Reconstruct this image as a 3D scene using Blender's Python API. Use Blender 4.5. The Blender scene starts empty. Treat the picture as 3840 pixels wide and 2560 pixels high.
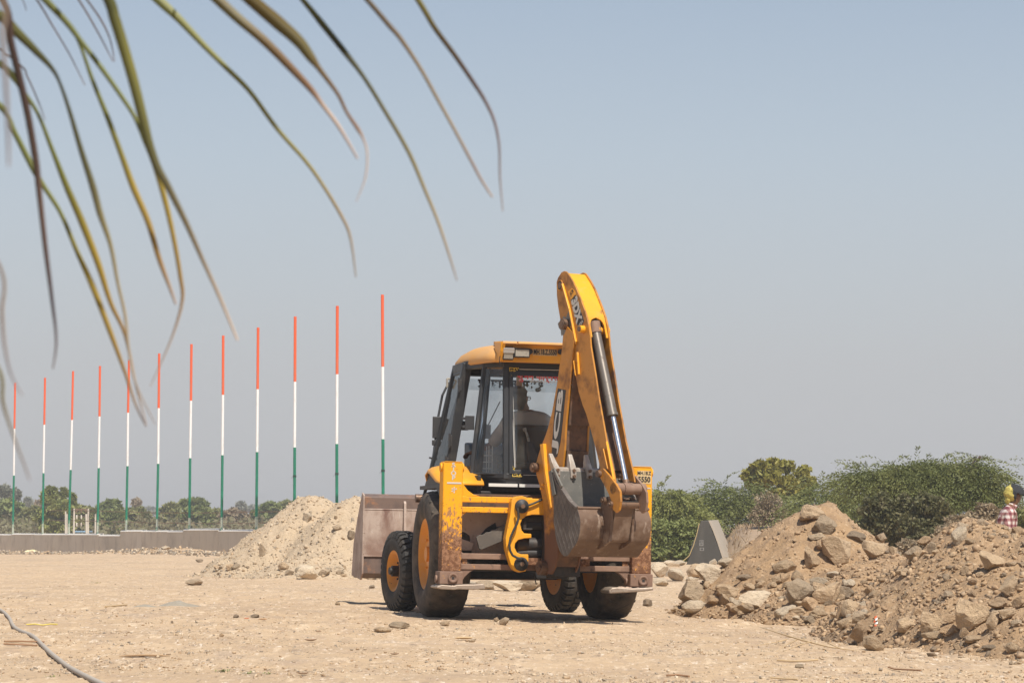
import bpy, bmesh, math, random
import numpy as np
from mathutils import Vector, Matrix, noise
R = math.radians
sc = bpy.context.scene
# ------------------------------------------------------------------ camera, sky, sun, exposure
F, CX, CY, HZ, CAMZ = 9400.0, 1920.0, 1280.0, 2000.0, 0.9      # measured on the 3840 px photograph
PITCH = math.atan((HZ - CY) / F)
cam = bpy.data.cameras.new("camera"); camo = bpy.data.objects.new("camera", cam)
sc.collection.objects.link(camo); sc.camera = camo
camo.location = (0, 0, CAMZ); camo.rotation_euler = (math.pi / 2 + PITCH, 0, 0)
cam.sensor_fit = 'HORIZONTAL'; cam.sensor_width = 36; cam.lens = F / 3840 * 36
cam.clip_start = .05; cam.clip_end = 20000
cam.dof.use_dof = True; cam.dof.focus_distance = 26.5; cam.dof.aperture_fstop = 18
SUN_EL, SUN_AZ = 57.0, 24.0           # degrees; azimuth to the right of "behind the camera"
sdir = Vector((math.sin(R(SUN_AZ)) * math.cos(R(SUN_EL)), -math.cos(R(SUN_AZ)) * math.cos(R(SUN_EL)), math.sin(R(SUN_EL))))
sl = bpy.data.lights.new("sun", 'SUN'); so = bpy.data.objects.new("sun", sl); sc.collection.objects.link(so)
sl.energy = 4.5; sl.angle = R(.55); sl.color = (1, .945, .86)
so.location = sdir * 40; so.rotation_euler = sdir.to_track_quat('Z', 'Y').to_euler()
wd = bpy.data.worlds.new("World"); sc.world = wd; wd.use_nodes = True
wn = wd.node_tree.nodes; wl = wd.node_tree.links
sky = wn.new('ShaderNodeTexSky'); sky.sky_type = 'NISHITA'; sky.sun_disc = False
sky.sun_elevation = R(SUN_EL); sky.sun_rotation = math.atan2(sdir.x, sdir.y)
sky.altitude = 0; sky.air_density = 1.0; sky.dust_density = 0.5; sky.ozone_density = 1.2
# dusty air near the horizon: the clear sky pales into a grey haze over the lowest degrees
wg = wn.new('ShaderNodeNewGeometry'); wsx = wn.new('ShaderNodeSeparateXYZ'); wl.new(wg.outputs['Incoming'], wsx.inputs[0])
wneg = wn.new('ShaderNodeMath'); wneg.operation = 'MULTIPLY'; wneg.inputs[1].default_value = -1; wl.new(wsx.outputs[2], wneg.inputs[0])
wr = wn.new('ShaderNodeValToRGB'); wl.new(wneg.outputs[0], wr.inputs[0]); el = wr.color_ramp.elements
el[0].position = 0.0; el[0].color = (1, 1, 1, 1); el[1].position = .60; el[1].color = (0, 0, 0, 1)
for p_, v_ in ((.06, .95), (.13, .76), (.21, .48), (.35, .2)):
    e_ = el.new(p_); e_.color = (v_, v_, v_, 1)
wc = wn.new('ShaderNodeValToRGB'); wl.new(wneg.outputs[0], wc.inputs[0]); ec = wc.color_ramp.elements      # grey dust low down, paler blue higher
ec[0].position = .0; ec[0].color = (.477, .48, .495, 1); ec[1].position = .15; ec[1].color = (.50, .54, .58, 1)
e_ = ec.new(.07); e_.color = (.482, .49, .51, 1)
wk = wn.new('ShaderNodeVectorMath'); wk.operation = 'SCALE'; wk.inputs['Scale'].default_value = 10.25; wl.new(wc.outputs[0], wk.inputs[0])
wm = wn.new('ShaderNodeMix'); wm.data_type = 'RGBA'; wl.new(wr.outputs[0], wm.inputs[0]); wl.new(sky.outputs[0], wm.inputs[6]); wl.new(wk.outputs[0], wm.inputs[7])
wl.new(wm.outputs[2], wn['Background'].inputs[0]); wn['Background'].inputs[1].default_value = .085
sc.view_settings.view_transform = 'Standard'; sc.view_settings.look = 'None'
sc.view_settings.exposure = 0.35; sc.view_settings.gamma = 1
try:
    sc.cycles.use_denoising = True
    sc.cycles.max_bounces = 8; sc.cycles.transparent_max_bounces = 24
except Exception: pass

# ------------------------------------------------------------------ helpers
random.seed(7); rng = np.random.default_rng(11)
def smooth(a, b, x):
    t = max(0., min(1., (x - a) / (b - a))); return t * t * (3 - 2 * t)
CAMP = Vector((0, 0, CAMZ))
def ray(px, py):
    return (Vector((0, math.cos(PITCH), math.sin(PITCH))) + Vector((1, 0, 0)) * ((px - CX) / F)
            + Vector((0, -math.sin(PITCH), math.cos(PITCH))) * ((CY - py) / F))
class Fr:
    """a frame (local -> world); on(axis, px, py, c): the point of the plane local[axis]=c seen at a photo pixel"""
    def __init__(s, M): s.M = M; s.I = M.inverted()
    def on(s, ax, px, py, c):
        o = s.I @ CAMP; d = s.I.to_3x3() @ ray(px, py)
        return o + d * ((c - o[ax]) / d[ax])
W = Fr(Matrix.Identity(4))

class MB:
    def __init__(s): s.v = []; s.f = []; s.m = []; s.s = []
    def add(s, vs, fs, mi=0, sm=False):
        n = len(s.v); s.v += [tuple(v) for v in vs]
        for f in fs: s.f.append(tuple(n + i for i in f)); s.m.append(mi); s.s.append(sm)
        return s
    def box(s, a, b, mi=0):
        x0, y0, z0 = a; x1, y1, z1 = b
        return s.add([(x0,y0,z0),(x1,y0,z0),(x1,y1,z0),(x0,y1,z0),(x0,y0,z1),(x1,y0,z1),(x1,y1,z1),(x0,y1,z1)],
            [(0,3,2,1),(4,5,6,7),(0,1,5,4),(1,2,6,5),(2,3,7,6),(3,0,4,7)], mi)
    def bar(s, p, q, w, h, up=(0,0,1), mi=0):
        p = Vector(p); q = Vector(q); d = (q - p).normalized(); u = Vector(up)
        sx = d.cross(u)
        if sx.length < 1e-5: sx = d.cross(Vector((1,0,0)))
        sx = sx.normalized() * w / 2; sz = sx.cross(d).normalized() * h / 2
        vs = [p-sx-sz, p+sx-sz, p+sx+sz, p-sx+sz, q-sx-sz, q+sx-sz, q+sx+sz, q-sx+sz]
        return s.add(vs, [(0,3,2,1),(4,5,6,7),(0,1,5,4),(1,2,6,5),(2,3,7,6),(3,0,4,7)], mi)
    def prism(s, pts, off, mi=0):
        n = len(pts); off = Vector(off); pts = [Vector(p) for p in pts]
        fs = [tuple(range(n - 1, -1, -1)), tuple(range(n, 2 * n))] + [(i, (i+1) % n, n + (i+1) % n, n + i) for i in range(n)]
        return s.add(pts + [p + off for p in pts], fs, mi)
    def tube(s, pts, r, n=10, mi=0, cap=True):
        pts = [Vector(p) for p in pts]; k = len(pts)
        rs = r if isinstance(r, (list, tuple)) else [r] * k
        vs = []; prev = None
        for i, p in enumerate(pts):
            d = (pts[min(i+1, k-1)] - pts[max(i-1, 0)]).normalized()
            if prev is None:
                a = d.cross(Vector((0,0,1)))
                if a.length < .05: a = d.cross(Vector((1,0,0)))
            else: a = prev - d * prev.dot(d)
            a.normalize(); prev = a; b = d.cross(a)
            for j in range(n):
                t = 2 * math.pi * j / n; vs.append(p + (a * math.cos(t) + b * math.sin(t)) * rs[i])
        s.add(vs, [(i*n+j, i*n+(j+1) % n, (i+1)*n+(j+1) % n, (i+1)*n+j) for i in range(k-1) for j in range(n)], mi, True)
        if cap:
            s.add(vs[:n], [tuple(range(n-1, -1, -1))], mi); s.add(vs[-n:], [tuple(range(n))], mi)
        return s
    def cyl(s, p, q, r, n=20, mi=0): return s.tube([p, q], r, n, mi)
    def lathe(s, prof, o, ax, n=40, mi=0, sm=True, close=False):
        """prof: (radius, distance along ax)"""
        o = Vector(o); ax = Vector(ax).normalized(); a = ax.cross(Vector((0,0,1)))
        if a.length < .05: a = ax.cross(Vector((1,0,0)))
        a.normalize(); b = ax.cross(a); k = len(prof)
        vs = [o + ax*h + (a*math.cos(2*math.pi*j/n) + b*math.sin(2*math.pi*j/n))*r for r, h in prof for j in range(n)]
        m = k if close else k - 1
        return s.add(vs, [(i*n+j, i*n+(j+1) % n, ((i+1) % k)*n+(j+1) % n, ((i+1) % k)*n+j) for i in range(m) for j in range(n)], mi, sm)
    def build(s, name, mats, parent=None, frame=None, bevel=0, seg=2, recalc=True, soft=0):
        me = bpy.data.meshes.new(name); me.from_pydata(s.v, [], s.f); me.update()
        me.polygons.foreach_set('material_index', s.m); me.polygons.foreach_set('use_smooth', s.s)
        if recalc:
            bm = bmesh.new(); bm.from_mesh(me)
            bmesh.ops.recalc_face_normals(bm, faces=bm.faces[:]); bm.to_mesh(me); bm.free()
        if soft:
            me.polygons.foreach_set('use_smooth', [True] * len(me.polygons)); me.set_sharp_from_angle(angle=R(soft))
        for m in (mats if isinstance(mats, (list, tuple)) else [mats]): me.materials.append(m)
        o = bpy.data.objects.new(name, me); sc.collection.objects.link(o)
        if parent: o.parent = parent
        if frame is not None: o.matrix_basis = frame
        if bevel:
            b = o.modifiers.new('bevel', 'BEVEL'); b.width = bevel; b.segments = seg; b.limit_method = 'ANGLE'; b.angle_limit = R(38)
        return o
def tag(o, label=None, cat=None, group=None, kind=None):
    if label: o['label'] = label
    if cat: o['category'] = cat
    if group: o['group'] = group
    if kind: o['kind'] = kind
    return o
def empty(name, M, label, cat, group=None):
    o = bpy.data.objects.new(name, None); sc.collection.objects.link(o); o.matrix_world = M; o.empty_display_size = .2
    return tag(o, label, cat, group)

# ------------------------------------------------------------------ materials
def mat(name, base, rough=.7, metal=0., layers=(), bump=None, spec=.5, coord='Object', rand=0., transl=0.):
    """layers: (scale, colour, lo, hi, opts) mixed over the base where noise runs from lo to hi;
       opts: detail, stretch, z=(axis, z0, z1, amount), tex, rough"""
    m = bpy.data.materials.new(name); m.use_nodes = True; N = m.node_tree.nodes; L = m.node_tree.links
    B = N['Principled BSDF']; B.inputs['Metallic'].default_value = metal; B.inputs['Roughness'].default_value = rough
    B.inputs['Specular IOR Level'].default_value = spec
    tc = N.new('ShaderNodeTexCoord'); co = tc.outputs[coord]
    oi = None
    if rand:
        oi = N.new('ShaderNodeObjectInfo')
        ad = N.new('ShaderNodeVectorMath'); ad.operation = 'MULTIPLY_ADD'
        L.new(oi.outputs['Random'], ad.inputs[0]); ad.inputs[1].default_value = (37, 53, 71); L.new(co, ad.inputs[2]); co = ad.outputs[0]
    c = N.new('ShaderNodeRGB'); c.outputs[0].default_value = (*base, 1); cur = c.outputs[0]; rcur = None
    for scale, col, lo, hi, o in layers:
        mp = N.new('ShaderNodeMapping'); mp.inputs['Scale'].default_value = o.get('stretch', (1, 1, 1)); L.new(co, mp.inputs[0])
        mp.inputs['Location'].default_value = (scale * .37, scale * .11, o.get('seed', 0))
        if o.get('tex') == 'V':
            t = N.new('ShaderNodeTexVoronoi'); t.inputs['Scale'].default_value = scale; L.new(mp.outputs[0], t.inputs['Vector']); v = t.outputs['Distance']
        else:
            t = N.new('ShaderNodeTexNoise'); t.inputs['Scale'].default_value = scale; t.inputs['Detail'].default_value = o.get('detail', 6)
            t.inputs['Roughness'].default_value = o.get('nr', .6); L.new(mp.outputs[0], t.inputs['Vector']); v = t.outputs[0]
        if 'z' in o:
            ax, z0, z1, amt = o['z']; sp = N.new('ShaderNodeSeparateXYZ'); L.new(tc.outputs[coord], sp.inputs[0])
            g = N.new('ShaderNodeMapRange'); g.inputs[1].default_value = z0; g.inputs[2].default_value = z1; g.inputs[4].default_value = amt
            L.new(sp.outputs[ax], g.inputs[0]); a = N.new('ShaderNodeMath'); L.new(v, a.inputs[0]); L.new(g.outputs[0], a.inputs[1]); v = a.outputs[0]
        r = N.new('ShaderNodeMapRange'); r.inputs[1].default_value = lo; r.inputs[2].default_value = hi; L.new(v, r.inputs[0])
        r.inputs[4].default_value = o.get('max', 1)
        x = N.new('ShaderNodeMix'); x.data_type = 'RGBA'; L.new(r.outputs[0], x.inputs[0]); L.new(cur, x.inputs[6]); x.inputs[7].default_value = (*col, 1); cur = x.outputs[2]
        if 'rough' in o:
            y = N.new('ShaderNodeMix'); L.new(r.outputs[0], y.inputs[0]); y.inputs[2].default_value = rough; y.inputs[3].default_value = o['rough']
            if rcur: L.new(rcur, y.inputs[2])
            rcur = y.outputs[0]
    if rand:
        h = N.new('ShaderNodeHueSaturation'); mr = N.new('ShaderNodeMapRange'); mr.inputs[3].default_value = 1 - rand; mr.inputs[4].default_value = 1 + rand * .8
        L.new(oi.outputs['Random'], mr.inputs[0]); L.new(mr.outputs[0], h.inputs['Value']); L.new(cur, h.inputs['Color']); cur = h.outputs[0]
    L.new(cur, B.inputs['Base Color'])
    if rcur: L.new(rcur, B.inputs['Roughness'])
    if bump:
        prev = None
        for bs, st, dist in (bump if isinstance(bump, list) else [bump]):
            t = N.new('ShaderNodeTexNoise'); t.inputs['Scale'].default_value = bs; t.inputs['Detail'].default_value = 8; t.inputs['Roughness'].default_value = .65
            L.new(co, t.inputs['Vector']); b = N.new('ShaderNodeBump'); b.inputs['Strength'].default_value = st; b.inputs['Distance'].default_value = dist
            L.new(t.outputs[0], b.inputs['Height'])
            if prev: L.new(prev.outputs[0], b.inputs['Normal'])
            prev = b
        L.new(prev.outputs[0], B.inputs['Normal'])
    if transl:
        tr = N.new('ShaderNodeBsdfTranslucent'); L.new(cur, tr.inputs[0]); mx = N.new('ShaderNodeMixShader'); mx.inputs[0].default_value = transl
        L.new(B.outputs[0], mx.inputs[1]); L.new(tr.outputs[0], mx.inputs[2]); L.new(mx.outputs[0], N['Material Output'].inputs[0])
    return m
def glass(name, tint, rough=.03, boost=1.0):
    m = bpy.data.materials.new(name); m.use_nodes = True; N = m.node_tree.nodes; L = m.node_tree.links
    N.remove(N['Principled BSDF']); t = N.new('ShaderNodeBsdfTransparent'); t.inputs[0].default_value = (*tint, 1)
    g = N.new('ShaderNodeBsdfGlossy'); g.inputs['Roughness'].default_value = rough
    d = N.new('ShaderNodeBsdfDiffuse'); d.inputs[0].default_value = (.45, .42, .36, 1)       # a film of dust
    n = N.new('ShaderNodeTexNoise'); n.inputs['Scale'].default_value = 3.5; n.inputs['Detail'].default_value = 6
    r = N.new('ShaderNodeMapRange'); r.inputs[1].default_value = .35; r.inputs[2].default_value = .8; r.inputs[3].default_value = .015; r.inputs[4].default_value = .12 * boost
    tc = N.new('ShaderNodeTexCoord'); L.new(tc.outputs['Object'], n.inputs['Vector']); L.new(n.outputs[0], r.inputs[0])
    f = N.new('ShaderNodeFresnel'); f.inputs[0].default_value = 1.45
    a = N.new('ShaderNodeMixShader'); b = N.new('ShaderNodeMixShader')
    L.new(f.outputs[0], a.inputs[0]); L.new(t.outputs[0], a.inputs[1]); L.new(g.outputs[0], a.inputs[2])
    L.new(r.outputs[0], b.inputs[0]); L.new(a.outputs[0], b.inputs[1]); L.new(d.outputs[0], b.inputs[2]); L.new(b.outputs[0], N['Material Output'].inputs[0])
    return m
RUST = (.16, .075, .04); RUSTL = (.30, .16, .09); DUST = (.50, .38, .27); YEL = (.83, .37, .014)
M = {}
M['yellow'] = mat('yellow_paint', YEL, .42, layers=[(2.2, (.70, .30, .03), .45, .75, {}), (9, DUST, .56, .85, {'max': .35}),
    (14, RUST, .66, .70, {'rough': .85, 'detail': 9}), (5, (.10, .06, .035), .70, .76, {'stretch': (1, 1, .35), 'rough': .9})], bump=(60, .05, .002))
M['yellow_leg'] = mat('worn_yellow_paint', YEL, .55, spec=.18, layers=[(2.2, (.72, .31, .03), .45, .75, {}),
    (22, RUSTL, .60, .66, {'z': (2, 1.30, .66, .24), 'rough': .9, 'detail': 10, 'nr': .72, 'stretch': (1.3, 1, .6)}), (34, RUST, .62, .67, {'z': (2, 1.35, .55, .17), 'rough': .9, 'detail': 10, 'nr': .72}),
    (6, (.10, .07, .05), .685, .71, {'stretch': (.6, 1, 1.6), 'rough': .9, 'detail': 9})], bump=(60, .08, .002))
M['yellow_arm_shaded'] = mat('arm_yellow_shaded', (.49, .20, .017), .45, layers=[(1.7, (.47, .20, .022), .4, .7, {}), (8, DUST, .6, .9, {'max': .25}),  # shade of the arm sides put into a darker yellow, plus dust and rust
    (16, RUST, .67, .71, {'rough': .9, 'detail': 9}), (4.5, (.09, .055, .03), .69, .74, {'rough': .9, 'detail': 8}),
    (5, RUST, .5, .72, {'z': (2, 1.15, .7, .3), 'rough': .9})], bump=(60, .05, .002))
M['roof'] = mat('dusty_yellow_roof', (.70, .33, .06), .6, layers=[(3, (.55, .36, .20), .25, .6, {'max': .55, 'rough': .85}), (20, (.50, .36, .24), .55, .8, {'max': .4, 'rough': .9})])
M['rim'] = mat('orange_rim_paint', (.72, .27, .02), .5, layers=[(6, DUST, .5, .9, {'max': .5, 'rough': .9}), (18, (.07, .05, .04), .66, .7, {'rough': .9})])
M['rustplate'] = mat('rusty_brown_steel', (.115, .065, .04), .8, layers=[(5, (.20, .10, .05), .45, .7, {}), (14, (.05, .035, .028), .5, .7, {}), (24, (.30, .2, .13), .66, .8, {})], bump=(45, .15, .003))
M['rustbeam'] = mat('worn_brown_beam', (.21, .125, .085), .75, layers=[(4, (.30, .19, .13), .45, .7, {}), (13, (.62, .27, .03), .64, .70, {'detail': 9}), (20, (.09, .06, .045), .6, .75, {})], bump=(50, .1, .002))
M['digbucket'] = mat('worn_bucket_steel', (.165, .10, .062), .6, layers=[(3, (.11, .06, .034), .42, .66, {'z': (2, 1.05, .65, .2)}), (5, (.27, .19, .135), .52, .75, {}), (14, (.36, .28, .215), .60, .72, {'stretch': (1, 1, .3), 'detail': 9}), (25, (.07, .045, .03), .62, .72, {})], bump=[(30, .25, .004)])
M['digside'] = mat('grey_bucket_side', (.12, .10, .085), .75, layers=[(6, (.19, .165, .14), .5, .7, {}), (22, (.32, .28, .24), .62, .75, {}), (9, (.10, .075, .06), .6, .8, {})], bump=(40, .2, .003))
M['diginner'] = mat('grey_bucket_inside', (.125, .12, .105), .75, layers=[(5, (.175, .16, .135), .45, .7, {}), (30, (.34, .31, .27), .64, .74, {}), (8, DUST, .60, .85, {'max': .35})], bump=(50, .12, .002))
M['tooth'] = mat('worn_tooth_steel', (.42, .36, .30), .5, .3, layers=[(12, (.6, .56, .5), .5, .7, {}), (20, (.16, .11, .08), .62, .72, {})], bump=(60, .2, .003))
M['loader'] = mat('faded_bucket_paint', (.41, .295, .235), .62, layers=[(1.6, (.44, .345, .28), .42, .62, {'stretch': (1, 1, .6)}), (4, (.20, .115, .085), .55, .70, {'stretch': (1, 1, .45), 'detail': 9}), (3, (.24, .15, .11), .5, .7, {'z': (2, .95, .5, .12)}), (17, (.52, .45, .38), .64, .70, {'stretch': (2.2, 1, .25), 'detail': 9}), (30, (.15, .09, .065), .66, .71, {'detail': 9})], bump=(40, .06, .002))
M['loaderdark'] = mat('scuffed_bucket_edge', (.17, .115, .09), .55, layers=[(4, (.10, .075, .065), .45, .65, {}), (7, (.30, .15, .08), .58, .7, {}), (30, (.45, .4, .36), .7, .74, {'stretch': (1, 1, .3)})], bump=(40, .08, .002))
M['black'] = mat('black_frame_paint', (.022, .023, .025), .45, layers=[(5, (.10, .085, .065), .5, .85, {'max': .55, 'rough': .8})])
M['plastic'] = mat('black_plastic', (.028, .028, .03), .55, layers=[(6, (.13, .11, .09), .5, .85, {'max': .4})])
M['grime'] = mat('oily_black_steel', (.022, .018, .016), .6, layers=[(6, (.07, .045, .03), .5, .75, {})])
M['rubber'] = mat('dusty_rubber', (.030, .028, .026), .85, layers=[(4, (.14, .11, .08), .45, .8, {'max': .55}), (25, (.17, .135, .1), .58, .8, {'max': .6})], bump=(35, .15, .003))
M['rubber_tread'] = mat('dusty_tread_rubber', (.045, .037, .030), .9, layers=[(5, (.19, .14, .095), .4, .75, {'max': .75}), (30, (.24, .18, .12), .58, .8, {'max': .6})], bump=(35, .2, .004))
M['chrome'] = mat('chrome_rod', (.80, .77, .73), .22, 1.0)
M['barrel'] = mat('oily_ram_barrel', (.17, .145, .12), .38, .35, layers=[(7, (.27, .23, .19), .5, .75, {'stretch': (1, 1, .3)}), (16, (.09, .065, .05), .56, .72, {'rough': .6})])
M['pin'] = mat('greasy_pin_steel', (.20, .12, .075), .5, .4, layers=[(15, (.06, .04, .03), .5, .7, {})])
M['steel'] = mat('pad_steel', (.34, .27, .21), .5, .4, layers=[(9, (.5, .42, .34), .5, .7, {}), (20, (.2, .14, .1), .6, .7, {})], bump=(30, .2, .004))
M['panel'] = mat('dusty_pink_panel', (.46, .33, .25), .8, layers=[(4, (.58, .44, .33), .45, .75, {}), (14, (.2, .12, .09), .6, .75, {})])
M['greysteel'] = mat('grey_steel_plate', (.10, .085, .07), .65, layers=[(6, (.17, .14, .11), .5, .75, {})])
M['hose'] = mat('black_rubber_hose', (.03, .028, .026), .6, layers=[(12, (.14, .11, .085), .5, .8, {'max': .6})])
M['white'] = mat('white_marking', (.66, .64, .6), .6, layers=[(20, (.3, .26, .2), .6, .75, {'max': .6})])
M['decal'] = mat('faded_white_decal', (.52, .50, .46), .5, layers=[(16, (.2, .15, .1), .62, .72, {'max': .8})])
M['decalblack'] = mat('black_decal', (.02, .02, .022), .5)
M['red'] = mat('red_lettering', (.62, .045, .05), .5)
M['gold'] = mat('gold_decal', (.72, .50, .07), .4)
M['lens'] = mat('lamp_lens', (.34, .31, .26), .25, layers=[(30, (.25, .22, .18), .5, .7, {})])
M['amber'] = mat('amber_lens', (.75, .13, .03), .25)
M['tape'] = mat('silver_tape', (.5, .49, .47), .35, .3, bump=(40, .5, .004))
M['glass'] = glass('cab_glass', (.955, .97, .975))
M['glassdark'] = glass('tinted_glass', (.905, .925, .935))
M['reflector'] = mat('white_reflector_strip', (.72, .70, .64), .35)
M['seat'] = mat('black_seat_vinyl', (.022, .022, .022), .6)
M['console'] = mat('grey_console', (.19, .21, .225), .6)
M['green_dot'] = mat('turquoise_paint_dot', (.03, .42, .30), .5)
M['plate'] = mat('pale_number_plate', (.62, .46, .24), .5, layers=[(12, (.5, .3, .1), .5, .75, {})])

def text_mesh(body, name, mats, parent, frame, size, extrude=.0006, xs=1., off=0., shear=0., up=(0, 0), bold=0.):
    cu = bpy.data.curves.new(name, 'FONT'); cu.body = body; cu.size = size; cu.extrude = extrude; cu.align_x = 'CENTER'; cu.align_y = 'CENTER'
    cu.offset = bold; cu.shear = shear; cu.resolution_u = 4
    t = bpy.data.objects.new('tmp', cu); sc.collection.objects.link(t)
    dg = bpy.context.evaluated_depsgraph_get(); me = bpy.data.meshes.new_from_object(t.evaluated_get(dg)); bpy.data.objects.remove(t)
    me.name = name; me.materials.clear()
    for v in me.vertices: v.co.x *= xs
    me.materials.append(mats)
    o = bpy.data.objects.new(name, me); sc.collection.objects.link(o); o.parent = parent; o.matrix_basis = frame
    return o
def face_frame(p, xdir, ydir):
    x = Vector(xdir).normalized(); y = Vector(ydir); y = (y - x * y.dot(x)).normalized(); z = x.cross(y)
    m = Matrix((x, y, z)).transposed().to_4x4(); m.translation = p; return m
# ------------------------------------------------------------------ the backhoe loader
VM = Matrix.Translation((.13, 27.0, 0)) @ Matrix.Rotation(R(12.4), 4, 'Z') @ Matrix.Rotation(R(1.0), 4, 'Y')
V = Fr(VM)
veh = empty('backhoe_loader', VM, 'yellow backhoe loader seen from behind with its digging arm folded up', 'backhoe loader')
V.M = VM
vy = lambda px, py, y: V.on(1, px, py, y)
vx = lambda px, py, x: V.on(0, px, py, x)
z2 = lambda x, y: (1300 + x / 1.96, 1600 + y / 1.96)        # the enlargements the outlines were read from
z1 = lambda x, y: (1300 + x / 1.96, 1000 + y / 1.96)
z3 = lambda x, y: (1600 + x / 2.6133, 1250 + y / 2.6133)
z4 = lambda x, y: (1900 + x / 2.6133, 1650 + y / 2.6133)
z5 = lambda x, y: (1400 + x / 2.6133, 1750 + y / 2.6133)
z6 = lambda x, y: (2040 + x / 5.2267, 1000 + y / 5.2267)
z7 = lambda x, y: (1940 + x / 3.136, 1400 + y / 3.136)

# ---- wheels
def wheel(c, r, w, rim_r, steer, side, block):
    """side -1: outer face to the left"""
    fm = Matrix.Translation(c) @ Matrix.Rotation(R(steer), 4, 'Z')
    hub = bpy.data.objects.new('wheel', None); sc.collection.objects.link(hub); hub.parent = veh; hub.matrix_basis = fm
    s = side; h = w / 2
    prof = [(rim_r - .005, h*.80), (rim_r + .02, h*.92), (rim_r + (r-rim_r)*.35, h*1.0), (rim_r + (r-rim_r)*.68, h*.98), (r - .055, h*.90), (r - .016, h*.80), (r - .004, h*.55),
            (r, 0), (r - .004, -h*.55), (r - .016, -h*.80), (r - .055, -h*.90), (rim_r + (r-rim_r)*.68, -h*.98), (rim_r + .02, -h*.92), (rim_r - .005, -h*.8)]
    t = MB(); t.lathe([(a, b * s) for a, b in prof], (0,0,0), (1,0,0), 72)
    if block:                                      # deep slots at the shoulders of the tread
        n = 34
        for i in range(n):
            for sd in (-1, 1):
                a = 2 * math.pi * (i + (.5 if sd > 0 else 0)) / n; a1 = a + 2*math.pi/n*.62
                vs = []
                for (x0, rr0) in ((sd*h*.14, r + .003), (sd*h*.52, r + .004), (sd*h*.84, r - .008), (sd*h*.99, r - .062)):
                    skew = .05 * (abs(x0) / h)
                    for q, dr in ((a + skew, 0), (a1 + skew, 0)):
                        vs.append((x0, rr0 * math.cos(q) + (.016) * math.cos(q), (rr0 + .016) * math.sin(q)))
                    for q in (a + skew, a1 + skew):
                        vs.append((x0, (rr0 - .02) * math.cos(q), (rr0 - .02) * math.sin(q)))
                fs = []
                for k in range(3):
                    b = 4 * k; fs += [(b, b+1, b+5, b+4), (b, b+4, b+6, b+2), (b+1, b+3, b+7, b+5)]
                fs += [(0, 2, 3, 1), (12, 13, 15, 14)]
                t.add(vs, fs)
    else:                                          # worn traction bars: low chevrons
        n = 22
        for i in range(n):
            for sd in (-1, 1):
                a = 2 * math.pi * (i + (.5 if sd > 0 else 0)) / n; vs = []
                for k in range(5):
                    u = k / 4; x = sd * h * (.02 + .88 * u); q = a - .20 * u; rr = r + .004 - .018 * max(0, u - .6) / .4 * 1.6
                    for dq, dr in ((-.030, 0.0), (-.020, .0065), (.020, .0065), (.030, 0.0)):
                        vs.append((x, (rr - .004 + dr * (1 - .9 * u)) * math.cos(q + dq), (rr - .004 + dr * (1 - .9 * u)) * math.sin(q + dq)))
                fs = []
                for k in range(4):
                    b = 4 * k; fs += [(b+j, b+j+1, b+j+5, b+j+4) for j in range(3)]
                fs += [(0, 3, 2, 1), (16, 17, 18, 19)]
                t.add(vs, fs)
    t.build('tyre', M['rubber_tread'] if not block else M['rubber'], hub)
    g = MB()
    d = .10 if block else .055
    g.lathe([(rim_r + .018, h*.90*s), (rim_r + .018, h*.84*s), (rim_r - .03, h*.80*s), (rim_r - .045, (h*.8 - d)*s), (rim_r*.52, (h*.8 - d - .02)*s), (.12 if not block else .085, (h*.8 - d + .005)*s)], (0,0,0), (1,0,0), 56)
    g.lathe([(rim_r + .018, -h*.90*s), (rim_r - .04, -h*.7*s), (rim_r * .4, -h*.55*s), (0, -h*.55*s)], (0,0,0), (1,0,0), 40)
    g.build('rim', M['rim'], hub)
    k = MB(); hr = .10 if block else .13
    e = (h*.8 - d)
    k.cyl((0,0,0), ((e + .02)*s, 0, 0), hr, 24); k.cyl(((e + .02)*s, 0, 0), ((e + (.12 if block else .05))*s, 0, 0), hr*.62, 20)
    if block: k.cyl(((e + .12)*s, 0, 0), ((e + .15)*s, 0, 0), hr*.42, 12)
    for i in range(8):
        q = 2*math.pi*i/8; k.cyl((e*s, math.cos(q)*rim_r*.55, math.sin(q)*rim_r*.55), ((e + .025)*s, math.cos(q)*rim_r*.55, math.sin(q)*rim_r*.55), .014, 6)
    k.build('hub', M['grime'] if block else M['rim'], hub)
wheel((-.915, 0, .667), .668, .44, .375, 0, -1, False)
wheel((.915, 0, .667), .668, .44, .375, 0, 1, False)
wheel((-.97, 2.12, .457), .442, .25, .235, 9, -1, True)
wheel((.925, 2.12, .457), .442, .25, .235, 9, 1, True)

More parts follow.
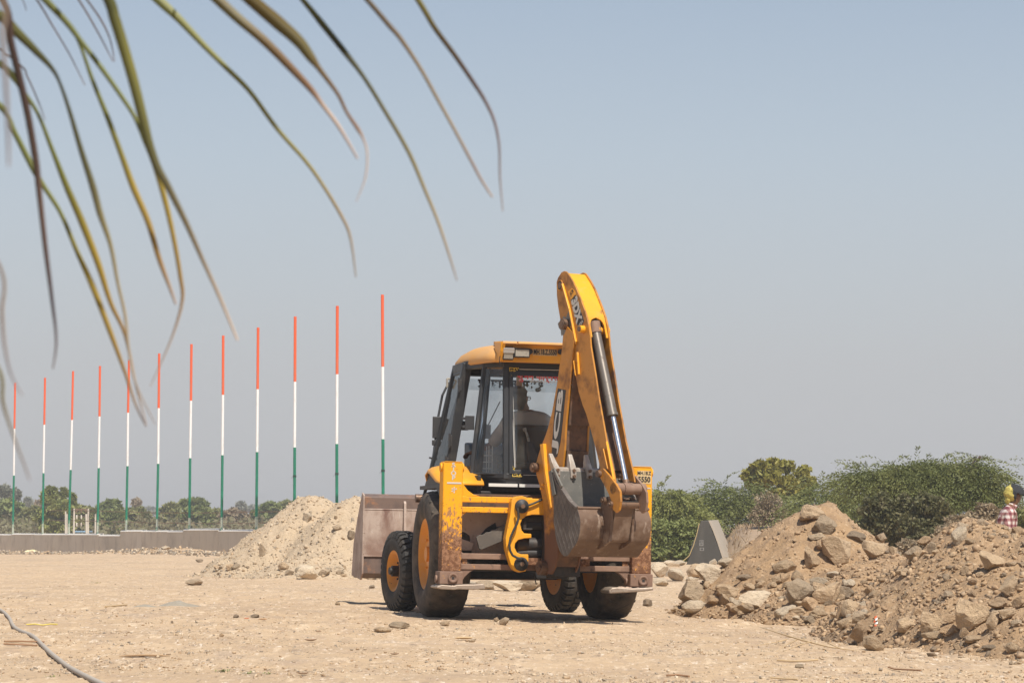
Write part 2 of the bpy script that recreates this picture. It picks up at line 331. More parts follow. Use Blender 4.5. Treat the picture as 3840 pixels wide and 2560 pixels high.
# ---- chassis, axles, engine cover, fuel tank, loader arms
b = MB(); b.box((-.36, -.62, .52), (.36, 2.6, .92)); b.box((-.62, -.55, .80), (.62, 1.0, 1.18)); b.box((-.95, -.16, .52), (.95, .16, .80)); b.cyl((-.72, 0, .667), (.72, 0, .667), .17, 24)
b.box((-.85, 2.03, .38), (.85, 2.2, .55)); b.build('chassis', M['grime'], veh, bevel=.02)
b = MB()
o = [(-.44, 1.05, .9), (.44, 1.05, .9), (.44, 1.05, 1.5), (.34, 1.05, 1.58), (-.34, 1.05, 1.58), (-.44, 1.05, 1.5)]
b.prism([Vector(p) for p in o], (0, 1.75, -.06)); b.build('engine_cover', M['yellow'], veh, bevel=.03)
for s in (-1, 1):
    b = MB(); pr = [(1.0, 1.28), (1.0, 1.12), (2.45, 1.16), (3.75, .62), (3.75, .80), (2.72, 1.33), (2.55, 1.37), (2.4, 1.33)]
    b.prism([Vector((s*.45 - .05, y, z)) for y, z in pr], (.1, 0, 0)); arm = b.build('loader_arm', M['yellow'], veh, bevel=.012)
    c = MB(); c.cyl((s*.45, 2.58, 1.30), (s*.745, 2.58, 1.30), .05, 18); c.build('pivot_pin', M['pin'], arm)

# ---- loader bucket (its back towards us)
zt, zb = .9 + 136/305, .9 - 155/305
b = MB(); x0, x1, yb = -1.14, 1.14, 3.86
def bent(prof, mi, th=.03):                       # a plate bent along a side profile, across the whole width
    up = [Vector((x0, y, z)) for y, z in prof]; dn = [Vector((x0, y + th, z)) for y, z in reversed(prof)]
    b.prism(up + dn, (x1 - x0, 0, 0), mi)
bent([(yb, zt - .165), (yb, zb + .22)], 0)
bent([(yb + .01, zt - .165), (yb + .01, zt - .02), (yb + .10, zt + .02)], 1)
bent([(yb + .012, zb + .22), (yb + .012, zb + .01), (yb + .12, zb - .05), (yb + .74, zb - .05)], 1)
b.box((x0, yb - .006, zt - .176), (x1, yb + .03, zt - .160), 0); b.box((x0, yb - .008, zb + .212), (x1, yb + .03, zb + .226), 0)
lb = b.build('loader_bucket', [M['loader'], M['loaderdark']], veh, bevel=.006)
for s in (-1, 1):
    c = MB(); xx = x0 - .02 if s < 0 else x1
    P = [(yb - .02, zt), (yb + .10, zt + .035), (yb + .42, zt - .28), (yb + .68, zb + .38), (yb + .80, zb - .02), (yb + .1, zb - .07), (yb - .02, zb)]
    c.prism([Vector((xx, y, z)) for y, z in P], (.02, 0, 0)); c.build('side_plate', M['loader'], lb, bevel=.004)
for xr in (-.66, .05, .66):
    c = MB(); c.prism([Vector((xr, yb, zt - .06)), Vector((xr, yb - .03, zt - .09)), Vector((xr, yb - .075, zb + .36)), Vector((xr, yb, zb + .25))], (.03, 0, 0)); c.build('rib', M['loader'], lb, bevel=.004)

# ---- stabiliser legs
def leg(x0, x1, zt, zb, s):
    b = MB(); b.box((x0, -1.05, zb), (x1, -.85, zt))
    L_ = b.build('stabiliser_leg', M['yellow_leg'], veh, bevel=.014)
    c = MB(); c.cyl((x0 - .02, -.97, zt - .055), (x0 + .004, -.97, zt - .055), .045, 20); c.cyl((x1 - .004, -.97, zt - .055), (x1 + .018, -.97, zt - .055), .045, 20)
    c.box((x0 + .012, -1.056, zt - .002), (x1 - .012, -.845, zt + .006)); c.build('top_boss', M['yellow_leg'], L_, bevel=.004)
    c = MB(); c.box((x0 - .022, -1.075, zb - .125), (x1 + .012, -.83, zb + .006)); fb = c.build('foot_bracket', M['rustbeam'], L_, bevel=.008)
    xm = (x0 + x1) / 2 + .012; d = MB(); d.lathe([(.052, 0), (.052, .02), (.030, .02), (.028, .012), (.014, .012)], (xm, -1.074, zb - .062), (0, -1, 0), 28, 0)
    d.build('pivot_boss', M['rustbeam'], L_)
    d = MB(); d.box((xm - .014, -1.088, zb - .076), (xm + .014, -1.078, zb - .048)); d.build('square_socket', M['grime'], L_)
    d = MB(); d.cyl((x0 - .045, -.95, zb - .075), (x0 - .02, -.95, zb - .075), .04, 18); d.build('side_pin', M['rustbeam'], L_)
    return L_
pa = vy(*z2(712, 256), -1.05); pb_ = vy(*z2(858, 256), -1.05); pc = vy(*z2(838, 1065), -1.05)
LX0, LX1, LZT, LZB = pa.x, pb_.x, pa.z, pc.z
legL = leg(LX0, LX1, LZT, LZB, -1)
qa = vy(*z2(2130, 294), -1.05); qb = vy(*z2(2248, 296), -1.05); qc = vy(*z2(2240, 1085), -1.05)
RX1 = qb.x; RX0 = RX1 - (LX1 - LX0); RZT, RZB = qa.z, qc.z
legR = leg(RX0, RX1, RZT, RZB, 1)
def pad(outline, parent, y0, y1, lift):
    b = MB(); n = len(outline); top = [Vector(p) for p in outline]
    b.prism(top, (0, y1 - y0, 0)); b.build('foot_pad', M['steel'], parent, bevel=.012)
y0, y1 = -1.16, -.80
P = [vy(*z2(*q), y0) for q in ((662, 1172), (700, 1158), (790, 1166), (815, 1158), (930, 1156), (1010, 1152), (1020, 1190), (930, 1196), (815, 1192), (790, 1196), (700, 1192), (664, 1184))]
pad(P, legL, y0, y1, 0)
P = [vy(*z2(*q), y0) for q in ((1928, 1200), (1950, 1180), (1990, 1176), (2090, 1184), (2255, 1178), (2257, 1198), (2190, 1208), (1975, 1222), (1930, 1224))]
pad(P, legR, y0, y1, 0)
# a crust of dirt on each pad
for cx_, pr in ((LX1 - .03, legL), (RX0 + .03, legR)):
    zz = (LZB if pr is legL else RZB) - .125; n = 22; vs = []
    for j in range(n):
        for i in range(n):
            u, v = i / (n - 1) * 2 - 1, j / (n - 1) * 2 - 1; e_ = max(0, 1 - max(abs(u), abs(v)) ** 4)
            vs.append((cx_ + .2 * u, -.98 + .16 * v, zz - .035 + e_ * (.024 + .022 * noise.noise(Vector((u * 4, v * 4, cx_))) + .012 * noise.noise(Vector((u * 11, v * 11, cx_))))))
    b = MB(); b.add(vs, [(j*n+i, j*n+i+1, (j+1)*n+i+1, (j+1)*n+i) for j in range(n-1) for i in range(n-1)]); b.build('dirt_crust', M['panel'], pr, recalc=False)

# ---- rear frame: rails and gusset plates between the legs
def zof(px, py, y): return vy(px, py, y).z
YF = -.98
u1, u2 = zof(1800, 1861, YF), zof(1800, 1883, YF); u3, u4 = zof(1800, 1900, YF), zof(1800, 1921, YF)
l1, l2 = zof(1800, 2074, YF), zof(1800, 2096, YF); l3, l4 = zof(1800, 2114, YF), zof(1800, 2135, YF)
fr = bpy.data.objects.new('rear_frame', None); sc.collection.objects.link(fr); fr.parent = veh
for nm, za, zb_, m in (('upper_rail', u1, u2, 'yellow_leg'), ('upper_rail', u3, u4, 'yellow_leg'), ('lower_rail', l1, l2, 'rustbeam'), ('lower_rail', l3, l4, 'rustbeam')):
    b = MB(); b.box((LX1 - .01, YF, zb_), (RX0 + .01, YF + .10, za)); b.build(nm, M[m], fr, bevel=.006)
for s, xe, lz in ((1, LX1, LZT), (-1, RX0, RZT)):
    b = MB(); y = YF + .012
    # upper gusset with its curved shoulder
    pts = [(xe, u1 + .17), (xe + s*.03, u1 + .11), (xe + s*.07, u1 + .06), (xe + s*.13, u1 + .02), (xe + s*.20, u1 + .004), (xe + s*.06, u1), (xe + s*.03, u1 - .01), (xe + s*.035, u2 + .012),
           (xe + s*.012, u2 - .004), (xe + s*.012, u3 + .004), (xe + s*.035, u3 - .012), (xe + s*.035, u4 + .01), (xe + s*.06, u4), (xe + s*.02, u4 - .03), (xe, u4 - .08)]
    b.prism([Vector((x, y, z)) for x, z in pts], (0, .07, 0))
    g = b.build('gusset_plate', M['yellow_leg'], fr, bevel=.005)
    b = MB()
    pts = [(xe, l1 + .06), (xe + s*.012, l1 + .02), (xe + s*.04, l1 - .012), (xe + s*.04, l2 + .006), (xe + s*.012, l2 - .012), (xe + s*.012, l3 + .012), (xe + s*.04, l3 - .01), (xe + s*.04, l4 + .01), (xe + s*.15, l4),
           (xe + s*.10, l4 - .03), (xe + s*.05, l4 - .08), (xe + s*.01, l4 - .15), (xe, l4 - .16)]
    b.prism([Vector((x, y, z)) for x, z in pts], (0, .07, 0)); b.build('gusset_plate', M['rustbeam'], fr, bevel=.005)
    b = MB(); b.box((xe + s*.05 - .028, YF + .02, l3 - .002), (xe + s*.05 + .028, YF + .06, l2 + .002)); b.build('lug', M['yellow_leg'], fr, bevel=.004)
# panel, plates and machinery seen between the rails
b = MB(); b.box((LX1 - .05, -.62, l1 - .02), (.95, -.58, u4 + .06)); b.build('rear_panel', M['panel'], veh)
b = MB(); b.box((-.86, -.80, u3 - .03), (.86, -.70, u1 + .03)); b.build('crossmember', M['rustplate'], veh, bevel=.006)
b = MB(); b.box((-.86, -.86, .50), (.86, -.62, l4 + .01)); b.build('axle_guard', M['grime'], veh, bevel=.01)
b = MB()                                           # the toothed spare plate lying across the gap
y = -.86
lo = [(1010, 690), (1040, 800), (1060, 810), (1290, 715), (1306, 560)]
up = []
for i in range(9):
    x = 1306 - (1306 - 1010) * i / 9; yy = 560 + (690 - 560) * (i / 9) ** .8
    up += [(x - 6, yy - 14), (x - 20, yy + 2)] if i % 2 == 0 else [(x - 4, yy - 4)]
b.prism([vy(*z5(*q), y) for q in lo + up[:-1]], (0, .05, 0)); b.build('toothed_plate', M['greysteel'], veh, bevel=.004)
b = MB(); b.prism([vy(*z5(*q), -.60) for q in ((1020, 690), (1100, 600), (1190, 545), (1200, 590), (1300, 560), (1180, 640), (1060, 690))], (0, -.03, 0)); b.build('torn_liner', M['grime'], veh)
b = MB(); b.prism([vy(*z5(*q), -.72) for q in ((855, 700), (990, 745), (965, 818), (855, 818))], (0, .05, 0)); b.build('sand_ledge', M['panel'], veh, bevel=.01)

# ---- carriage casting with its two clamps and hoses
b = MB(); y = -1.12
C_ = [(1365, 310), (1400, 288), (1460, 284), (1503, 298), (1508, 312), (1720, 312), (1720, 470), (1560, 468), (1500, 480), (1460, 510), (1440, 560), (1455, 620), (1480, 650), (1550, 655), (1550, 695), (1480, 700), (1420, 715),
      (1390, 750), (1385, 790), (1410, 840), (1450, 855), (1520, 855), (1522, 905), (1512, 960), (1495, 1020), (1430, 1032), (1380, 1010), (1350, 960), (1325, 880), (1303, 800), (1297, 700), (1315, 600), (1340, 480), (1350, 400), (1354, 340)]
b.prism([vy(*z5(*q), y) for q in C_], (0, .13, 0)); car = b.build('carriage', M['yellow'], veh, bevel=.018, seg=3)
for (cx_, cy_) in ((1452, 385), (1445, 950)):
    p = vy(*z5(cx_, cy_), y); d = MB()
    d.lathe([(.070, .02), (.072, -.03), (.064, -.045), (.034, -.048), (.032, -.062), (.016, -.064), (.014, -.058), (.0, -.058)], p, (0, 1, 0), 32); d.build('clamp_cap', M['plastic'], car)
    d = MB(); d.cyl(p + Vector((0, -.045, 0)), p + Vector((0, -.075, 0)), .024, 6); d.build('clamp_bolt', M['pin'], car)
d = MB(); d.tube([vy(*z5(*q), y - .07) for q in ((1413, 400), (1420, 440), (1425, 490), (1410, 550), (1375, 620), (1345, 690), (1332, 760), (1340, 820), (1365, 865), (1410, 890), (1465, 905))], .0125, 12); d.build('hose', M['hose'], car)
d = MB(); d.tube([vy(*z5(*q), y - .03) for q in ((1510, 378), (1560, 362), (1610, 340), (1690, 300))], .011, 10); d.build('hose', M['hose'], car)
b = MB()                                           # swing rams, valve and hoses inside the carriage
for zz, r in ((515, .055), (570, .06), (760, .075), (850, .06)):
    p = vy(*z5(1400, zz), -.98); q = vy(*z5(1760, zz), -.98); b.cyl(p, q, r, 18)
p = vy(*z5(1470, 520), -1.06); b.box((p.x, -1.06, p.z - .09), (p.x + .035, -1.0, p.z)); p = vy(*z5(1470, 605), -1.08); b.box((p.x, -1.08, p.z - .012), (p.x + .10, -1.0, p.z + .006))
b.box((vy(*z5(1350, 480), -.9).x, -.90, vy(*z5(1500, 930), -.9).z), (.62, -.86, vy(*z5(1500, 330), -.9).z)); b.build('swing_ram', M['grime'], veh, bevel=.006)
b = MB(); p = vy(*z5(1490, 920), -1.06); b.box((p.x, -1.06, p.z - .045), (.45, -.95, p.z + .03)); b.build('carriage_foot', M['yellow_leg'], veh, bevel=.008)
for r_, (px, py) in ((.03, (1700, 650)),): pass
d = MB(); d.tube([vy(*z5(*q), -.70) for q in ((1575, 1060), (1582, 1090), (1597, 1150))], .006, 8); d.build('loose_strap', M['hose'], veh)

# ---- cab: nodes of the frame, left side; the right side mirrors it
NB = {'R': vy(1896, 1800, -.55), 'Q': vy(1768, 1788, -.30), 'S': vy(1688, 1742, .25), 'F': vy(1622, 1752, .98)}
NT = {'R': vy(1897, 1362, -.42), 'Q': vy(1819, 1362, -.20), 'S': vy(1750, 1376, .20), 'F': vy(1706, 1386, .90)}
zb0, zt0 = 1.50, 2.70
def lerpz(a, b_, z): t = (z - a.z) / (b_.z - a.z); return a + (b_ - a) * t
LB = {k: lerpz(NB[k], NT[k], zb0) for k in NB}; LT = {k: lerpz(NB[k], NT[k], zt0) for k in NB}
mir = lambda v: Vector((-v.x, v.y, v.z))
def node(k, s, t):                                 # s=-1 left, 1 right; t 0 bottom .. 1 top
    a = LB[k] + (LT[k] - LB[k]) * t; return a if s < 0 else mir(a)
cab = bpy.data.objects.new('cab', None); sc.collection.objects.link(cab); cab.parent = veh
wid = {'R': .058, 'Q': .05, 'S': .105, 'F': .06}
for s in (-1, 1):
    for k in 'RQSF':
        b = MB(); b.bar(node(k, s, -.03), node(k, s, 1.02), wid[k], .06, up=(0, 1, 0)); b.build('pillar', M['black'], cab, bevel=.008)
order = [('R', -1), ('Q', -1), ('S', -1), ('F', -1), ('F', 1), ('S', 1), ('Q', 1), ('R', 1)]
b = MB(); b2 = MB()                                # rings at sill and eaves
for i in range(8):
    (a, sa), (c, sc_) = order[i], order[(i + 1) % 8]
    b.bar(node(a, sa, 1.0), node(c, sc_, 1.0), .06, .09); b2.bar(node(a, sa, .0), node(c, sc_, .0), .06, .05)
b.build('eaves_ring', M['black'], cab, bevel=.006); b2.build('sill_ring', M['black'], cab, bevel=.006)
b = MB()                                           # rear header, sill panel below the windows
a, c = node('R', -1, 1), node('R', 1, 1); b.box((a.x, a.y - .02, zt0 - .10), (c.x, a.y + .03, zt0 + .02))
b.build('rear_header', M['black'], cab, bevel=.006)
sill = [node('S', -1, 0), node('Q', -1, 0), node('R', -1, 0), node('R', 1, 0), node('Q', 1, 0), node('S', 1, 0)]
b = MB(); low = [Vector((p.x * .93, p.y + .03, 1.335)) for p in sill]; out = [Vector((p.x * 1.01, p.y - .03, 1.475)) for p in sill]
vs = sill + out + low; n = 6
fs = [(i, i+1, n+i+1, n+i) for i in range(n-1)] + [(n+i, n+i+1, 2*n+i+1, 2*n+i) for i in range(n-1)] + [tuple(range(3*n-1, 2*n-1, -1)), tuple(range(0, n))]
b.add(vs, fs); b.build('sill_panel', M['plastic'], cab, bevel=.006)
b = MB(); b.box((-.60, -.40, 1.12), (.60, 1.0, 1.34)); b.box((-.78, .15, 1.1), (.78, 1.02, 1.52)); b.build('cab_floor', M['grime'], cab, bevel=.01)
for xa, xb in ((vy(1834, 1828, -.6).x, vy(1942, 1828, -.6).x), (vy(1949, 1832, -.6).x, vy(2052, 1832, -.6).x)):
    b = MB(); yy = out[2].y - .004; b.box((xa, yy - .004, 1.385), (xb, yy + .03, 1.418)); b.build('reflector_strip', M['reflector'], cab)

def pane(c4, name, m, parent, fw=.0, fm=None, th=.008):
    """glass between four corners (b0,b1,t1,t0) with a frame of width fw"""
    b0, b1, t1, t0 = [Vector(p) for p in c4]; nrm = (b1 - b0).cross(t0 - b0).normalized()
    cen = (b0 + b1 + t1 + t0) / 4
    if fw:
        def ins(p, q, r): return p + ((q - p).normalized() + (r - p).normalized()) * fw
        i0, i1, i2, i3 = ins(b0, b1, t0), ins(b1, b0, t1), ins(t1, t0, b1), ins(t0, t1, b0)
        f = MB(); o4 = [b0, b1, t1, t0]; n4 = [i0, i1, i2, i3]
        vs = [p + nrm * .018 for p in o4 + n4] + [p - nrm * .018 for p in o4 + n4]
        fs = []
        for j in range(4):
            k = (j + 1) % 4; fs += [(j, k, 4+k, 4+j), (8+k, 8+j, 12+j, 12+k), (4+j, 4+k, 12+k, 12+j), (k, j, 8+j, 8+k)]
        f.add(vs, fs); fo = f.build(name + '_frame', fm or M['black'], parent, bevel=.004); parent = fo
        b0, b1, t1, t0 = i0, i1, i2, i3
    g = MB(); g.prism([b0, b1, t1, t0], nrm * th); return g.build('glass_pane', m, parent)
e = .03
Rl0, Rr0, Rl1, Rr1 = node('R', -1, .015), node('R', 1, .015), node('R', -1, .92), node('R', 1, .92)
pane((Rl0 + Vector((e, -.02, 0)), Rr0 + Vector((-e, -.02, 0)), Rr1 + Vector((-e, -.02, 0)), Rl1 + Vector((e, -.02, 0))), 'rear_window', M['glass'], cab, .042)
for s in (-1, 1):
    a0, a1 = node('Q', s, .015), node('Q', s, .95); c0, c1 = node('R', s, .015), node('R', s, .95)
    m0 = a0 + (c0 - a0) * .36 + Vector((s*.035, -.045, 0)); m1 = a1 + (c1 - a1) * .36 + Vector((s*.02, -.03, 0))   # the corner pane is bent in two facets
    for q in ((a0, m0, m1, a1), (m0, c0, c1, m1)): pane(q if s < 0 else (q[1], q[0], q[3], q[2]), 'corner_window', M['glassdark' if s < 0 else 'glass'], cab)
    b = MB(); b.tube([m0 + Vector((0, -.004, 0)), m1 + Vector((0, -.004, 0))], .005, 6); b.tube([a0, m0, c0], .014, 6); b.build('window_seal', M['black'], cab)
    if s > 0:
        pane((node('S', s, .02), node('Q', s, .02), node('Q', s, .95), node('S', s, .95)), 'quarter_window', M['glass'], cab)
    pane((node('F', s, .0), node('S', s, .0), node('S', s, .97), node('F', s, .97)) if s < 0 else (node('S', s, .0), node('F', s, .0), node('F', s, .97), node('S', s, .97)), 'cab_door', M['glass'], cab, .042)
pane((node('F', 1, .0), node('F', -1, .0), node('F', -1, .97), node('F', 1, .97)), 'windscreen', M['glass'], cab, .03)
# door hinges, catch, handle
for t in (.12, .32, .82):
    p = node('S', -1, t) + Vector((-.055, -.05, 0)); b = MB(); b.box(p + Vector((-.012, -.025, -.06)), p + Vector((.02, .02, .06))); b.cyl(p + Vector((-.012, -.03, -.075)), p + Vector((-.012, -.03, .075)), .012, 10); b.build('hinge', M['plastic'], cab, bevel=.004)
p = node('Q', -1, .47) + Vector((-.03, .04, 0)); b = MB(); b.box(p + Vector((-.10, 0, -.075)), p + Vector((.0, .012, .075))); b.box(p + Vector((-.13, 0, .03)), p + Vector((-.10, .012, .06))); b.box(p + Vector((-.13, 0, -.06)), p + Vector((-.10, .012, -.03))); b.build('latch_plate', M['plastic'], cab, bevel=.003)
p = vy(1738, 1595, .3); b = MB(); b.box(p + Vector((-.02, -.03, -.05)), p + Vector((.05, .03, .05))); b.box(p + Vector((-.05, -.01, .02)), p + Vector((0, .01, .04))); b.build('inside_catch', M['plastic'], cab, bevel=.004)
# mirror with arm, small lamp on the door side
b = MB(); p = vy(1638, 1602, .98); b.box(p + Vector((-.045, -.03, -.12)), p + Vector((.045, .03, .12)), 0); b.box(p + Vector((-.05, -.02, -.20)), p + Vector((.01, .02, -.14)), 0)
b.tube([p + Vector((.02, .05, .1)), p + Vector((.07, .08, .36)), p + Vector((.14, .1, .5)), p + Vector((.25, .1, .52))], .014, 10); b.tube([p + Vector((0, .05, -.1)), p + Vector((-.02, .06, -.3)), p + Vector((-.04, .08, -.55)), p + Vector((.0, .09, -.62))], .013, 10)
b.build('side_mirror', M['plastic'], cab, bevel=.012)
b = MB(); p = vy(1680, 1435, .92); b.bar(p + Vector((.06, 0, .045)), p + Vector((-.01, 0, .045)), .02, .025); b.box(p + Vector((-.022, -.02, -.05)), p + Vector((.0, .01, .05))); b.build('spare_mirror', M['lens'], cab, bevel=.004)
b = MB(); p = vy(1622, 1722, .97); b.bar(p + Vector((-.04, 0, .02)), p + Vector((.06, 0, .0)), .02, .02); b.build('door_handle', M['plastic'], cab, bevel=.004)
# ---- roof
half = [(-.44, -.60), (-.555, -.36), (-.64, .05), (-.66, .5), (-.63, .95), (-.48, 1.22)]
plan = half + [(-x, y) for x, y in reversed(half)]
def ring(k, z, dy=0, tilt=0): return [Vector((x * k, (y - .3) * k + .3 + dy, z + tilt * (y - .3) )) for x, y in plan]
b = MB(); rings = [ring(.90, 2.715), ring(.975, 2.695), ring(1.0, 2.715), ring(.985, 2.78), ring(.90, 2.855), ring(.79, 2.898), ring(.66, 2.915), ring(.3, 2.925)]
n = len(plan); vs = [v for r in rings for v in r]; 
fs = [(i*n+j, i*n+(j+1) % n, (i+1)*n+(j+1) % n, (i+1)*n+j) for i in range(len(rings)-1) for j in range(n)] + [tuple(range(n-1, -1, -1)), tuple(range(len(vs)-n, len(vs)))]
b.add(vs, fs, 0, True); roof = b.build('roof', M['roof'], cab)
yr = -.60
b = MB(); b.box((-.44, yr, 2.70), (.44, yr + .09, 2.885)); b.build('roof_fascia', M['yellow'], roof, bevel=.006)
b = MB()
b.prism([Vector((-.42, yr - .12, 2.878)), Vector((-.42, yr - .12, 2.884)), Vector((-.42, yr + .3, 2.90)), Vector((-.42, yr + .3, 2.89))], (.84, 0, 0))
for xa, xb in ((-.44, -.288), (-.276, .44)):
    b.prism([Vector((xa, yr - .135, 2.882)), Vector((xa, yr - .13, 2.905)), Vector((xa, yr + .35, 2.935)), Vector((xa, yr + .35, 2.90))], (xb - xa, 0, 0))
b.build('rear_lip', M['roof'], roof, bevel=.006)
for s in (-1, 1):
    b = MB(); b.prism([Vector((s*.46, yr - .035, 2.70)), Vector((s*.46, yr - .09, 2.80)), Vector((s*.46, yr - .125, 2.895)), Vector((s*.46, yr + .2, 2.92)), Vector((s*.46, yr + .2, 2.70))], (-s*.05, 0, 0)); b.build('roof_end_bracket', M['yellow'], roof, bevel=.008)
def lamp(px, py, w, h, tilt, m):
    p = vy(px, py, yr - .05); fm = Matrix.Translation(p) @ Matrix.Rotation(R(tilt), 4, 'X')
    g = bpy.data.objects.new('work_lamp', None); sc.collection.objects.link(g); g.parent = cab; g.matrix_basis = fm
    b = MB(); b.box((-w, -.03, -h), (w, .06, h)); b.build('housing', M['plastic'], g, bevel=.01)
    b = MB(); b.box((-w*.86, -.036, -h*.76), (w*.86, -.028, h*.76)); b.build('lens', M['lens'], g, bevel=.004)
    b = MB(); b.box((-w*1.0, -.044, h*.82), (w*1.0, .02, h*1.02)); b.build('visor', m, g, bevel=.004)
    return g
lamp(1956, 1323, .085, .050, 4, M['plastic']); g = lamp(1905, 1325, .058, .066, 18, M['tape'])
b = MB(); b.box((-.06, -.042, .012), (.06, .0, .062)); b.build('tape_wrap', M['tape'], g, bevel=.006)
d = MB(); d.tube([vy(*z3(*q), yr - .06) for q in ((755, 160), (730, 190), (714, 240), (712, 280), (725, 298))], .004, 6); d.build('lamp_wire', M['hose'], cab)
for q in ((1004, 180), (1310, 180)):
    b = MB(); p = vy(*z3(*q), yr); b.cyl(p + Vector((0, .01, 0)), p + Vector((0, -.05, 0)), .03, 18); b.build('lamp_bracket', M['plastic'], cab)
a, c = vy(*z3(1040, 150), yr), vy(*z3(1278, 222), yr)
b = MB(); b.box((a.x, yr - .006, c.z), (c.x, yr + .002, a.z)); pl = b.build('number_plate', M['plate'], cab)
text_mesh('MH.18.Z.5550', 'plate_lettering', M['decalblack'], pl, face_frame(((a.x + c.x)/2, yr - .0085, (a.z + c.z)/2), (1, 0, 0), (0, 0, 1)), (a.z - c.z) * 1.12, xs=.72, bold=.0024)
o_ = bpy.data.objects['plate_lettering']; w_ = max(abs(v.co.x) for v in o_.data.vertices)
for v in o_.data.vertices: v.co.x *= (c.x - a.x) * .475 / w_
# ---- decals on the rear window
pw = (Rl0 + Rr0) / 2; up_ = (Rl1 - Rl0).normalized(); xw = Vector((1, 0, 0)); off_ = Vector((0, -.032, 0))
def onwin(px, py):
    nr = xw.cross(up_).normalized(); o = V.I @ CAMP; d = V.I.to_3x3() @ ray(px, py); q = Rl0 + Vector((0, -.032, 0)); return o + d * ((q - o).dot(nr) / d.dot(nr))
def wintext(body, px, py, hpx, m, xs, lift, bold, nm):
    p = onwin(px, py); nr = xw.cross(up_).normalized(); nr = nr if nr.y < 0 else -nr
    return text_mesh(body, nm, m, cab, face_frame(p + nr * lift, xw, up_), hpx * 26.4 / 9400, xs=xs, bold=bold)
wintext('शुभम फार्मस न', 2030, 1412, 40, M['white'], .80, .001, .0075, 'window_lettering')
wintext('शुभम फार्मस न', 2030, 1412, 40, M['red'], .80, .0025, .0018, 'window_lettering')
wintext('फोन.(०२५६२)२३००५५ मो.९४२२१', 2052, 1432, 13.5, M['white'], .80, .001, .0008, 'window_lettering')
def scroll(px, py, sx, sy, nm):
    b = MB(); u = 26.4 / 9400; p0 = onwin(px, py)
    def T(x, y): return p0 + (xw * x * sx + up_ * (-y) * sy) * u
    for cx_, cy_, r0, tw, st in ((10, 10, 9, 1.6, 0), (20, 6, 6, 1.4, 1), (6, 22, 6, 1.4, 4), (18, 16, 4, 1.2, 2), (28, 4, 3.5, 1.2, 1), (4, 30, 3.5, 1.2, 3)):
        b.tube([T(cx_ + r0*(1 - i/16)*math.cos(st + i*tw*math.pi/14), cy_ + r0*(1 - i/16)*math.sin(st + i*tw*math.pi/14)) for i in range(15)], .0042, 5)
    b.tube([T(0, 0), T(14, 1), T(26, 0), T(34, 1)], .004, 5); b.tube([T(0, 0), T(1, 14), T(0, 26), T(1, 36)], .004, 5)
    for x, y in ((34, 1), (30, 7), (1, 36), (7, 30), (13, 11)): b.tube([T(x-2, y), T(x, y), T(x+2, y)], [.002, .009, .002], 6)
    b.build(nm, M['gold'], cab)
scroll(1911, 1378, 1, 1, 'gold_corner_scroll'); scroll(1922, 1786, 1, -1, 'gold_corner_scroll')
b = MB(); b.tube([onwin(1917, 1412), onwin(1930, 1752)], .0035, 6); b.tube([onwin(1948, 1384), onwin(2110, 1388)], .0035, 6); b.tube([onwin(1962, 1780), onwin(2110, 1783)], .0025, 6); b.tube([onwin(1921, 1412), onwin(1934, 1752)], .0018, 6); b.build('window_border', M['reflector'], cab)
# banner across the top of the windscreen, seen from behind
yf = node('F', 1, .9).y - .03; b = MB(); zc = node('F', 1, .88).z
b.box((-.56, yf - .006, zc - .075), (.56, yf, zc + .05)); b.build('windscreen_banner', M['glassdark'], cab)
text_mesh('शुभम फार्मस नेर', 'banner_lettering', M['decalblack'], cab, face_frame((0, yf - .01, zc), (-1, 0, 0), (0, 0, 1)), .125, xs=.95, bold=.006)
b = MB(); b.bar((-.33, yf - .01, 2.38), (-.24, yf - .01, 1.95), .016, .01); b.bar((-.12, yf - .01, 2.36), (-.42, yf - .01, 1.75), .012, .01); b.bar((-.02, yf - .01, 2.3), (-.34, yf - .01, 1.7), .012, .01); b.build('wiper', M['plastic'], cab)
# ---- cab interior
b = MB(); b.prism([Vector((-.5, .62, 1.50)), Vector((-.5, .62, 1.80)), Vector((-.5, .72, 1.87)), Vector((-.5, .95, 1.90)), Vector((-.5, .95, 1.50))], (.78, 0, 0)); b.build('dashboard', M['console'], cab, bevel=.02)
b = MB(); c0 = Vector((.02, .5, 1.93)); t = [c0 + Vector((.19*math.cos(q), .19*math.sin(q)*.55, .19*math.sin(q)*.8)) for q in [2*math.pi*i/28 for i in range(29)]]; b.tube(t, .016, 10)
b.tube([c0, c0 + Vector((0, .12, -.2)), c0 + Vector((0, .2, -.42))], .03, 12); b.bar(c0 + Vector((-.19, 0, 0)), c0 + Vector((.19, 0, 0)), .03, .015); b.build('steering_wheel', M['plastic'], cab)
b = MB(); p = vy(1965, 1640, .1)
b.box((.02 - .23, -.02, 1.50), (.02 + .23, .40, 1.66)); b.prism([Vector((-.21, .02, 1.62)), Vector((-.21, -.10, 2.04)), Vector((-.21, -.03, 2.08)), Vector((-.21, .10, 1.66))], (.46, 0, 0)); b.build('seat', M['seat'], cab, bevel=.03)
b = MB(); b.prism([Vector((.12, -.36, 1.36)), Vector((.16, -.36, 1.72)), Vector((.24, -.36, 1.80)), Vector((.44, -.36, 1.80)), Vector((.46, -.36, 1.36))], (0, .22, 0)); b.build('control_console', M['console'], cab, bevel=.02)
b = MB(); P = [vy(2003, 1730, -.30), vy(1990, 1690, -.30), vy(1984, 1655, -.30)]; b.tube(P, [.055, .045, .03], 14)
for i in range(6): q = P[0] + (P[2] - P[0]) * (i / 6); b.tube([q, q + (P[2]-P[0]) * .07], [.056 - i*.004, .05 - i*.004], 14)
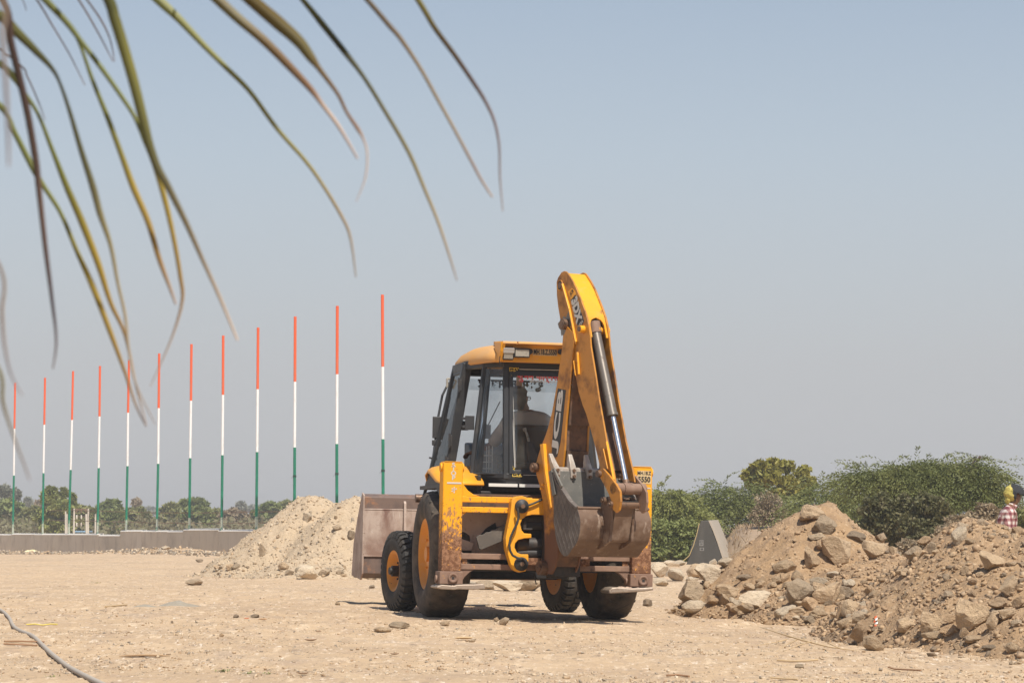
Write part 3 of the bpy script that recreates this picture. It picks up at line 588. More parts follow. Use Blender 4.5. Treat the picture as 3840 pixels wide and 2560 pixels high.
b.build('lever_boot', M['plastic'], cab); b = MB(); b.tube([P[2], vy(1975, 1625, -.30), vy(1967, 1608, -.30)], [.014, .012, .011], 10); b.tube([vy(1969, 1615, -.30), vy(1966, 1604, -.30)], .02, 12); b.build('control_lever', M['tooth'], cab)
b = MB(); p = vy(1818, 1618, .2); b.box(p + Vector((-.10, -.03, -.075)), p + Vector((.06, .03, .075))); b.cyl(p + Vector((-.02, 0, -.075)), p + Vector((-.02, 0, -.40)), .008, 8); b.build('cab_fan', M['console'], cab, bevel=.02)
b = MB(); p = vy(1812, 1700, .0)
for z_ in (-.02, -.09, -.16): b.tube([p + Vector((.1*math.cos(q), .07*math.sin(q), z_)) for q in [2*math.pi*i/18 for i in range(19)]], .004, 6)
for q in range(6): a = q * math.pi / 3; b.tube([p + Vector((.1*math.cos(a), .07*math.sin(a), .08)), p + Vector((.1*math.cos(a), .07*math.sin(a), -.2))], .004, 6)
b.build('wire_holder', M['reflector'], cab)
b = MB(); b.cyl((-.02, .34, 2.62), (-.02, .34, 2.38), .035, 14); b.build('roof_post', M['panel'], cab)
# ---- fenders: a shallow yellow cap over a black wheel arch
for s in (-1, 1):
    ysec = [-.66, -.62, -.54, -.42, -.30, -.18, -.05, .10, .24, .34, .38]
    def zl(y): return 1.40 + .13 * smooth(-.6, .15, y) - .10 * smooth(.15, .4, y)
    def ztop(y): return zl(y) + .095 * (1 - ((y + .12) / .54) ** 2) ** .5 if abs((y + .12) / .54) < 1 else zl(y)
    rows = []
    for xo, f in ((1.06, 0.), (1.075, .10), (1.06, .42), (1.02, .72), (.95, .92), (.86, 1.), (.60, 1.0)):
        rows.append([Vector((s * (xo - .10 * max(0, abs(y + .14) - .36) / .18 * (.6 if xo > .9 else 0)), y, zl(y) + (ztop(y) - zl(y)) * f)) for y in ysec])
    m_ = len(ysec); vs = [v for r in rows for v in r]; k = len(vs)
    fs = [(i*m_+j, i*m_+j+1, (i+1)*m_+j+1, (i+1)*m_+j) for i in range(len(rows)-1) for j in range(m_-1)]
    b = MB(); b.add(vs, fs, 0, True); fo = b.build('fender', M['yellow'], veh); md = fo.modifiers.new('thick', 'SOLIDIFY'); md.thickness = .018; md.offset = -1
    b = MB(); pts = [(y, zl(y) + .02) for y in ysec]; arch = [(.66, 1.25), (.45, 1.35), (.2, 1.385), (-.1, 1.38), (-.35, 1.32), (-.5, 1.24)]
    pts = [(-.60, 1.22)] + [(y, zl(y) + .03) for y in ysec[1:-1]] + [(.66, 1.22)] + arch
    b.prism([Vector((s * 1.03, y, z)) for y, z in pts], (-s * .03, 0, 0)); b.box((min(s*.60, s*1.04), -.55, 1.36), (max(s*.60, s*1.04), .68, 1.40)); b.build('wheel_arch', M['plastic'], veh)
    b = MB(); b.box((s*.64 - .02, -.60, 1.08), (s*.64 + .02, .7, 1.5)); b.build('fender_panel', M['grime'], veh, bevel=.01)
b = MB(); p = vy(2321, 1622, .0); b.box(p + Vector((-.032, -.03, -.055)), p + Vector((.032, .03, .055))); tl = b.build('tail_lamp', M['amber'], veh, bevel=.01)
b = MB(); b.box(p + Vector((-.02, -.012, -.42)), p + Vector((.02, .012, -.055))); b.build('lamp_stalk', M['reflector'], tl)
# ---- lettering on the legs
def legtext(body, x, z, h, m, xs=1, bold=.001, nm='leg_lettering', par=None):
    return text_mesh(body, nm, m, par, face_frame((x, -1.0525, z), (1, 0, 0), (0, 0, 1)), h, xs=xs, bold=bold)
for ch, yy in (('S', 280), ('T', 306), ('O', 342), ('P', 376)):
    p = vy(*z2(785, yy), -1.05); legtext(ch, p.x, p.z, .062, M['decal'], 1.1, .002, par=legL)
p = vy(*z2(790, 412), -1.05); b = MB(); b.box((p.x - .075, -1.0535, p.z - .009), (p.x + .075, -1.049, p.z + .009)); b.build('painted_bar', M['decal'], legL)
p = vy(*z2(790, 464), -1.05); legtext('✽', p.x, p.z, .085, M['decal'], 1, .001, par=legL)
a, c = vy(*z2(2136, 320), -1.05), vy(*z2(2236, 420), -1.05)
b = MB(); b.box((a.x, -1.0535, c.z), (c.x, -1.049, a.z)); pl2 = b.build('leg_plate', M['plate'], legR)
xm = (a.x + c.x) / 2; text_mesh('MH.18.Z', 'leg_lettering', M['decalblack'], pl2, face_frame((xm, -1.0555, a.z - (a.z - c.z) * .20), (1, 0, 0), (0, 0, 1)), .050, xs=.82, bold=.0012)
text_mesh('5550', 'leg_lettering', M['decalblack'], pl2, face_frame((xm, -1.0555, a.z - (a.z - c.z) * .68), (1, 0, 0), (0, 0, 1)), .078, xs=.85, bold=.0025)
p = vy(*z2(2192, 500), -1.05); b = MB(); b.cyl((p.x, -1.054, p.z), (p.x, -1.045, p.z), .033, 24); b.build('paint_dot', M['green_dot'], legR)
p = vy(*z2(2192, 450), -1.05); b = MB(); b.box((p.x - .06, -1.0535, p.z - .006), (p.x + .06, -1.049, p.z + .006)); b.build('painted_bar', M['decal'], legR)
# ------------------------------------------------------------------ digging arm (its own vertical plane, slewed)
SLEW = 30.0
AMw = Matrix.Translation((.48, 25.8, 0)) @ Matrix.Rotation(R(SLEW), 4, 'Z') @ Matrix.Rotation(R(1.0), 4, 'Y')
A = Fr(AMw); AL = VM.inverted() @ AMw              # arm frame inside the vehicle's frame
ax = lambda q, x: A.on(0, *q, x)
def plate(pts, x0, x1, mb, mi=0): mb.prism([Vector((x0, p.y, p.z)) for p in pts], (x1 - x0, 0, 0), mi)
# kingpost
b = MB(); P = [ax(q, -.17) for q in (z2(1440, 560), z2(1452, 1000), z2(1500, 1082), z2(1560, 1086), z2(1570, 960), z2(1560, 560))]
b.box((-.10, .02, .47), (.17, .20, 1.12)); b.box((-.12, -.10, .46), (.19, .08, .72)); b.cyl((.03, .1, .44), (.03, .1, 1.2), .11, 24); b.build('kingpost', M['grime'], veh, AL, bevel=.012)
# boom
BW = .145
bl = [z1(1588, 520), z1(1583, 590), z1(1565, 720), z1(1545, 860), z1(1510, 1060), z1(1480, 1180), z1(1462, 1235), z1(1424, 1330), z1(1398, 1420), z1(1385, 1465), z1(1394, 1530),
      z2(1415, 420), z2(1440, 540), z2(1450, 700), z2(1455, 900), z2(1448, 1010), z2(1455, 1078), z2(1505, 1082), z2(1530, 1030), z2(1545, 960), z2(1560, 760), z2(1570, 560), z2(1578, 400),
      z1(1590, 1450), z1(1600, 1350), z1(1610, 1160), z1(1625, 1000), z1(1640, 860), z1(1655, 700), z1(1668, 560), z1(1660, 480), z1(1620, 440)]
BP = [ax(q, -BW) for q in bl]
boom = bpy.data.objects.new('boom', None); sc.collection.objects.link(boom); boom.parent = veh; boom.matrix_basis = AL
for s in (-1, 1):
    b = MB(); plate(BP, s*BW, s*(BW - .022), b); b.build('boom_side', M['yellow_arm_shaded'], boom, bevel=.004)
# rear and front cover plates follow the outline, set in a little
def cover(P, x, inset, name, m, parent, th=.012):
    cen = sum(P, Vector()) / len(P); b = MB()
    for p, q in zip(P[:-1], P[1:]):
        d = (q - p); nrm = Vector((0, -d.z, d.y)).normalized()
        if nrm.dot(p - cen) > 0: nrm = -nrm
        v = [p + nrm*inset, q + nrm*inset, q + nrm*(inset + th), p + nrm*(inset + th)]
        b.prism([Vector((-x, k.y, k.z)) for k in v], (2*x, 0, 0))
    return b.build(name, m, parent)
cover(BP[18:29], BW - .022, .010, 'boom_rear_plate', M['rustplate'], boom)
cover(BP[0:16], BW - .022, .006, 'boom_front_plate', M['yellow_arm_shaded'], boom)
b = MB(); S = [ax(q, -BW) for q in (z1(1440, 1305), z1(1466, 1300), z2(1480, 330), z2(1508, 590), z2(1500, 605), z2(1470, 440), z1(1452, 1400))]
b.prism([Vector((-BW - .035, p.y, p.z)) for p in S[:3]] + [Vector((-BW - .012, p.y, p.z)) for p in S[3:5]] + [Vector((-BW - .022, p.y, p.z)) for p in S[5:]], (.04, 0, 0)); b.build('boom_rib', M['yellow'], boom, bevel=.003)
for q, r in ((z1(1400, 1475), .048), (z2(1452, 1035), .075)):
    p = ax(q, -BW); b = MB(); b.cyl((-BW - .06, p.y, p.z), (BW + .06, p.y, p.z), r, 24); b.cyl((-BW - .075, p.y, p.z), (-BW - .058, p.y, p.z), r*.6, 6); b.build('boom_pin', M['pin'], boom, bevel=.004)
for q in (z2(1448, 425), z2(1436, 452)):
    p = ax(q, -BW); b = MB(); b.cyl((-BW - .02, p.y, p.z), (-BW, p.y, p.z), .014, 10); b.build('grease_nipple', M['yellow'], boom)
# boom lettering
def sidetext(body, q0, q1, x, h, m, par, nm, xs=1., bold=.0, lift=.003, flip=False):
    """text running along the side plate from pixel q0 to q1, letters' feet to the right of the run"""
    p0, p1 = ax(q0, x), ax(q1, x); d = (p1 - p0); mid = (p0 + p1) / 2
    nrm = Vector((-1, 0, 0)); xd = d.normalized(); yd = nrm.cross(xd)
    return text_mesh(body, nm, m, par, face_frame(mid + nrm * lift, xd, yd), h, xs=xs, bold=bold)
b = MB(); D = [ax(q, -BW) for q in (z1(1553, 893), z1(1612, 905), z1(1590, 1130), z1(1572, 1290), z1(1548, 1395), z1(1508, 1408), z1(1512, 1290), z1(1528, 1080))]
plate(D, -BW - .0025, -BW + .001, b); b.build('boom_decal', M['decalblack'], boom)
PXM = 26 / 9400
sidetext('JCB', z1(1530, 1350), z1(1582, 905), -BW, .165, M['decal'], boom, 'boom_lettering', xs=1.0, bold=.007, lift=.0045)
# fit the letters to their run
o = bpy.data.objects['boom_lettering']; p0, p1 = ax(z1(1530, 1372), -BW), ax(z1(1582, 903), -BW); xs_ = [v.co.x for v in o.data.vertices]; ys_ = [v.co.y for v in o.data.vertices]
k = (p1 - p0).length / (max(xs_) - min(xs_)); kk = .135 / (max(ys_) - min(ys_))
xm, ym = (max(xs_) + min(xs_)) / 2, (max(ys_) + min(ys_)) / 2
for v in o.data.vertices: v.co.x = (v.co.x - xm) * k; v.co.y = (v.co.y - ym) * kk
o.matrix_basis.translation = (p0 + p1) / 2 + Vector((-.0045, 0, 0))
# dipper
DW = .122
dl = [z6(245, 300), z6(250, 560), z6(275, 780), z6(320, 1050), z6(345, 1180), z6(372, 1310), z1(1588, 520), z1(1610, 600), z7(690, 60), z7(720, 220), z7(770, 380), z7(810, 480), z7(850, 620), z7(900, 800), z7(940, 960), z7(975, 1120), z7(1010, 1230),
      z7(1150, 1270), z7(1130, 1150), z7(1090, 970), z7(1045, 780), z7(1000, 520), z7(960, 300), z7(915, 0), z6(915, 1560), z6(900, 1350), z6(870, 1130), z6(830, 960), z6(770, 780), z6(700, 600), z6(620, 400), z6(540, 250), z6(455, 120), z6(430, 95), z6(390, 85), z6(340, 110), z6(270, 220)]
DP = [ax(q, -DW) for q in dl]
dip = bpy.data.objects.new('dipper', None); sc.collection.objects.link(dip); dip.parent = veh; dip.matrix_basis = AL
for s in (-1, 1):
    b = MB(); plate(DP, s*DW, s*(DW - .018), b); b.build('dipper_side', M['yellow_arm_shaded'], dip, bevel=.003)
# curved back plate with the arched slot for the ram
top = DP[27:34][::-1]                               # from the crown down the back
P = [p for p in top]
nseg = len(P)
b = MB(); xi = DW - .018
def inset(P, k, dst):
    d = (P[min(k+1, len(P)-1)] - P[max(k-1, 0)]).normalized(); nrm = Vector((0, d.z, -d.y))
    c = sum(DP, Vector()) / len(DP)
    if nrm.dot(c - P[k]) < 0: nrm = -nrm
    return P[k] + nrm * dst
ins = [inset(P, k, .016) for k in range(nseg)]; ins2 = [inset(P, k, .030) for k in range(nseg)]
for k in range(nseg - 1):
    v = [ins[k], ins[k+1], ins2[k+1], ins2[k]]; b.prism([Vector((-xi, q.y, q.z)) for q in v], (2*xi, 0, 0))
# the arch below: two cheeks whose inner edge is the arch
E0 = P[-1]; E1 = DP[25]; d = (E1 - E0); nn = inset(P, nseg - 1, .016) - P[-1]
for s in (-1, 1):
    prevx = None
    for i in range(9):
        t0_, t1_ = i / 9, (i + 1) / 9
        w0 = xi * (1 - math.sqrt(max(0, 1 - (1 - t0_ * 2.2) ** 2)) * .80) if t0_ < .45 else xi * .2
        w1 = xi * (1 - math.sqrt(max(0, 1 - (1 - t1_ * 2.2) ** 2)) * .80) if t1_ < .45 else xi * .2
        if i == 0: w0 = xi
        a0 = E0 + d * t0_ + nn; a1 = E0 + d * t1_ + nn
        vs = [Vector((s*xi, a0.y, a0.z)), Vector((s*(xi - w0), a0.y, a0.z)), Vector((s*(xi - w1), a1.y, a1.z)), Vector((s*xi, a1.y, a1.z))]
        b.prism(vs, nn.normalized() * .014)
b.build('dipper_back_plate', M['yellow'], dip)
fp = [p for p in DP[0:17]]
cover(fp, xi, .006, 'dipper_front_plate', M['yellow_arm_shaded'], dip)
b = MB(); b.add([(-xi, p.y, p.z) for p in [DP[26] * .5 + DP[4] * .5, DP[23] * .5 + DP[8] * .5]] , []); 
b = MB()
for i, (p, q) in enumerate(((DP[5]*.55 + DP[25]*.45, DP[8]*.55 + DP[23]*.45), (DP[8]*.55 + DP[23]*.45, DP[12]*.5 + DP[21]*.5), (DP[12]*.5 + DP[21]*.5, DP[15]*.5 + DP[18]*.5))):
    b.bar(Vector((0, p.y, p.z)), Vector((0, q.y, q.z)), 2*xi, .012, up=(0, 1, 0)) if False else b.prism([Vector((-xi, p.y, p.z)), Vector((-xi, q.y, q.z)), Vector((-xi, q.y + .012, q.z)), Vector((-xi, p.y + .012, p.z))], (2*xi, 0, 0))
b.build('dipper_web', M['rustplate'], dip)
def rib(q0, q1, w, t=.022, name='dipper_rib'):
    p, q = ax(q0, -DW), ax(q1, -DW); b = MB(); b.bar(Vector((-DW - t/2, p.y, p.z)), Vector((-DW - t/2, q.y, q.z)), t, w, up=(0, -1, .3)); b.build(name, M['yellow'], dip, bevel=.003)
rib(z6(378, 335), z6(520, 840), .016); rib(z6(520, 840), z6(650, 1510), .016); rib(z1(1703, 628), z1(1714, 790), .014); rib(z1(1678, 690), z1(1692, 800), .012)
rib(z7(1028, 885), z7(1080, 1120), .014); rib(z7(1062, 800), z7(1145, 1250), .014)
p, q = ax(z7(1100, 710), DW), ax(z7(1200, 1100), DW); b = MB(); b.bar(Vector((DW - .03, p.y, p.z)), Vector((DW - .03, q.y, q.z)), .03, .03, up=(0, -1, .3)); b.build('dipper_rib', M['yellow_arm_shaded'], dip, bevel=.003)
for q, r, ext, m in ((z6(440, 1130), .056, .055, 'pin'), (z6(322, 365), .044, .004, 'grime'), (z6(775, 1225), .038, .05, 'yellow')):
    p = ax(q, -DW); b = MB(); b.cyl((-DW - ext, p.y, p.z), (DW + ext, p.y, p.z), r, 24); b.cyl((-DW - ext - .008, p.y, p.z), (-DW - ext + .002, p.y, p.z), r * .72, 20, 1); b.build('dipper_pin', [M[m], M['pin']], dip, bevel=.006)
p = ax(z6(322, 365), -DW); b = MB(); b.lathe([(.046, -.0), (.056, -.0), (.056, .012), (.046, .012)], (-DW - .012, p.y, p.z), (1, 0, 0), 28, close=True); b.build('pin_collar', M['yellow_arm_shaded'], dip)
b = MB()                                            # dark grease stain round the big pin
p = ax(z6(430, 1140), -DW); pts = []
for i in range(26):
    q = 2*math.pi*i/26; rr = (.10 + .025 * math.sin(3*q + 1) + .02 * math.sin(7*q)); pts.append(Vector((-DW - .0015, p.y + rr * 1.15 * math.cos(q), p.z - .02 + rr * 1.35 * math.sin(q))))
b.prism(pts, (.002, 0, 0)); b.build('grease_stain', M['barrel'], dip)
# dipper decal
b = MB(); D = [ax(q, -DW) for q in (z6(528, 655), z6(615, 552), z6(788, 1060), z6(745, 1165), z6(690, 1232), z6(668, 1170))]; plate(D, -DW - .0025, -DW + .001, b); b.build('dipper_decal', M['decalblack'], dip)
b = MB(); D = [ax(q, -DW) for q in (z6(468, 490), z6(545, 420), z6(608, 480), z6(618, 545), z6(530, 648))]; plate(D, -DW - .0025, -DW + .001, b); b.build('dipper_badge', M['yellow'], dip)
def fit(o, p0, p1, h, lift=.0045):
    xs_ = [v.co.x for v in o.data.vertices]; ys_ = [v.co.y for v in o.data.vertices]
    k = (p1 - p0).length / (max(xs_) - min(xs_)); kk = h / (max(ys_) - min(ys_)); xm, ym = (max(xs_) + min(xs_)) / 2, (max(ys_) + min(ys_)) / 2
    for v in o.data.vertices: v.co.x = (v.co.x - xm) * k; v.co.y = (v.co.y - ym) * kk
    xd = (p1 - p0).normalized(); nrm = Vector((-1, 0, 0)); o.matrix_basis = face_frame((p0 + p1) / 2 + nrm * lift, xd, nrm.cross(xd))
o = sidetext('3DX', z6(585, 590), z6(715, 1110), -DW, .1, M['decal'], dip, 'dipper_lettering', bold=.006); fit(o, ax(z6(592, 615), -DW), ax(z6(702, 1085), -DW), .125)
o = sidetext('XTRA', z6(690, 1190), z6(760, 1060), -DW, .05, M['decal'], dip, 'dipper_lettering', bold=.001); fit(o, ax(z6(682, 1190), -DW), ax(z6(768, 1055), -DW), .035)
o = sidetext('JCB', z6(510, 590), z6(575, 470), -DW, .05, M['decalblack'], dip, 'dipper_lettering', bold=.001); fit(o, ax(z6(520, 560), -DW), ax(z6(580, 465), -DW), .05)
# bucket ram
b = MB(); r0, r1, r2, r3 = (ax(q, 0) for q in (z1(1822, 430), z1(1832, 490), z1(1955, 1098), z2(2062, 455)))
c_ = (r1 - r0).normalized()
b.tube([r0 - c_*.03, r1], .060, 22, 0); b.tube([r1, r2], .052, 22, 1); b.tube([r2 - (r2-r1).normalized()*.03, r2], .058, 22, 1)
ram = b.build('bucket_ram', [M['rustbeam'], M['barrel']], dip, bevel=.003)
b = MB(); b.tube([r2, r3], .029, 20); b.build('ram_rod', M['chrome'], dip)
b = MB(); b.tube([r3 + (r2 - r3).normalized()*.09, r3], .036, 18); b.build('rod_end', M['pin'], dip)
# tipping links
pl_ = [z4(*q) for q in ((900, 290), (940, 274), (1000, 340), (1070, 430), (1108, 500), (1115, 600), (1100, 685), (1070, 710), (1040, 680), (1035, 620), (1000, 530), (950, 430), (915, 370))]
LP = [ax(q, -.165) for q in pl_]
for s in (-1, 1):
    b = MB(); plate(LP, s*.165, s*.140, b); b.build('tipping_link', M['yellow_arm_shaded' if s < 0 else 'rustbeam'], dip, bevel=.004)
p = ax(z4(915, 330), -.165); b = MB(); b.cyl((-.20, p.y, p.z), (.20, p.y, p.z), .034, 20); b.build('link_pin', M['pin'], dip, bevel=.004)
p = r3; b = MB(); b.cyl((-.165, p.y, p.z), (-.055, p.y, p.z), .055, 22); b.cyl((-.052, p.y, p.z), (.052, p.y, p.z), .060, 22); b.cyl((.055, p.y, p.z), (.20, p.y, p.z), .055, 22); b.build('link_pin', M['rustbeam'], dip, bevel=.004)
# bucket
bk = bpy.data.objects.new('digging_bucket', None); sc.collection.objects.link(bk); bk.parent = veh; bk.matrix_basis = AL
HW = .415
side = [z4(*q) for q in ((446, 300), (470, 330), (500, 420), (560, 500), (620, 595), (690, 662), (712, 735), (722, 800), (716, 900), (690, 1000), (640, 1065), (598, 1128), (556, 1132), (515, 1075), (482, 960), (462, 800), (455, 500))]
SP = [ax(q, -HW) for q in side]
for s in (-1, 1):
    b = MB(); plate(SP, s*HW, s*(HW - .022), b)
    for p, q in zip(SP[1:5], SP[2:6]):               # raised rim along the opening
        b.bar(Vector((s*(HW - .004), p.y, p.z)), Vector((s*(HW - .004), q.y, q.z)), .05, .02, up=(0, -1, 1))
    if s < 0:                                        # hard-facing weld runs in a diamond lattice
        ys = [p.y for p in SP]; zs = [p.z for p in SP]
        def inside(y, z):
            c = False; n = len(SP)
            for i in range(n):
                a_, b_ = SP[i], SP[i-1]
                if (a_.z > z) != (b_.z > z) and y < (b_.y - a_.y) * (z - a_.z) / (b_.z - a_.z) + a_.y: c = not c
            return c
        for sg in (-1, 1):
            for k in range(-14, 22):
                run = []
                for j in range(60):
                    z = min(zs) + (max(zs) - min(zs)) * j / 59; y = min(ys) + k * .075 + sg * (z - min(zs)) * .62
                    if inside(y, z) and z < min(zs) + .66: run.append(Vector((-HW - .001, y, z)))
                    else:
                        if len(run) > 2: b.tube(run, .0016, 5)
                        run = []
                if len(run) > 2: b.tube(run, .0016, 5)
    b.build('bucket_side', M['digside'], bk, bevel=.004)
shell = SP[5:16]
b = MB()
def strip(P, th, x, mi):
    n = len(P); inn = []
    c = sum(SP, Vector()) / len(SP)
    for k in range(n):
        d = (P[min(k+1, n-1)] - P[max(k-1, 0)]).normalized(); nr = Vector((0, d.z, -d.y)); nr = nr if nr.dot(c - P[k]) > 0 else -nr
        inn.append(P[k] + nr * th)
    vs = []
    for q in P + inn: vs += [(-x, q.y, q.z), (x, q.y, q.z)]
    fs = []
    for k in range(n - 1):
        a0, a1, b0, b1 = 2*k, 2*k+2, 2*n + 2*k, 2*n + 2*k + 2
        fs += [(a0, a0+1, a1+1, a1), (b0+1, b0, b1, b1+1), (a0, a1, b1, b0), (a0+1, b0+1, b1+1, a1+1)]
    fs += [(0, 2*n, 2*n+1, 1), (2*n-2, 2*n-1, 4*n-1, 4*n-2)]
    b.add(vs, fs, mi)
def dense(P):
    # round off the traced profile: the shell is rolled plate with one folded ridge
    out = [P[0]]
    for i in range(len(P) - 1):
        p0, p1, p2_, p3 = P[max(i-1, 0)], P[i], P[i+1], P[min(i+2, len(P)-1)]
        for j in range(1, 5): t = j / 4; out.append(.5 * ((2*p1) + (p2_-p0)*t + (2*p0-5*p1+4*p2_-p3)*t*t + (-p0+3*p1-3*p2_+p3)*t**3))
    return out
strip(dense(shell), .02, HW - .001, 0)
b.build('bucket_shell', M['digbucket'], bk, soft=30)
b = MB(); strip([SP[14], SP[15], SP[16], SP[0] + Vector((0, .0, .0))], .022, HW - .023, 0); b.build('bucket_floor', M['diginner'], bk, bevel=.003)
b = MB(); p, q = SP[5], SP[6]; b.cyl((-HW, p.y, p.z), (HW, p.y, p.z), .016, 12); b.build('bucket_lip', M['digbucket'], bk)
# cutting lip plate and teeth
t0 = SP[0]; dirz = (SP[0] - SP[16]).normalized()
b = MB(); b.prism([Vector((-HW + .005, q.y, q.z)) for q in (t0 - dirz*.06 + Vector((0, -.012, 0)), t0 + dirz*.03 + Vector((0, -.012, 0)), t0 + dirz*.045 + Vector((0, .02, 0)), t0 - dirz*.06 + Vector((0, .035, 0)))], (2*HW - .01, 0, 0)); b.build('cutting_edge', M['tooth'], bk, bevel=.004)
for i in range(5):
    x = -HW + .035 + (2*HW - .07) * i / 4; lean = -.05 if i == 0 else -.012
    b = MB(); base = t0 - dirz*.02 + Vector((0, -.01, 0)); tip = t0 + dirz*.175 + Vector((0, -.005, 0))
    sec = [(base - dirz*.05, .032, .030), (base + dirz*.04, .036, .040), (base + dirz*.10, .030, .030), (tip, .021, .011)]
    vs = []
    for k, (c, w, h) in enumerate(sec):
        xx = x + lean * max(0, k - 1) / 2; vs += [(xx - w, c.y - h, c.z), (xx + w, c.y - h, c.z), (xx + w, c.y + h, c.z), (xx - w, c.y + h, c.z)]
    fs = [(3, 2, 1, 0), (12, 13, 14, 15)] + [(4*k+j, 4*k+(j+1) % 4, 4*k+4+(j+1) % 4, 4*k+4+j) for k in range(3) for j in range(4)]
    b.add(vs, fs); to = b.build('tooth', M['tooth'], bk, bevel=.006)
    c = MB()
    for dz in (-.03, .03): q = base + dirz*dz; c.cyl((x, q.y - .03, q.z), (x, q.y - .052, q.z), .017, 8)
    c.build('tooth_bolt', M['pin'], to)
b = MB(); p, q = ax(z4(440, 300), -HW), ax(z4(480, 540), -HW); b.bar(Vector((-HW - .012, p.y, p.z)), Vector((-HW - .012, q.y, q.z)), .02, .06, up=(0, -1, 0)); b.bar(Vector((-HW - .014, p.y - .06, p.z + .02)), Vector((-HW - .014, q.y - .14, q.z + .08)), .02, .035, up=(0, -1, 0)); b.build('side_cutter', M['diginner'], bk, bevel=.004)
# ears, link box and pins on the bucket's back
er = [z4(*q) for q in ((952, 572), (985, 550), (1015, 552), (1032, 600), (1022, 760), (1008, 990), (940, 1045), (885, 1072), (925, 985), (922, 880), (912, 700), (925, 620))]
EP = [ax(q, -.14) for q in er]
for s in (-1, 1):
    b = MB(); plate(EP, s*.14, s*.112, b); b.build('bucket_ear', M['digbucket'], bk, bevel=.004)
b = MB(); P = [ax(q, -.085) for q in (z4(1068, 690), z4(1010, 1000), z4(1030, 1006), z4(1100, 690))]
cp, cq = ax(z4(1150, 650), 0), ax(z4(1085, 985), 0)
b.prism([Vector((-.105, cp.y - .03, cp.z + .03)), Vector((-.105, cq.y - .045, cq.z)), Vector((-.105, cq.y + .03, cq.z - .02)), Vector((-.105, cp.y + .05, cp.z + .03))], (.21, 0, 0)); b.build('bucket_link', M['digbucket'], bk, bevel=.008)
b = MB(); b.box((-.13, cp.y - .05, cp.z - .01), (.15, cp.y + .05, cp.z + .055)); b.build('link_block', M['grime'], bk, bevel=.006)
for q, xw_ in ((z4(978, 590), .19), (z4(925, 950), .165), (z4(1048, 630), .19)):
    p = ax(q, -.14); b = MB(); b.cyl((-xw_, p.y, p.z), (xw_, p.y, p.z), .034, 20); b.cyl((-xw_ - .015, p.y, p.z), (-xw_, p.y, p.z), .022, 6); b.build('bucket_pin', M['pin'], bk, bevel=.004)
# ------------------------------------------------------------------ ground and heaps
def fb(x, y, sc_=1., o=4, z=0.): return noise.fractal(Vector((x * sc_, y * sc_, z)), .9, 2.1, o)
def gbase(x, y):
    z = -.0175 * max(-4, min(4, x - .13)) * smooth(14, 20, y) * (1 - smooth(34, 45, y))
    z += .21 * smooth(62, 102, y) * smooth(-22, -11, x) * (1 - smooth(-3, 4, x))
    return z
def ground(x, y):
    n = .024 * fb(x, y * 1.6, .35, 4, 3.) + .016 * fb(x, y, 1.7, 4, 8.) + (.011 * fb(x, y, 5.5, 3, 14.) if abs(x) < 9 and y < 45 else 0)
    k = 1.0
    if abs(x - .13) < 1.6 and 26 < y < 30.5: k = .35                 # levelled under the wheels
    z = gbase(x, y) + n * k
    for cx_, cy_, h, r in RUTS: 
        d = math.hypot(x - cx_, (y - cy_) * 1.3); z += h * math.exp(-(d / r) ** 2)
    return z
RUTS = [(-12.5, 104, .18, 4.0), (-17.5, 122, .28, 1.6), (-13, 112, .14, 2.0), (4.2, 20.2, .06, 1.8), (-2.0, 23.5, .03, 1.4), (2.4, 18.2, .03, 1.2)]
def cone(x, y, cx_, cy_, r, h, p=1.0, ey=1.0):
    d = math.hypot(x - cx_, (y - cy_) * ey) / r
    return h * max(0., 1 - d) ** p if d > .18 else h * (1 - .18 ** 1 - (d*d - .0324) / .36 * 1.0) ** p
def smax(vals, k=.12):
    m = max(vals)
    if m <= 0: return 0.
    return m + k * math.log(sum(math.exp((v - m) / k) for v in vals)) - k * math.log(len(vals)) * (1 - smooth(0, .25, m))
def px2(px, D): return (px - CX) / F * D
LEFT = [(px2(1168, 54), 54, 2.45, 1.90, 1.02, 1.0), (px2(1335, 52.5), 52.5, 2.0, 1.84, 1.0, 1.), (px2(1050, 53), 53, 1.6, .85, 1., 1.), (px2(960, 53.2), 53.2, 1.4, .42, 1., 1.), (px2(1200, 51.2), 51.2, 1.6, .55, 1., 1.)]
RIGHT = [(px2(3068, 29.3), 29.3, 1.75, 1.36, .95, .95), (px2(3330, 27.6), 27.6, 1.65, .82, .9, .95), (px2(3640, 22.2), 22.2, 1.32, 1.14, .95, .42), (px2(3900, 21.8), 21.8, 1.7, 1.04, .95, .46), (px2(3440, 23.4), 23.4, 1.0, .62, 1., .5), (px2(3230, 27.2), 27.2, 1.3, .5, 1., .95), (px2(4300, 21.5), 21.5, 2.4, 1.0, 1, .6)]
def heap_h(x, y, L_, seed):
    hs = [cone(x, y, a, b_, r, h, p, e) for a, b_, r, h, p, e in L_]
    h = max(hs); s2 = sorted(hs)[-2]
    h += .10 * math.exp(-((h - s2) / .16) ** 2) * smooth(.02, .2, h) * smooth(.02, .2, s2) * .6
    if h <= 0: return -.08
    k = smooth(0, .25, h)
    return h + k * (.10 * fb(x, y, .9, 3, seed) + .055 * fb(x, y, 3.1, 4, seed + 5) + .022 * fb(x, y, 9, 3, seed + 9))
def hl(x, y): return heap_h(x, y, LEFT, 2.)
def hr(x, y): return heap_h(x, y, RIGHT, 4.)
def surf_h(x, y):
    z = ground(x, y)
    if 48 < y < 58 and -8.5 < x < -.5: z = max(z, gbase(x, y) + hl(x, y))
    if 15.6 < y < 32 and .8 < x < 9: z = max(z, gbase(x, y) + hr(x, y))
    return z
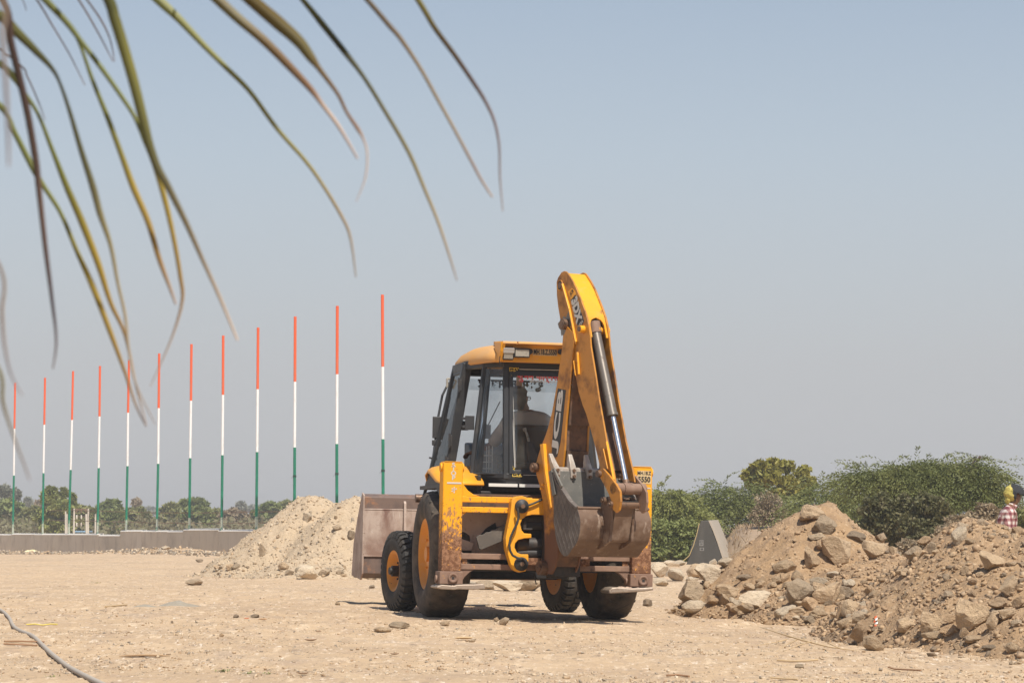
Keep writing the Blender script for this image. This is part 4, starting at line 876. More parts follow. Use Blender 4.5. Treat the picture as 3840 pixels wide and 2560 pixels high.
def hit(px, py, d0=14., d1=140.):
    """first point of the ground or a heap seen at a photo pixel"""
    d = ray(px, py); d = d / d.y; y = d0; st = .10
    while y < d1:
        p = CAMP + d * y
        if p.z <= surf_h(p.x, p.y):
            a, b_ = y - st, y
            for _ in range(7):
                m = (a + b_) / 2; q = CAMP + d * m
                if q.z <= surf_h(q.x, q.y): b_ = m
                else: a = m
            return CAMP + d * b_
        st = .06 if y < 32 else .25; y += st
    return None

SAND = mat('dry_sandy_ground', (.525, .370, .222), .95, coord='Object', layers=[
    (.30, (.43, .305, .19), .45, .68, {'stretch': (.8, .8, 1)}), (.9, (.59, .43, .27), .48, .75, {'stretch': (1, .5, 1)}), (3.5, (.44, .31, .20), .50, .66, {'stretch': (1, .35, 1), 'nr': .7}),
    (1.5, (.38, .285, .205), .55, .70, {'stretch': (.8, .5, 1), 'detail': 9, 'nr': .72, 'max': .8}), (9, (.67, .51, .34), .54, .66, {'stretch': (1, .26, 1), 'nr': .7}), (8, (.28, .20, .135), .57, .67, {'stretch': (1, .28, 1), 'nr': .75, 'max': .85}),
    (22, (.72, .59, .45), .60, .68, {'stretch': (1, .22, 1)}), (24, (.20, .14, .09), .61, .68, {'stretch': (1, .25, 1), 'nr': .7})],
    bump=[(3, .4, .05), (12, .8, .03), (50, .6, .008)])
xs = []; x = 0.
while x < 3000: xs.append(x); x += .055 if x < 6.2 else (x - 6.2) * .09 + .055
xs = [-v for v in xs[:0:-1]] + xs
ys = [-60, -20, 0, 6, 10, 12, 13.4]; y = 13.6
while y < 6000: ys.append(y); y += .045 + max(0, y - 15) * .0045 if y < 60 else (.4 + (y - 60) * .08)
NX = len(xs); vs = [(x, y, ground(x, y) if y < 160 and abs(x) < 60 else gbase(x, y)) for y in ys for x in xs]
g = MB(); g.v = vs; g.f = [(j*NX+i, j*NX+i+1, (j+1)*NX+i+1, (j+1)*NX+i) for j in range(len(ys)-1) for i in range(NX-1)]; g.m = [0]*len(g.f); g.s = [True]*len(g.f)
tag(g.build('ground', SAND, recalc=False), kind='structure')

def heap(name, fn, x0, x1, y0, y1, st, m, label):
    nx, ny = int((x1 - x0) / st) + 1, int((y1 - y0) / st) + 1
    H = {}; b = MB()
    for j in range(ny):
        for i in range(nx):
            x, y = x0 + i * st, y0 + j * st; h = fn(x, y); H[i, j] = h; b.v.append((x, y, gbase(x, y) + h))
    for j in range(ny - 1):
        for i in range(nx - 1):
            if max(H[i, j], H[i+1, j], H[i, j+1], H[i+1, j+1]) > -.05: b.f.append((j*nx+i, j*nx+i+1, (j+1)*nx+i+1, (j+1)*nx+i)); b.m.append(0); b.s.append(True)
    used = sorted({k for f in b.f for k in f}); re = {k: n for n, k in enumerate(used)}
    b.v = [b.v[k] for k in used]; b.f = [tuple(re[k] for k in f) for f in b.f]
    return tag(b.build(name, m, recalc=False), label, 'earth heap')
M['palesand'] = mat('pale_sandy_rubble', (.49, .37, .24), .95, layers=[(2, (.45, .34, .225), .45, .7, {}), (9, (.55, .43, .295), .5, .75, {}), (20, (.27, .195, .13), .58, .70, {'nr': .7})], bump=[(9, .8, .06), (30, .8, .02)])
M['soil'] = mat('brown_rubble_soil', (.365, .235, .125), .95, layers=[(1.6, (.41, .275, .16), .45, .7, {}), (7, (.30, .195, .11), .48, .66, {}), (22, (.50, .36, .225), .56, .68, {}), (28, (.14, .09, .055), .585, .67, {'nr': .7})], bump=[(9, .8, .05), (34, .8, .015)])
heap('sand_heap', hl, -8.2, -.4, 48.8, 57.5, .055, M['palesand'], 'pale sand and gravel heap with two peaks left of the loader bucket')
heap('earth_heap', hr, 1.2, 9.2, 15.6, 32.4, .042, M['soil'], 'brown earth and rubble heap with two peaks right of the backhoe loader')

# ------------------------------------------------------------------ rocks
def rock_mesh(i, sub=3):
    r_ = random.Random(100 + i); bm = bmesh.new(); bmesh.ops.create_icosphere(bm, subdivisions=sub, radius=.5)
    planes = []
    for k in range(11 + i % 5):
        n = Vector((r_.gauss(0, 1), r_.gauss(0, 1), r_.gauss(0, 1))).normalized(); planes.append((n, r_.uniform(.22, .40)))
    o = Vector((r_.uniform(0, 50), r_.uniform(0, 50), 0))
    for v in bm.verts:
        c = v.co.copy()
        for n, d in planes:
            t = c.dot(n)
            if t > d: c -= n * (t - d) * .92
        c *= 1 + .13 * noise.fractal(c * 2.2 + o, .9, 2, 3) + .06 * noise.fractal(c * 7 + o, .9, 2, 3); v.co = c
    xs_ = [v.co for v in bm.verts]
    for a in range(3):
        lo, hi = min(v[a] for v in xs_), max(v[a] for v in xs_)
        for v in bm.verts: v.co[a] = (v.co[a] - (lo + hi) / 2) / (hi - lo)
    me = bpy.data.meshes.new('rock'); bm.to_mesh(me); bm.free()
    return me
def rockmat(nm, c, c2, c3, rnd=.18):
    return mat(nm, c, .9, coord='Object', rand=rnd, layers=[(2.2, c2, .42, .68, {}), (5, c3, .55, .75, {}), (14, tuple(k * .45 for k in c), .63, .76, {}), (26, tuple(min(1, k * 1.4) for k in c), .62, .74, {})], bump=[(5, .55, .12), (18, .5, .04)])
RM = {'t': rockmat('tan_rock', (.50, .36, .22), (.41, .285, .17), (.34, .24, .155)), 'p': rockmat('pale_rock', (.58, .465, .325), (.46, .36, .25), (.36, .28, .2)),
      'g': rockmat('grey_rock', (.38, .285, .185), (.44, .325, .21), (.27, .205, .14)), 'd': rockmat('dark_rock', (.25, .185, .12), (.33, .24, .155), (.17, .13, .09)), 'b': rockmat('brown_rock', (.43, .285, .16), (.48, .34, .21), (.31, .20, .12))}
ROCKS = {k: [] for k in RM}
NV = 9
for k in RM:
    for i in range(NV):
        me = rock_mesh(i + 20 * 'tpgdb'.index(k), 3); me.materials.append(RM[k]); ROCKS[k].append(me)
def smooth_rock(i): return i
def put_rock(p, sx, sy, sz, tone, label, group=None, name='boulder', cat='rock', rot=None, sink=.25, v=None):
    me = ROCKS[tone][random.randrange(NV) if v is None else v % NV]; o = bpy.data.objects.new(name, me); sc.collection.objects.link(o)
    o.scale = (sx, sy, sz); o.rotation_euler = rot or (random.uniform(-.3, .3), random.uniform(-.3, .3), random.uniform(0, 6.28))
    o.location = p + Vector((0, 0, sz * (.5 - sink))); return tag(o, label, cat, group)
zr = lambda x, y: (2400 + x / 1.6333, 1600 + y / 1.6333)
def boulder(q, w, h, tone, label, group=None, name='boulder', yaw=None, tilt=0., dep=.85, v=None, push=0.):
    """q: pixel of the boulder's foot centre on the photograph; w, h in photo pixels"""
    p = hit(*q)
    if p is None: return
    k = p.y / F; sx, sz = w * k, h * k * 1.12
    o = put_rock(p, sx, sx * dep, sz, tone, label, group, name, rot=(random.uniform(-.08, .08), tilt, random.choice((0, math.pi)) + random.uniform(-.25, .25) if yaw is None else yaw), sink=.12, v=v)
    o.location.y += sx * dep * .28
    return o
B_ = lambda x, y, w, h, tone, label, **k: boulder(zr(x, y), w / 1.6333, h / 1.6333, tone, label, **k)
B_(1068, 565, 175, 95, 't', 'broad tan boulder crowning the left peak of the brown earth heap')
B_(1135, 655, 130, 110, 'g', 'grey brown rounded boulder just below the crowning boulder of the brown heap', tilt=.5)
B_(1097, 690, 125, 46, 'g', 'flat grey slab with a greenish face below the two top boulders')
B_(1127, 755, 92, 85, 'b', 'small round tan boulder above the largest pale boulder of the heap')
B_(1222, 845, 225, 175, 't', 'largest tan boulder, triangular, in the middle of the brown earth heap', v=3)
B_(1057, 875, 112, 140, 't', 'upright narrow brown boulder left of the big triangular one', tilt=.15)
B_(1330, 705, 130, 70, 'd', 'dark slanting slab right below the left peak of the brown heap', tilt=.4)
B_(1445, 805, 165, 120, 't', 'long tan boulder pair leaning right in the saddle of the brown heap', tilt=.5)
B_(1478, 705, 75, 60, 'g', 'light grey pointed rock on the saddle between the two peaks')
B_(1555, 790, 60, 60, 't', 'rounded tan rock at the right end of the saddle boulders')
B_(1690, 820, 120, 95, 'g', 'dark grey angular boulder at the left foot of the right peak')
B_(1755, 725, 110, 60, 'b', 'flat brown boulder on the left flank of the right peak')
B_(1800, 770, 75, 70, 'g', 'grey brown rock beside the dark angular boulder, right peak')
B_(1962, 715, 100, 105, 'p', 'pale upright slab high on the right peak of the brown heap', tilt=.2)
B_(2168, 870, 165, 115, 't', 'big pale brown boulder on the right part of the right peak')
B_(2285, 625, 140, 72, 'g', 'mossy grey boulder in front of the worker in the checked shirt', dep=.6)
B_(2107, 556, 60, 34, 'p', 'small pale stone on the very top of the right peak')
B_(888, 895, 155, 85, 't', 'smooth tan boulder on the left slope of the brown heap', dep=.7)
B_(635, 938, 90, 38, 'd', 'dark slab with a bluish corner on the smooth left slope')
B_(890, 945, 70, 60, 'b', 'brown rock right under the smooth tan slope boulder', tilt=.4)
B_(745, 970, 80, 55, 'b', 'angular brown rock in the soil of the left slope')
B_(1000, 1075, 190, 150, 'g', 'big grey brown angular boulder at the foot of the left peak', v=5)
B_(1150, 1085, 180, 140, 't', 'pale tan boulder right beside the big angular foot boulder')
B_(1265, 1045, 120, 70, 'd', 'grey slab tilted against the pale tan foot boulder', tilt=-.5)
B_(550, 1060, 165, 85, 't', 'tan flat topped boulder at the left foot of the brown heap', dep=.7)
B_(728, 1105, 240, 105, 'p', 'long pale boulder lying along the left foot of the brown heap', dep=.55)
B_(320, 1085, 190, 150, 'g', 'large grey brown boulder leaning at the left end of the brown heap', tilt=.35)
B_(335, 1140, 165, 82, 'p', 'pale cracked boulder on the ground at the left end of the heap')
B_(222, 1128, 75, 28, 't', 'low tan stone in front of the leaning boulder at the left end')
B_(50, 1100, 65, 50, 'd', 'dark stone on the ground right of the right rear wheel')
B_(675, 1135, 165, 60, 'g', 'grey flat rock in front of the long pale boulder')
B_(965, 1155, 85, 50, 'b', 'brown blocky rock at the front foot of the left peak')
B_(1045, 1120, 110, 85, 'b', 'brown broken boulder under the big angular foot boulder')
B_(1095, 1165, 110, 60, 't', 'low flat tan rock near the foot of the left peak')
B_(1040, 1205, 75, 52, 'g', 'small bluish grey rock standing free before the left foot')
B_(1260, 1165, 115, 105, 'b', 'reddish brown crumbling boulder between the two feet of the heap')
B_(1345, 1195, 90, 70, 'g', 'grey rock above the orange and white scrap')
B_(1365, 1305, 150, 130, 'b', 'rough brown boulder standing free in front of the brown heap', v=2)
B_(1432, 1370, 145, 95, 't', 'smooth oval tan boulder lying before the rough brown one', dep=.6, tilt=.45, v=7)
B_(1490, 1252, 60, 28, 'g', 'small grey stone beside the orange and white scrap')
B_(1640, 1250, 125, 85, 't', 'tan boulder in the front row left of the tall egg shaped one')
B_(1790, 1265, 140, 140, 't', 'tall egg shaped tan boulder in the front row of the right peak')
B_(1810, 1305, 150, 62, 't', 'low smooth tan boulder on the ground under the egg shaped one', dep=.7)
B_(1700, 1150, 75, 50, 'b', 'small brown boulder above the front row of the right peak')
B_(2045, 1230, 205, 180, 't', 'massive tan boulder in the front row of the right peak', v=4)
B_(1900, 1275, 130, 70, 'b', 'flat brown boulder left of the massive front boulder')
B_(1905, 1200, 90, 55, 'b', 'brown boulder behind the flat one, left of the massive boulder')
B_(1990, 1280, 70, 55, 'b', 'small brown rock under the massive front boulder')
B_(2210, 1115, 135, 75, 'b', 'dark brown wedge shaped boulder above the right front row')
B_(2270, 1030, 150, 100, 't', 'long tan boulder near the right edge of the photo', tilt=.6)
B_(2320, 1110, 80, 70, 'b', 'squarish tan block at the right edge of the photo')
B_(2250, 1180, 120, 70, 't', 'tan boulder behind the small grey stones at the right')
B_(2165, 1240, 85, 110, 't', 'pale brown boulder right of the massive front boulder')
B_(2050, 1320, 115, 45, 't', 'flat stone on the ground before the massive front boulder')
B_(2285, 1385, 95, 70, 't', 'round ochre boulder at the lower right edge of the photo')
B_(2140, 1368, 90, 36, 'd', 'dark flat stone left of the round ochre boulder')
B_(1880, 940, 50, 42, 'g', 'light grey angular stone in the middle of the right slope')
B_(1410, 1020, 80, 55, 'b', 'brown slab half buried between the two peaks')
B_(1610, 905, 90, 45, 't', 'flat tan stone in the rubble right of the saddle')
# pale boulders between the backhoe and the heap
for x, y, w, h, l in ((120, 920, 115, 95, 'pale round boulder just right of the right stabiliser foot'), (225, 945, 110, 80, 'pale boulder, second from the right stabiliser leg'), (335, 925, 100, 75, 'tan boulder in front of the concrete wing wall'),
                      (420, 960, 165, 130, 'largest pale boulder of the row before the concrete wing wall'), (530, 850, 105, 55, 'pale boulder at the right end of the row by the wing wall'), (180, 845, 70, 30, 'small pale stone of the row beside the right stabiliser leg'), (245, 850, 75, 35, 'flat pale stone behind the boulder row by the wing wall'), (130, 975, 100, 55, 'grey stone at the base of the pale boulder row'), (325, 955, 60, 40, 'small brown stone between the pale boulders by the wing wall')):
    B_(x, y, w, h, 'p' if 'pale' in l else 't', l)
# behind and under the machine
for x, y, w, h, t, l in ((1900, 2215, 120, 42, 'p', 'pale rubble boulder seen beneath the machine, left of the front wheel'), (1985, 2215, 110, 55, 'g', 'large rough boulder seen beneath the machine beside the front wheel'), (1820, 2210, 70, 36, 'g', 'grey stone seen under the rear frame of the machine'), (1775, 2205, 50, 26, 'p', 'small pale stone seen right of the left rear wheel')):
    boulder((x, y), w, h, t, l)
# left heap
for x, y, w, h, t, l in ((1152, 2172, 78, 56, 'p', 'largest pale boulder at the foot of the sand heap'), (725, 2192, 66, 22, 'g', 'flat grey rock lying alone on the sand left of the sand heap'), (983, 2085, 25, 52, 'g', 'upright grey rock at the left slope of the sand heap'), (1152, 1960, 36, 40, 'p', 'pale upright slab near the top of the sand heap'),
                         (1215, 2160, 45, 30, 'g', 'grey rock right of the largest foot boulder of the sand heap'), (1062, 2138, 44, 34, 't', 'tan rock left of the largest foot boulder of the sand heap'), (1085, 2155, 36, 22, 'g', 'small grey rock beside the tan rock, sand heap foot'), (860, 2138, 34, 26, 't', 'tan stone in the left toe of the sand heap'), (815, 2140, 30, 24, 't', 'roundish stone at the far left toe of the sand heap'),
                         (1265, 1985, 40, 22, 'g', 'dark flat stone below the right peak of the sand heap'), (1318, 2025, 34, 40, 'd', 'dark rock beside the loader bucket, sand heap side'), (1396, 2172, 55, 28, 'p', 'pale stone under the loader bucket'), (1340, 2165, 44, 24, 't', 'tan stone left under the loader bucket'), (745, 2107, 30, 12, 'd', 'dark stone at the tip of the sand heap'), (855, 2062, 40, 20, 't', 'flat stone on the left shoulder of the sand heap')):
    boulder((x, y), w, h, t, l)
# stones lying free in the foreground
for x, y, w, h, t, l in ((1497, 2355, 78, 26, 'g', 'flat grey stone in the foreground before the left rear wheel'), (1433, 2370, 70, 22, 't', 'low tan stone left of the flat grey foreground stone'), (1890, 2342, 38, 30, 'g', 'pointed grey stone in the shadow before the digging bucket'), (1860, 2330, 22, 18, 'g', 'small grey stone beside the pointed one'), (1665, 2345, 40, 18, 't', 'small tan stone in front of the left rear wheel'),
                         (1395, 2205, 24, 14, 'd', 'small dark stone left of the left front wheel'), (1265, 2268, 20, 14, 't', 'little tan stone on the open sand'), (955, 2315, 34, 14, 'd', 'dark clod on the open sand'), (885, 2315, 22, 14, 'd', 'small dark clod left of the larger clod'), (830, 2386, 20, 14, 'b', 'reddish clod on the open foreground sand'), (645, 2335, 10, 10, 'd', 'tiny dark stone on the open sand'),
                         (1770, 2408, 30, 14, 't', 'tan pebble at the centre of the foreground'), (3000, 2505, 34, 18, 'g', 'grey stone in the right foreground')):
    boulder((x, y), w, h, t, l, name='stone')
boulder((620, 2062), 36, 16, 'p', 'rounded pale boulder at the foot of the concrete wall')
boulder((205, 2050), 30, 18, 'p', 'small mound of pale earth before the concrete wall', name='stone')
# smaller stones: individuals that show largest, the rest as one rubble mass
def scatter(n, poly, smin, smax, tones, label, group, name):
    c = 0; tries = 0
    xs_ = [p[0] for p in poly]; ys_ = [p[1] for p in poly]
    while c < n and tries < n * 30:
        tries += 1; x = random.uniform(min(xs_), max(xs_)); y = random.uniform(min(ys_), max(ys_)); ins_ = False
        for i in range(len(poly)):
            (x1, y1), (x2, y2) = poly[i], poly[i-1]
            if (y1 > y) != (y2 > y) and x < (x2 - x1) * (y - y1) / (y2 - y1) + x1: ins_ = not ins_
        if not ins_: continue
        p = hit(x, y)
        if p is None: continue
        s = smin * (smax / smin) ** (random.random() ** 1.9); s *= p.y / F
        o = put_rock(p, s * random.uniform(.8, 1.3), s * random.uniform(.7, 1.1), s * random.uniform(.45, .9), random.choice(tones), label, group, name, cat='stone', sink=.35); c += 1
scatter(75, [zr(*q) for q in ((1500, 880), (1760, 760), (2000, 560), (2352, 640), (2352, 1300), (1950, 1230), (1500, 1180), (1330, 1060))], 20, 54, 'ttbbg', 'brown stone in the rubble on the right peak of the earth heap', 'stones in the rubble of the right peak', 'rubble_stone')
scatter(50, [zr(*q) for q in ((560, 1010), (900, 930), (1400, 850), (1450, 1150), (1300, 1250), (860, 1150), (480, 1120))], 22, 72, 'ttbbpg', 'brown stone in the rubble at the foot of the left peak', 'stones at the foot of the left peak', 'rubble_stone')
scatter(34, [zr(*q) for q in ((430, 1020), (620, 960), (900, 930), (1320, 960), (1330, 1180), (1000, 1185), (430, 1130))], 38, 88, 'ttbbp', 'angular tan rock in the crowded rock row at the foot of the left peak', 'rocks crowding the foot of the left peak', 'rubble_stone')
scatter(16, [zr(*q) for q in ((95, 860), (560, 800), (540, 930), (420, 1010), (230, 1000), (95, 960))], 20, 58, 'ppt', 'pale rock between the machine and the left foot of the earth heap', 'pale rocks right of the machine', 'rubble_stone')
scatter(22, [zr(*q) for q in ((1060, 500), (1300, 640), (1150, 800), (600, 960), (480, 980), (760, 690))], 9, 26, 'tbg', 'small stone in the smooth soil of the left slope', 'small stones on the left slope', 'rubble_stone')
scatter(28, [zr(*q) for q in ((1900, 1290), (2352, 1280), (2352, 1480), (1950, 1500))], 10, 34, 'tgb', 'small loose stone on the ground at the right edge', 'loose stones at the right edge', 'rubble_stone')
scatter(30, [(1100, 1890), (1180, 1875), (1330, 1990), (1345, 2170), (960, 2160), (790, 2145), (1000, 2010)], 8, 20, 'pptg', 'small stone in the gravel of the sand heap', 'stones in the sand heap', 'rubble_stone')
scatter(26, [(800, 2120), (960, 2110), (1345, 2130), (1345, 2178), (1000, 2165), (780, 2150)], 12, 38, 'ptpg', 'pale stone in the row along the foot of the sand heap', 'stones along the foot of the sand heap', 'rubble_stone')
scatter(18, [zr(*q) for q in ((160, 1060), (900, 1150), (900, 1190), (160, 1150))], 10, 24, 'tbg', 'small stone on the ground along the left foot of the earth heap', 'small stones along the left foot', 'rubble_stone')

def rubble(name, n, fn_poly, smin, smax, tones, power=2.2, d1=140):
    """one mass of little broken stones (kind stuff)"""
    bm0 = bmesh.new(); bmesh.ops.create_cube(bm0, size=.78); bmesh.ops.triangulate(bm0, faces=bm0.faces[:]); bv = np.array([v.co[:] for v in bm0.verts]); bf = np.array([[v.index for v in f.verts] for f in bm0.faces]); bm0.free()
    V_, F_, MI = [], [], []; k = 0
    while k < n:
        p, dist = fn_poly()
        if p is None: k += 1; continue
        s = smin * (smax / smin) ** (random.random() ** power)
        jit = bv * (1 + rng.uniform(-.45, .45, (len(bv), 1))) + rng.normal(0, .06, bv.shape); a = random.uniform(0, 6.28); ca, sa = math.cos(a), math.sin(a)
        q = jit * np.array([s * random.uniform(.7, 1.4), s * random.uniform(.7, 1.2), s * random.uniform(.3, .8)])
        t = random.uniform(-1.2, 1.2); q = np.stack([q[:, 0] * math.cos(t) + q[:, 2] * math.sin(t), q[:, 1], -q[:, 0] * math.sin(t) + q[:, 2] * math.cos(t)], 1)
        q = np.stack([q[:, 0] * ca - q[:, 1] * sa, q[:, 0] * sa + q[:, 1] * ca, q[:, 2]], 1) + np.array([p.x, p.y, p.z + s * .12])
        F_.append(bf + len(bv) * len(V_)); V_.append(q); MI.append(np.full(len(bf), random.randrange(len(tones)))); k += 1
    V_ = np.concatenate(V_); F_ = np.concatenate(F_); MI = np.concatenate(MI)
    me = bpy.data.meshes.new(name); me.vertices.add(len(V_)); me.vertices.foreach_set('co', V_.ravel()); me.loops.add(F_.size); me.loops.foreach_set('vertex_index', F_.ravel())
    me.polygons.add(len(F_)); me.polygons.foreach_set('loop_start', np.arange(len(F_)) * 3); me.polygons.foreach_set('material_index', MI.astype(np.int32)); me.update(calc_edges=True)
    for t in tones: me.materials.append(t)
    o = bpy.data.objects.new(name, me); sc.collection.objects.link(o); return tag(o, kind='stuff')
PM = [mat('pebble_%s' % n, c, .9, layers=[(8, tuple(k * .7 for k in c), .45, .7, {})]) for n, c in (('tan', (.47, .335, .205)), ('brown', (.38, .255, .15)), ('pale', (.58, .465, .33)), ('grey', (.31, .25, .185)), ('dark', (.22, .16, .105)), ('ochre', (.43, .29, .165)), ('sandy', (.53, .405, .27)))]
def on_right():
    for _ in range(40):
        x = random.uniform(1.6, 7.2); y = random.uniform(17.0, 30.2)
        if abs(x) > y * .215 and random.random() < .55: continue
        h = hr(x, y)
        w = 1 if (x - 3.58) ** 2 + (y - 29.3) ** 2 > 2.6 or x > 3.9 or random.random() < .22 else 0
        if h > 0.0 and w: return Vector((x, y, gbase(x, y) + h)), y
        if h <= 0 and random.random() < .04 and (hr(x - .35, y + .5) > 0 or hr(x, y + .7) > 0): return Vector((x, y, ground(x, y))), y
    return None, 0
def on_left():
    for _ in range(40):
        x = random.uniform(-7.4, -2); y = random.uniform(49.5, 54.5); h = hl(x, y)
        if h > 0: return Vector((x, y, gbase(x, y) + h)), y
        if random.random() < .12 and (hl(x + .4, y + .5) > 0 or hl(x, y + .8) > 0): return Vector((x, y, ground(x, y))), y
    return None, 0
def on_ground():
    for _ in range(40):
        y = 15 / (1 - random.random() * .80); 
        if y > 75: continue
        x = random.uniform(-.225, .225) * y
        d = fb(x, y * 1.5, .55, 3, 20.)
        if random.random() > .35 + .9 * d: continue
        return Vector((x, y, ground(x, y))), y
    return None, 0
rubble('rubble', 24000, on_right, .008, .058, [PM[0], PM[1], PM[1], PM[5], PM[5], PM[5], PM[4], PM[1], PM[1]], 2.6)
rubble('heap_gravel', 5000, on_left, .014, .075, [PM[6], PM[6], PM[6], PM[0], PM[2], PM[3]], 3.6)
rubble('gravel', 26000, on_ground, .005, .027, [PM[2], PM[6], PM[0], PM[6], PM[3], PM[1]], 2.8)
def by_wall():
    D = random.uniform(85, 128); x = -25.87 + (130 - D) * .4534 + random.uniform(-2.5, 1.0); y = D - random.uniform(.6, 7)
    return Vector((x, y, ground(x, y))), y
rubble('wall_gravel', 2500, by_wall, .05, .17, [PM[2], PM[0], PM[3], PM[4]], 2.0)
# ------------------------------------------------------------------ concrete wall and striped poles
def wallD(px): return 33.07 / ((px - CX) / F + .4534)
def wpt(px, off=0.):
    D = wallD(px); return Vector((px2(px, D), D, 0)) + Vector((.908, .412, 0)).normalized() * 0 + Vector((-.91, -.414, 0)) * off
M['concrete'] = mat('raw_concrete', (.60, .525, .42), .9, layers=[(.5, (.66, .585, .48), .42, .65, {'stretch': (1, 1, .5)}), (1.6, (.33, .28, .225), .50, .75, {'stretch': (1, 1, .8), 'max': .6, 'detail': 8}), (6, (.40, .345, .28), .55, .8, {'stretch': (1, 1, .15), 'max': .4})], bump=[(20, .15, .02)], rand=.07)
M['coping'] = mat('sunlit_wall_top', (.62, .57, .50), .9)  # sun on the wall's top edge, put into a paler colour
wall = empty('boundary_wall', Matrix.Translation(wpt(300)), 'long low grey concrete wall with a step in its top', 'wall'); WI = wall.matrix_world.inverted()
bk_ = [(-260, 2003, 0), (-110, 2003, 0), (48, 2003, 0), (135, 2001, 0), (252, 2002, 0), (375, 2002, 0), (455, 2006, 0), (535, 1989, 1), (632, 1990, 1), (690, 1991, 1), (822, 1984, 1), (930, 1988, 1), (1040, 1988, 1), (1160, 1987, 1), (1290, 1986, 1), (1420, 1985, 1), (1470, 1985, 1)]
nw = Vector((-.4534, 1, 0)); nw = Vector((1, .4534, 0)).normalized() * -1   # faces the camera's side
for (a, ta, ga), (c, tc_, gc) in zip(bk_[:-1], bk_[1:]):
    p, q = wpt(a), wpt(c); d = (q - p).normalized(); p = p + d * .012; q = q - d * .012
    zt = .9 + (HZ - (tc_ if gc == ga else tc_)) / F * (p.y + q.y) / 2
    zb_ = min(ground(p.x, p.y), ground(q.x, q.y)) - .3
    n_ = Vector((d.y, -d.x, 0)); n_ = n_ if n_.y < 0 else -n_
    b = MB(); P = [p, q, q - n_ * .24, p - n_ * .24]; b.prism([WI @ Vector((v.x, v.y, zb_)) for v in P], (0, 0, zt - zb_ - .031)); s_ = b.build('wall_section', M['concrete'], wall)
    b = MB(); b.prism([WI @ Vector(((p + n_ * o_).x, (p + n_ * o_).y, zt + h_)) for o_, h_ in ((.014, -.045), (.014, -.03), (-.07, .028), (-.25, .04), (-.25, -.03), (0, -.03))], (q - p)); b.build('coping', M['coping'], s_)
M['saffron'] = mat('orange_red_paint', (.80, .115, .035), .45, layers=[(5, (.62, .15, .07), .5, .75, {'stretch': (1, 1, .3)})]); M['polewhite'] = mat('white_pole_paint', (.80, .79, .77), .45, layers=[(7, (.60, .55, .48), .56, .75, {'stretch': (1, 1, .3), 'max': .7})])
M['polegreen'] = mat('green_pole_paint', (.008, .17, .095), .45, layers=[(3, (.012, .22, .13), .5, .75, {})]); M['poleraw'] = mat('unpainted_pole_foot', (.42, .45, .36), .6, layers=[(6, (.06, .2, .12), .5, .62, {})])
PT = [(57, 1435, 54, 1607, 52, 1782, 48), (169, 1416, 166, 1592, 163, 1773, 160), (274, 1391, 270, 1574, 265, 1761, 258), (375, 1372, 373, 1561, 370, 1754, 366), (484, 1350, 480, 1547, 478, 1747, 473),
      (597, 1325, 595, 1530, 593, 1738, 588), (718, 1290, 716, 1502, 713, 1717, 710), (837, 1258, 836, 1480, 834, 1706, 831), (968, 1228, 966, 1459, 964, 1694, 961), (1107, 1187, 1106, 1431, 1105, 1677, 1104), (1265, 1147, 1264, 1403, 1263, 1664, 1263), (1434, 1105, 1435, 1375, 1436, 1646, 1437)]
ordw = ['first', 'second', 'third', 'fourth', 'fifth', 'sixth', 'seventh', 'eighth', 'ninth', 'tenth', 'eleventh', 'twelfth']
PR = {1: 'leftmost and shortest orange, white and green striped pole', 12: 'tallest orange, white and green striped pole, right above the loader bucket', 11: 'striped pole rising between the two peaks of the sand heap', 10: 'striped pole standing behind the left peak of the sand heap'}
for i, (xt, yt, xa, ya, xb, yb_, xf) in enumerate(PT):
    D = wallD(xf); foot = W.on(1, xf, 1990, D); foot.z = ground(foot.x, foot.y); D2 = D + .12
    pts = [W.on(1, *q, D2) for q in ((xf, 1990), (xb, yb_), (xa, ya), (xt, yt))]; pf = pts[0].copy(); pf.z = ground(foot.x, foot.y) + .02
    th = pts[1] + (pts[0] - pts[1]) * .82
    pm = Matrix.Translation(pf); I = pm.inverted(); r = .052
    lab = PR.get(i + 1, ordw[i] + ' orange, white and green striped pole counted from the left')
    po = empty('striped_pole', pm, lab, 'pole', 'tricolour poles on the concrete wall')
    for nm, p, q, m in (('foot', pf, th, 'poleraw'), ('green_band', th, pts[1], 'polegreen'), ('white_band', pts[1], pts[2], 'polewhite'), ('orange_band', pts[2], pts[3], 'saffron')):
        b = MB(); b.cyl(I @ p, I @ q, r, 14); b.build(nm, M[m], po)
    if i in (9, 10, 11):
        b = MB(); q = pts[1] + (pts[0] - pts[1]) * .35
        for k in range(3): b.tube([I @ (q + Vector((.062*math.cos(t), .062*math.sin(t), .02*k + .01*math.sin(3*t)))) for t in [2*math.pi*j/12 for j in range(13)]], .006, 5)
        b.tube([I @ (q + Vector((.06, 0, 0))), I @ (q + Vector((-.12, -.05, -.05)))], .005, 5); b.build('tie_wire', M['grime'], po)
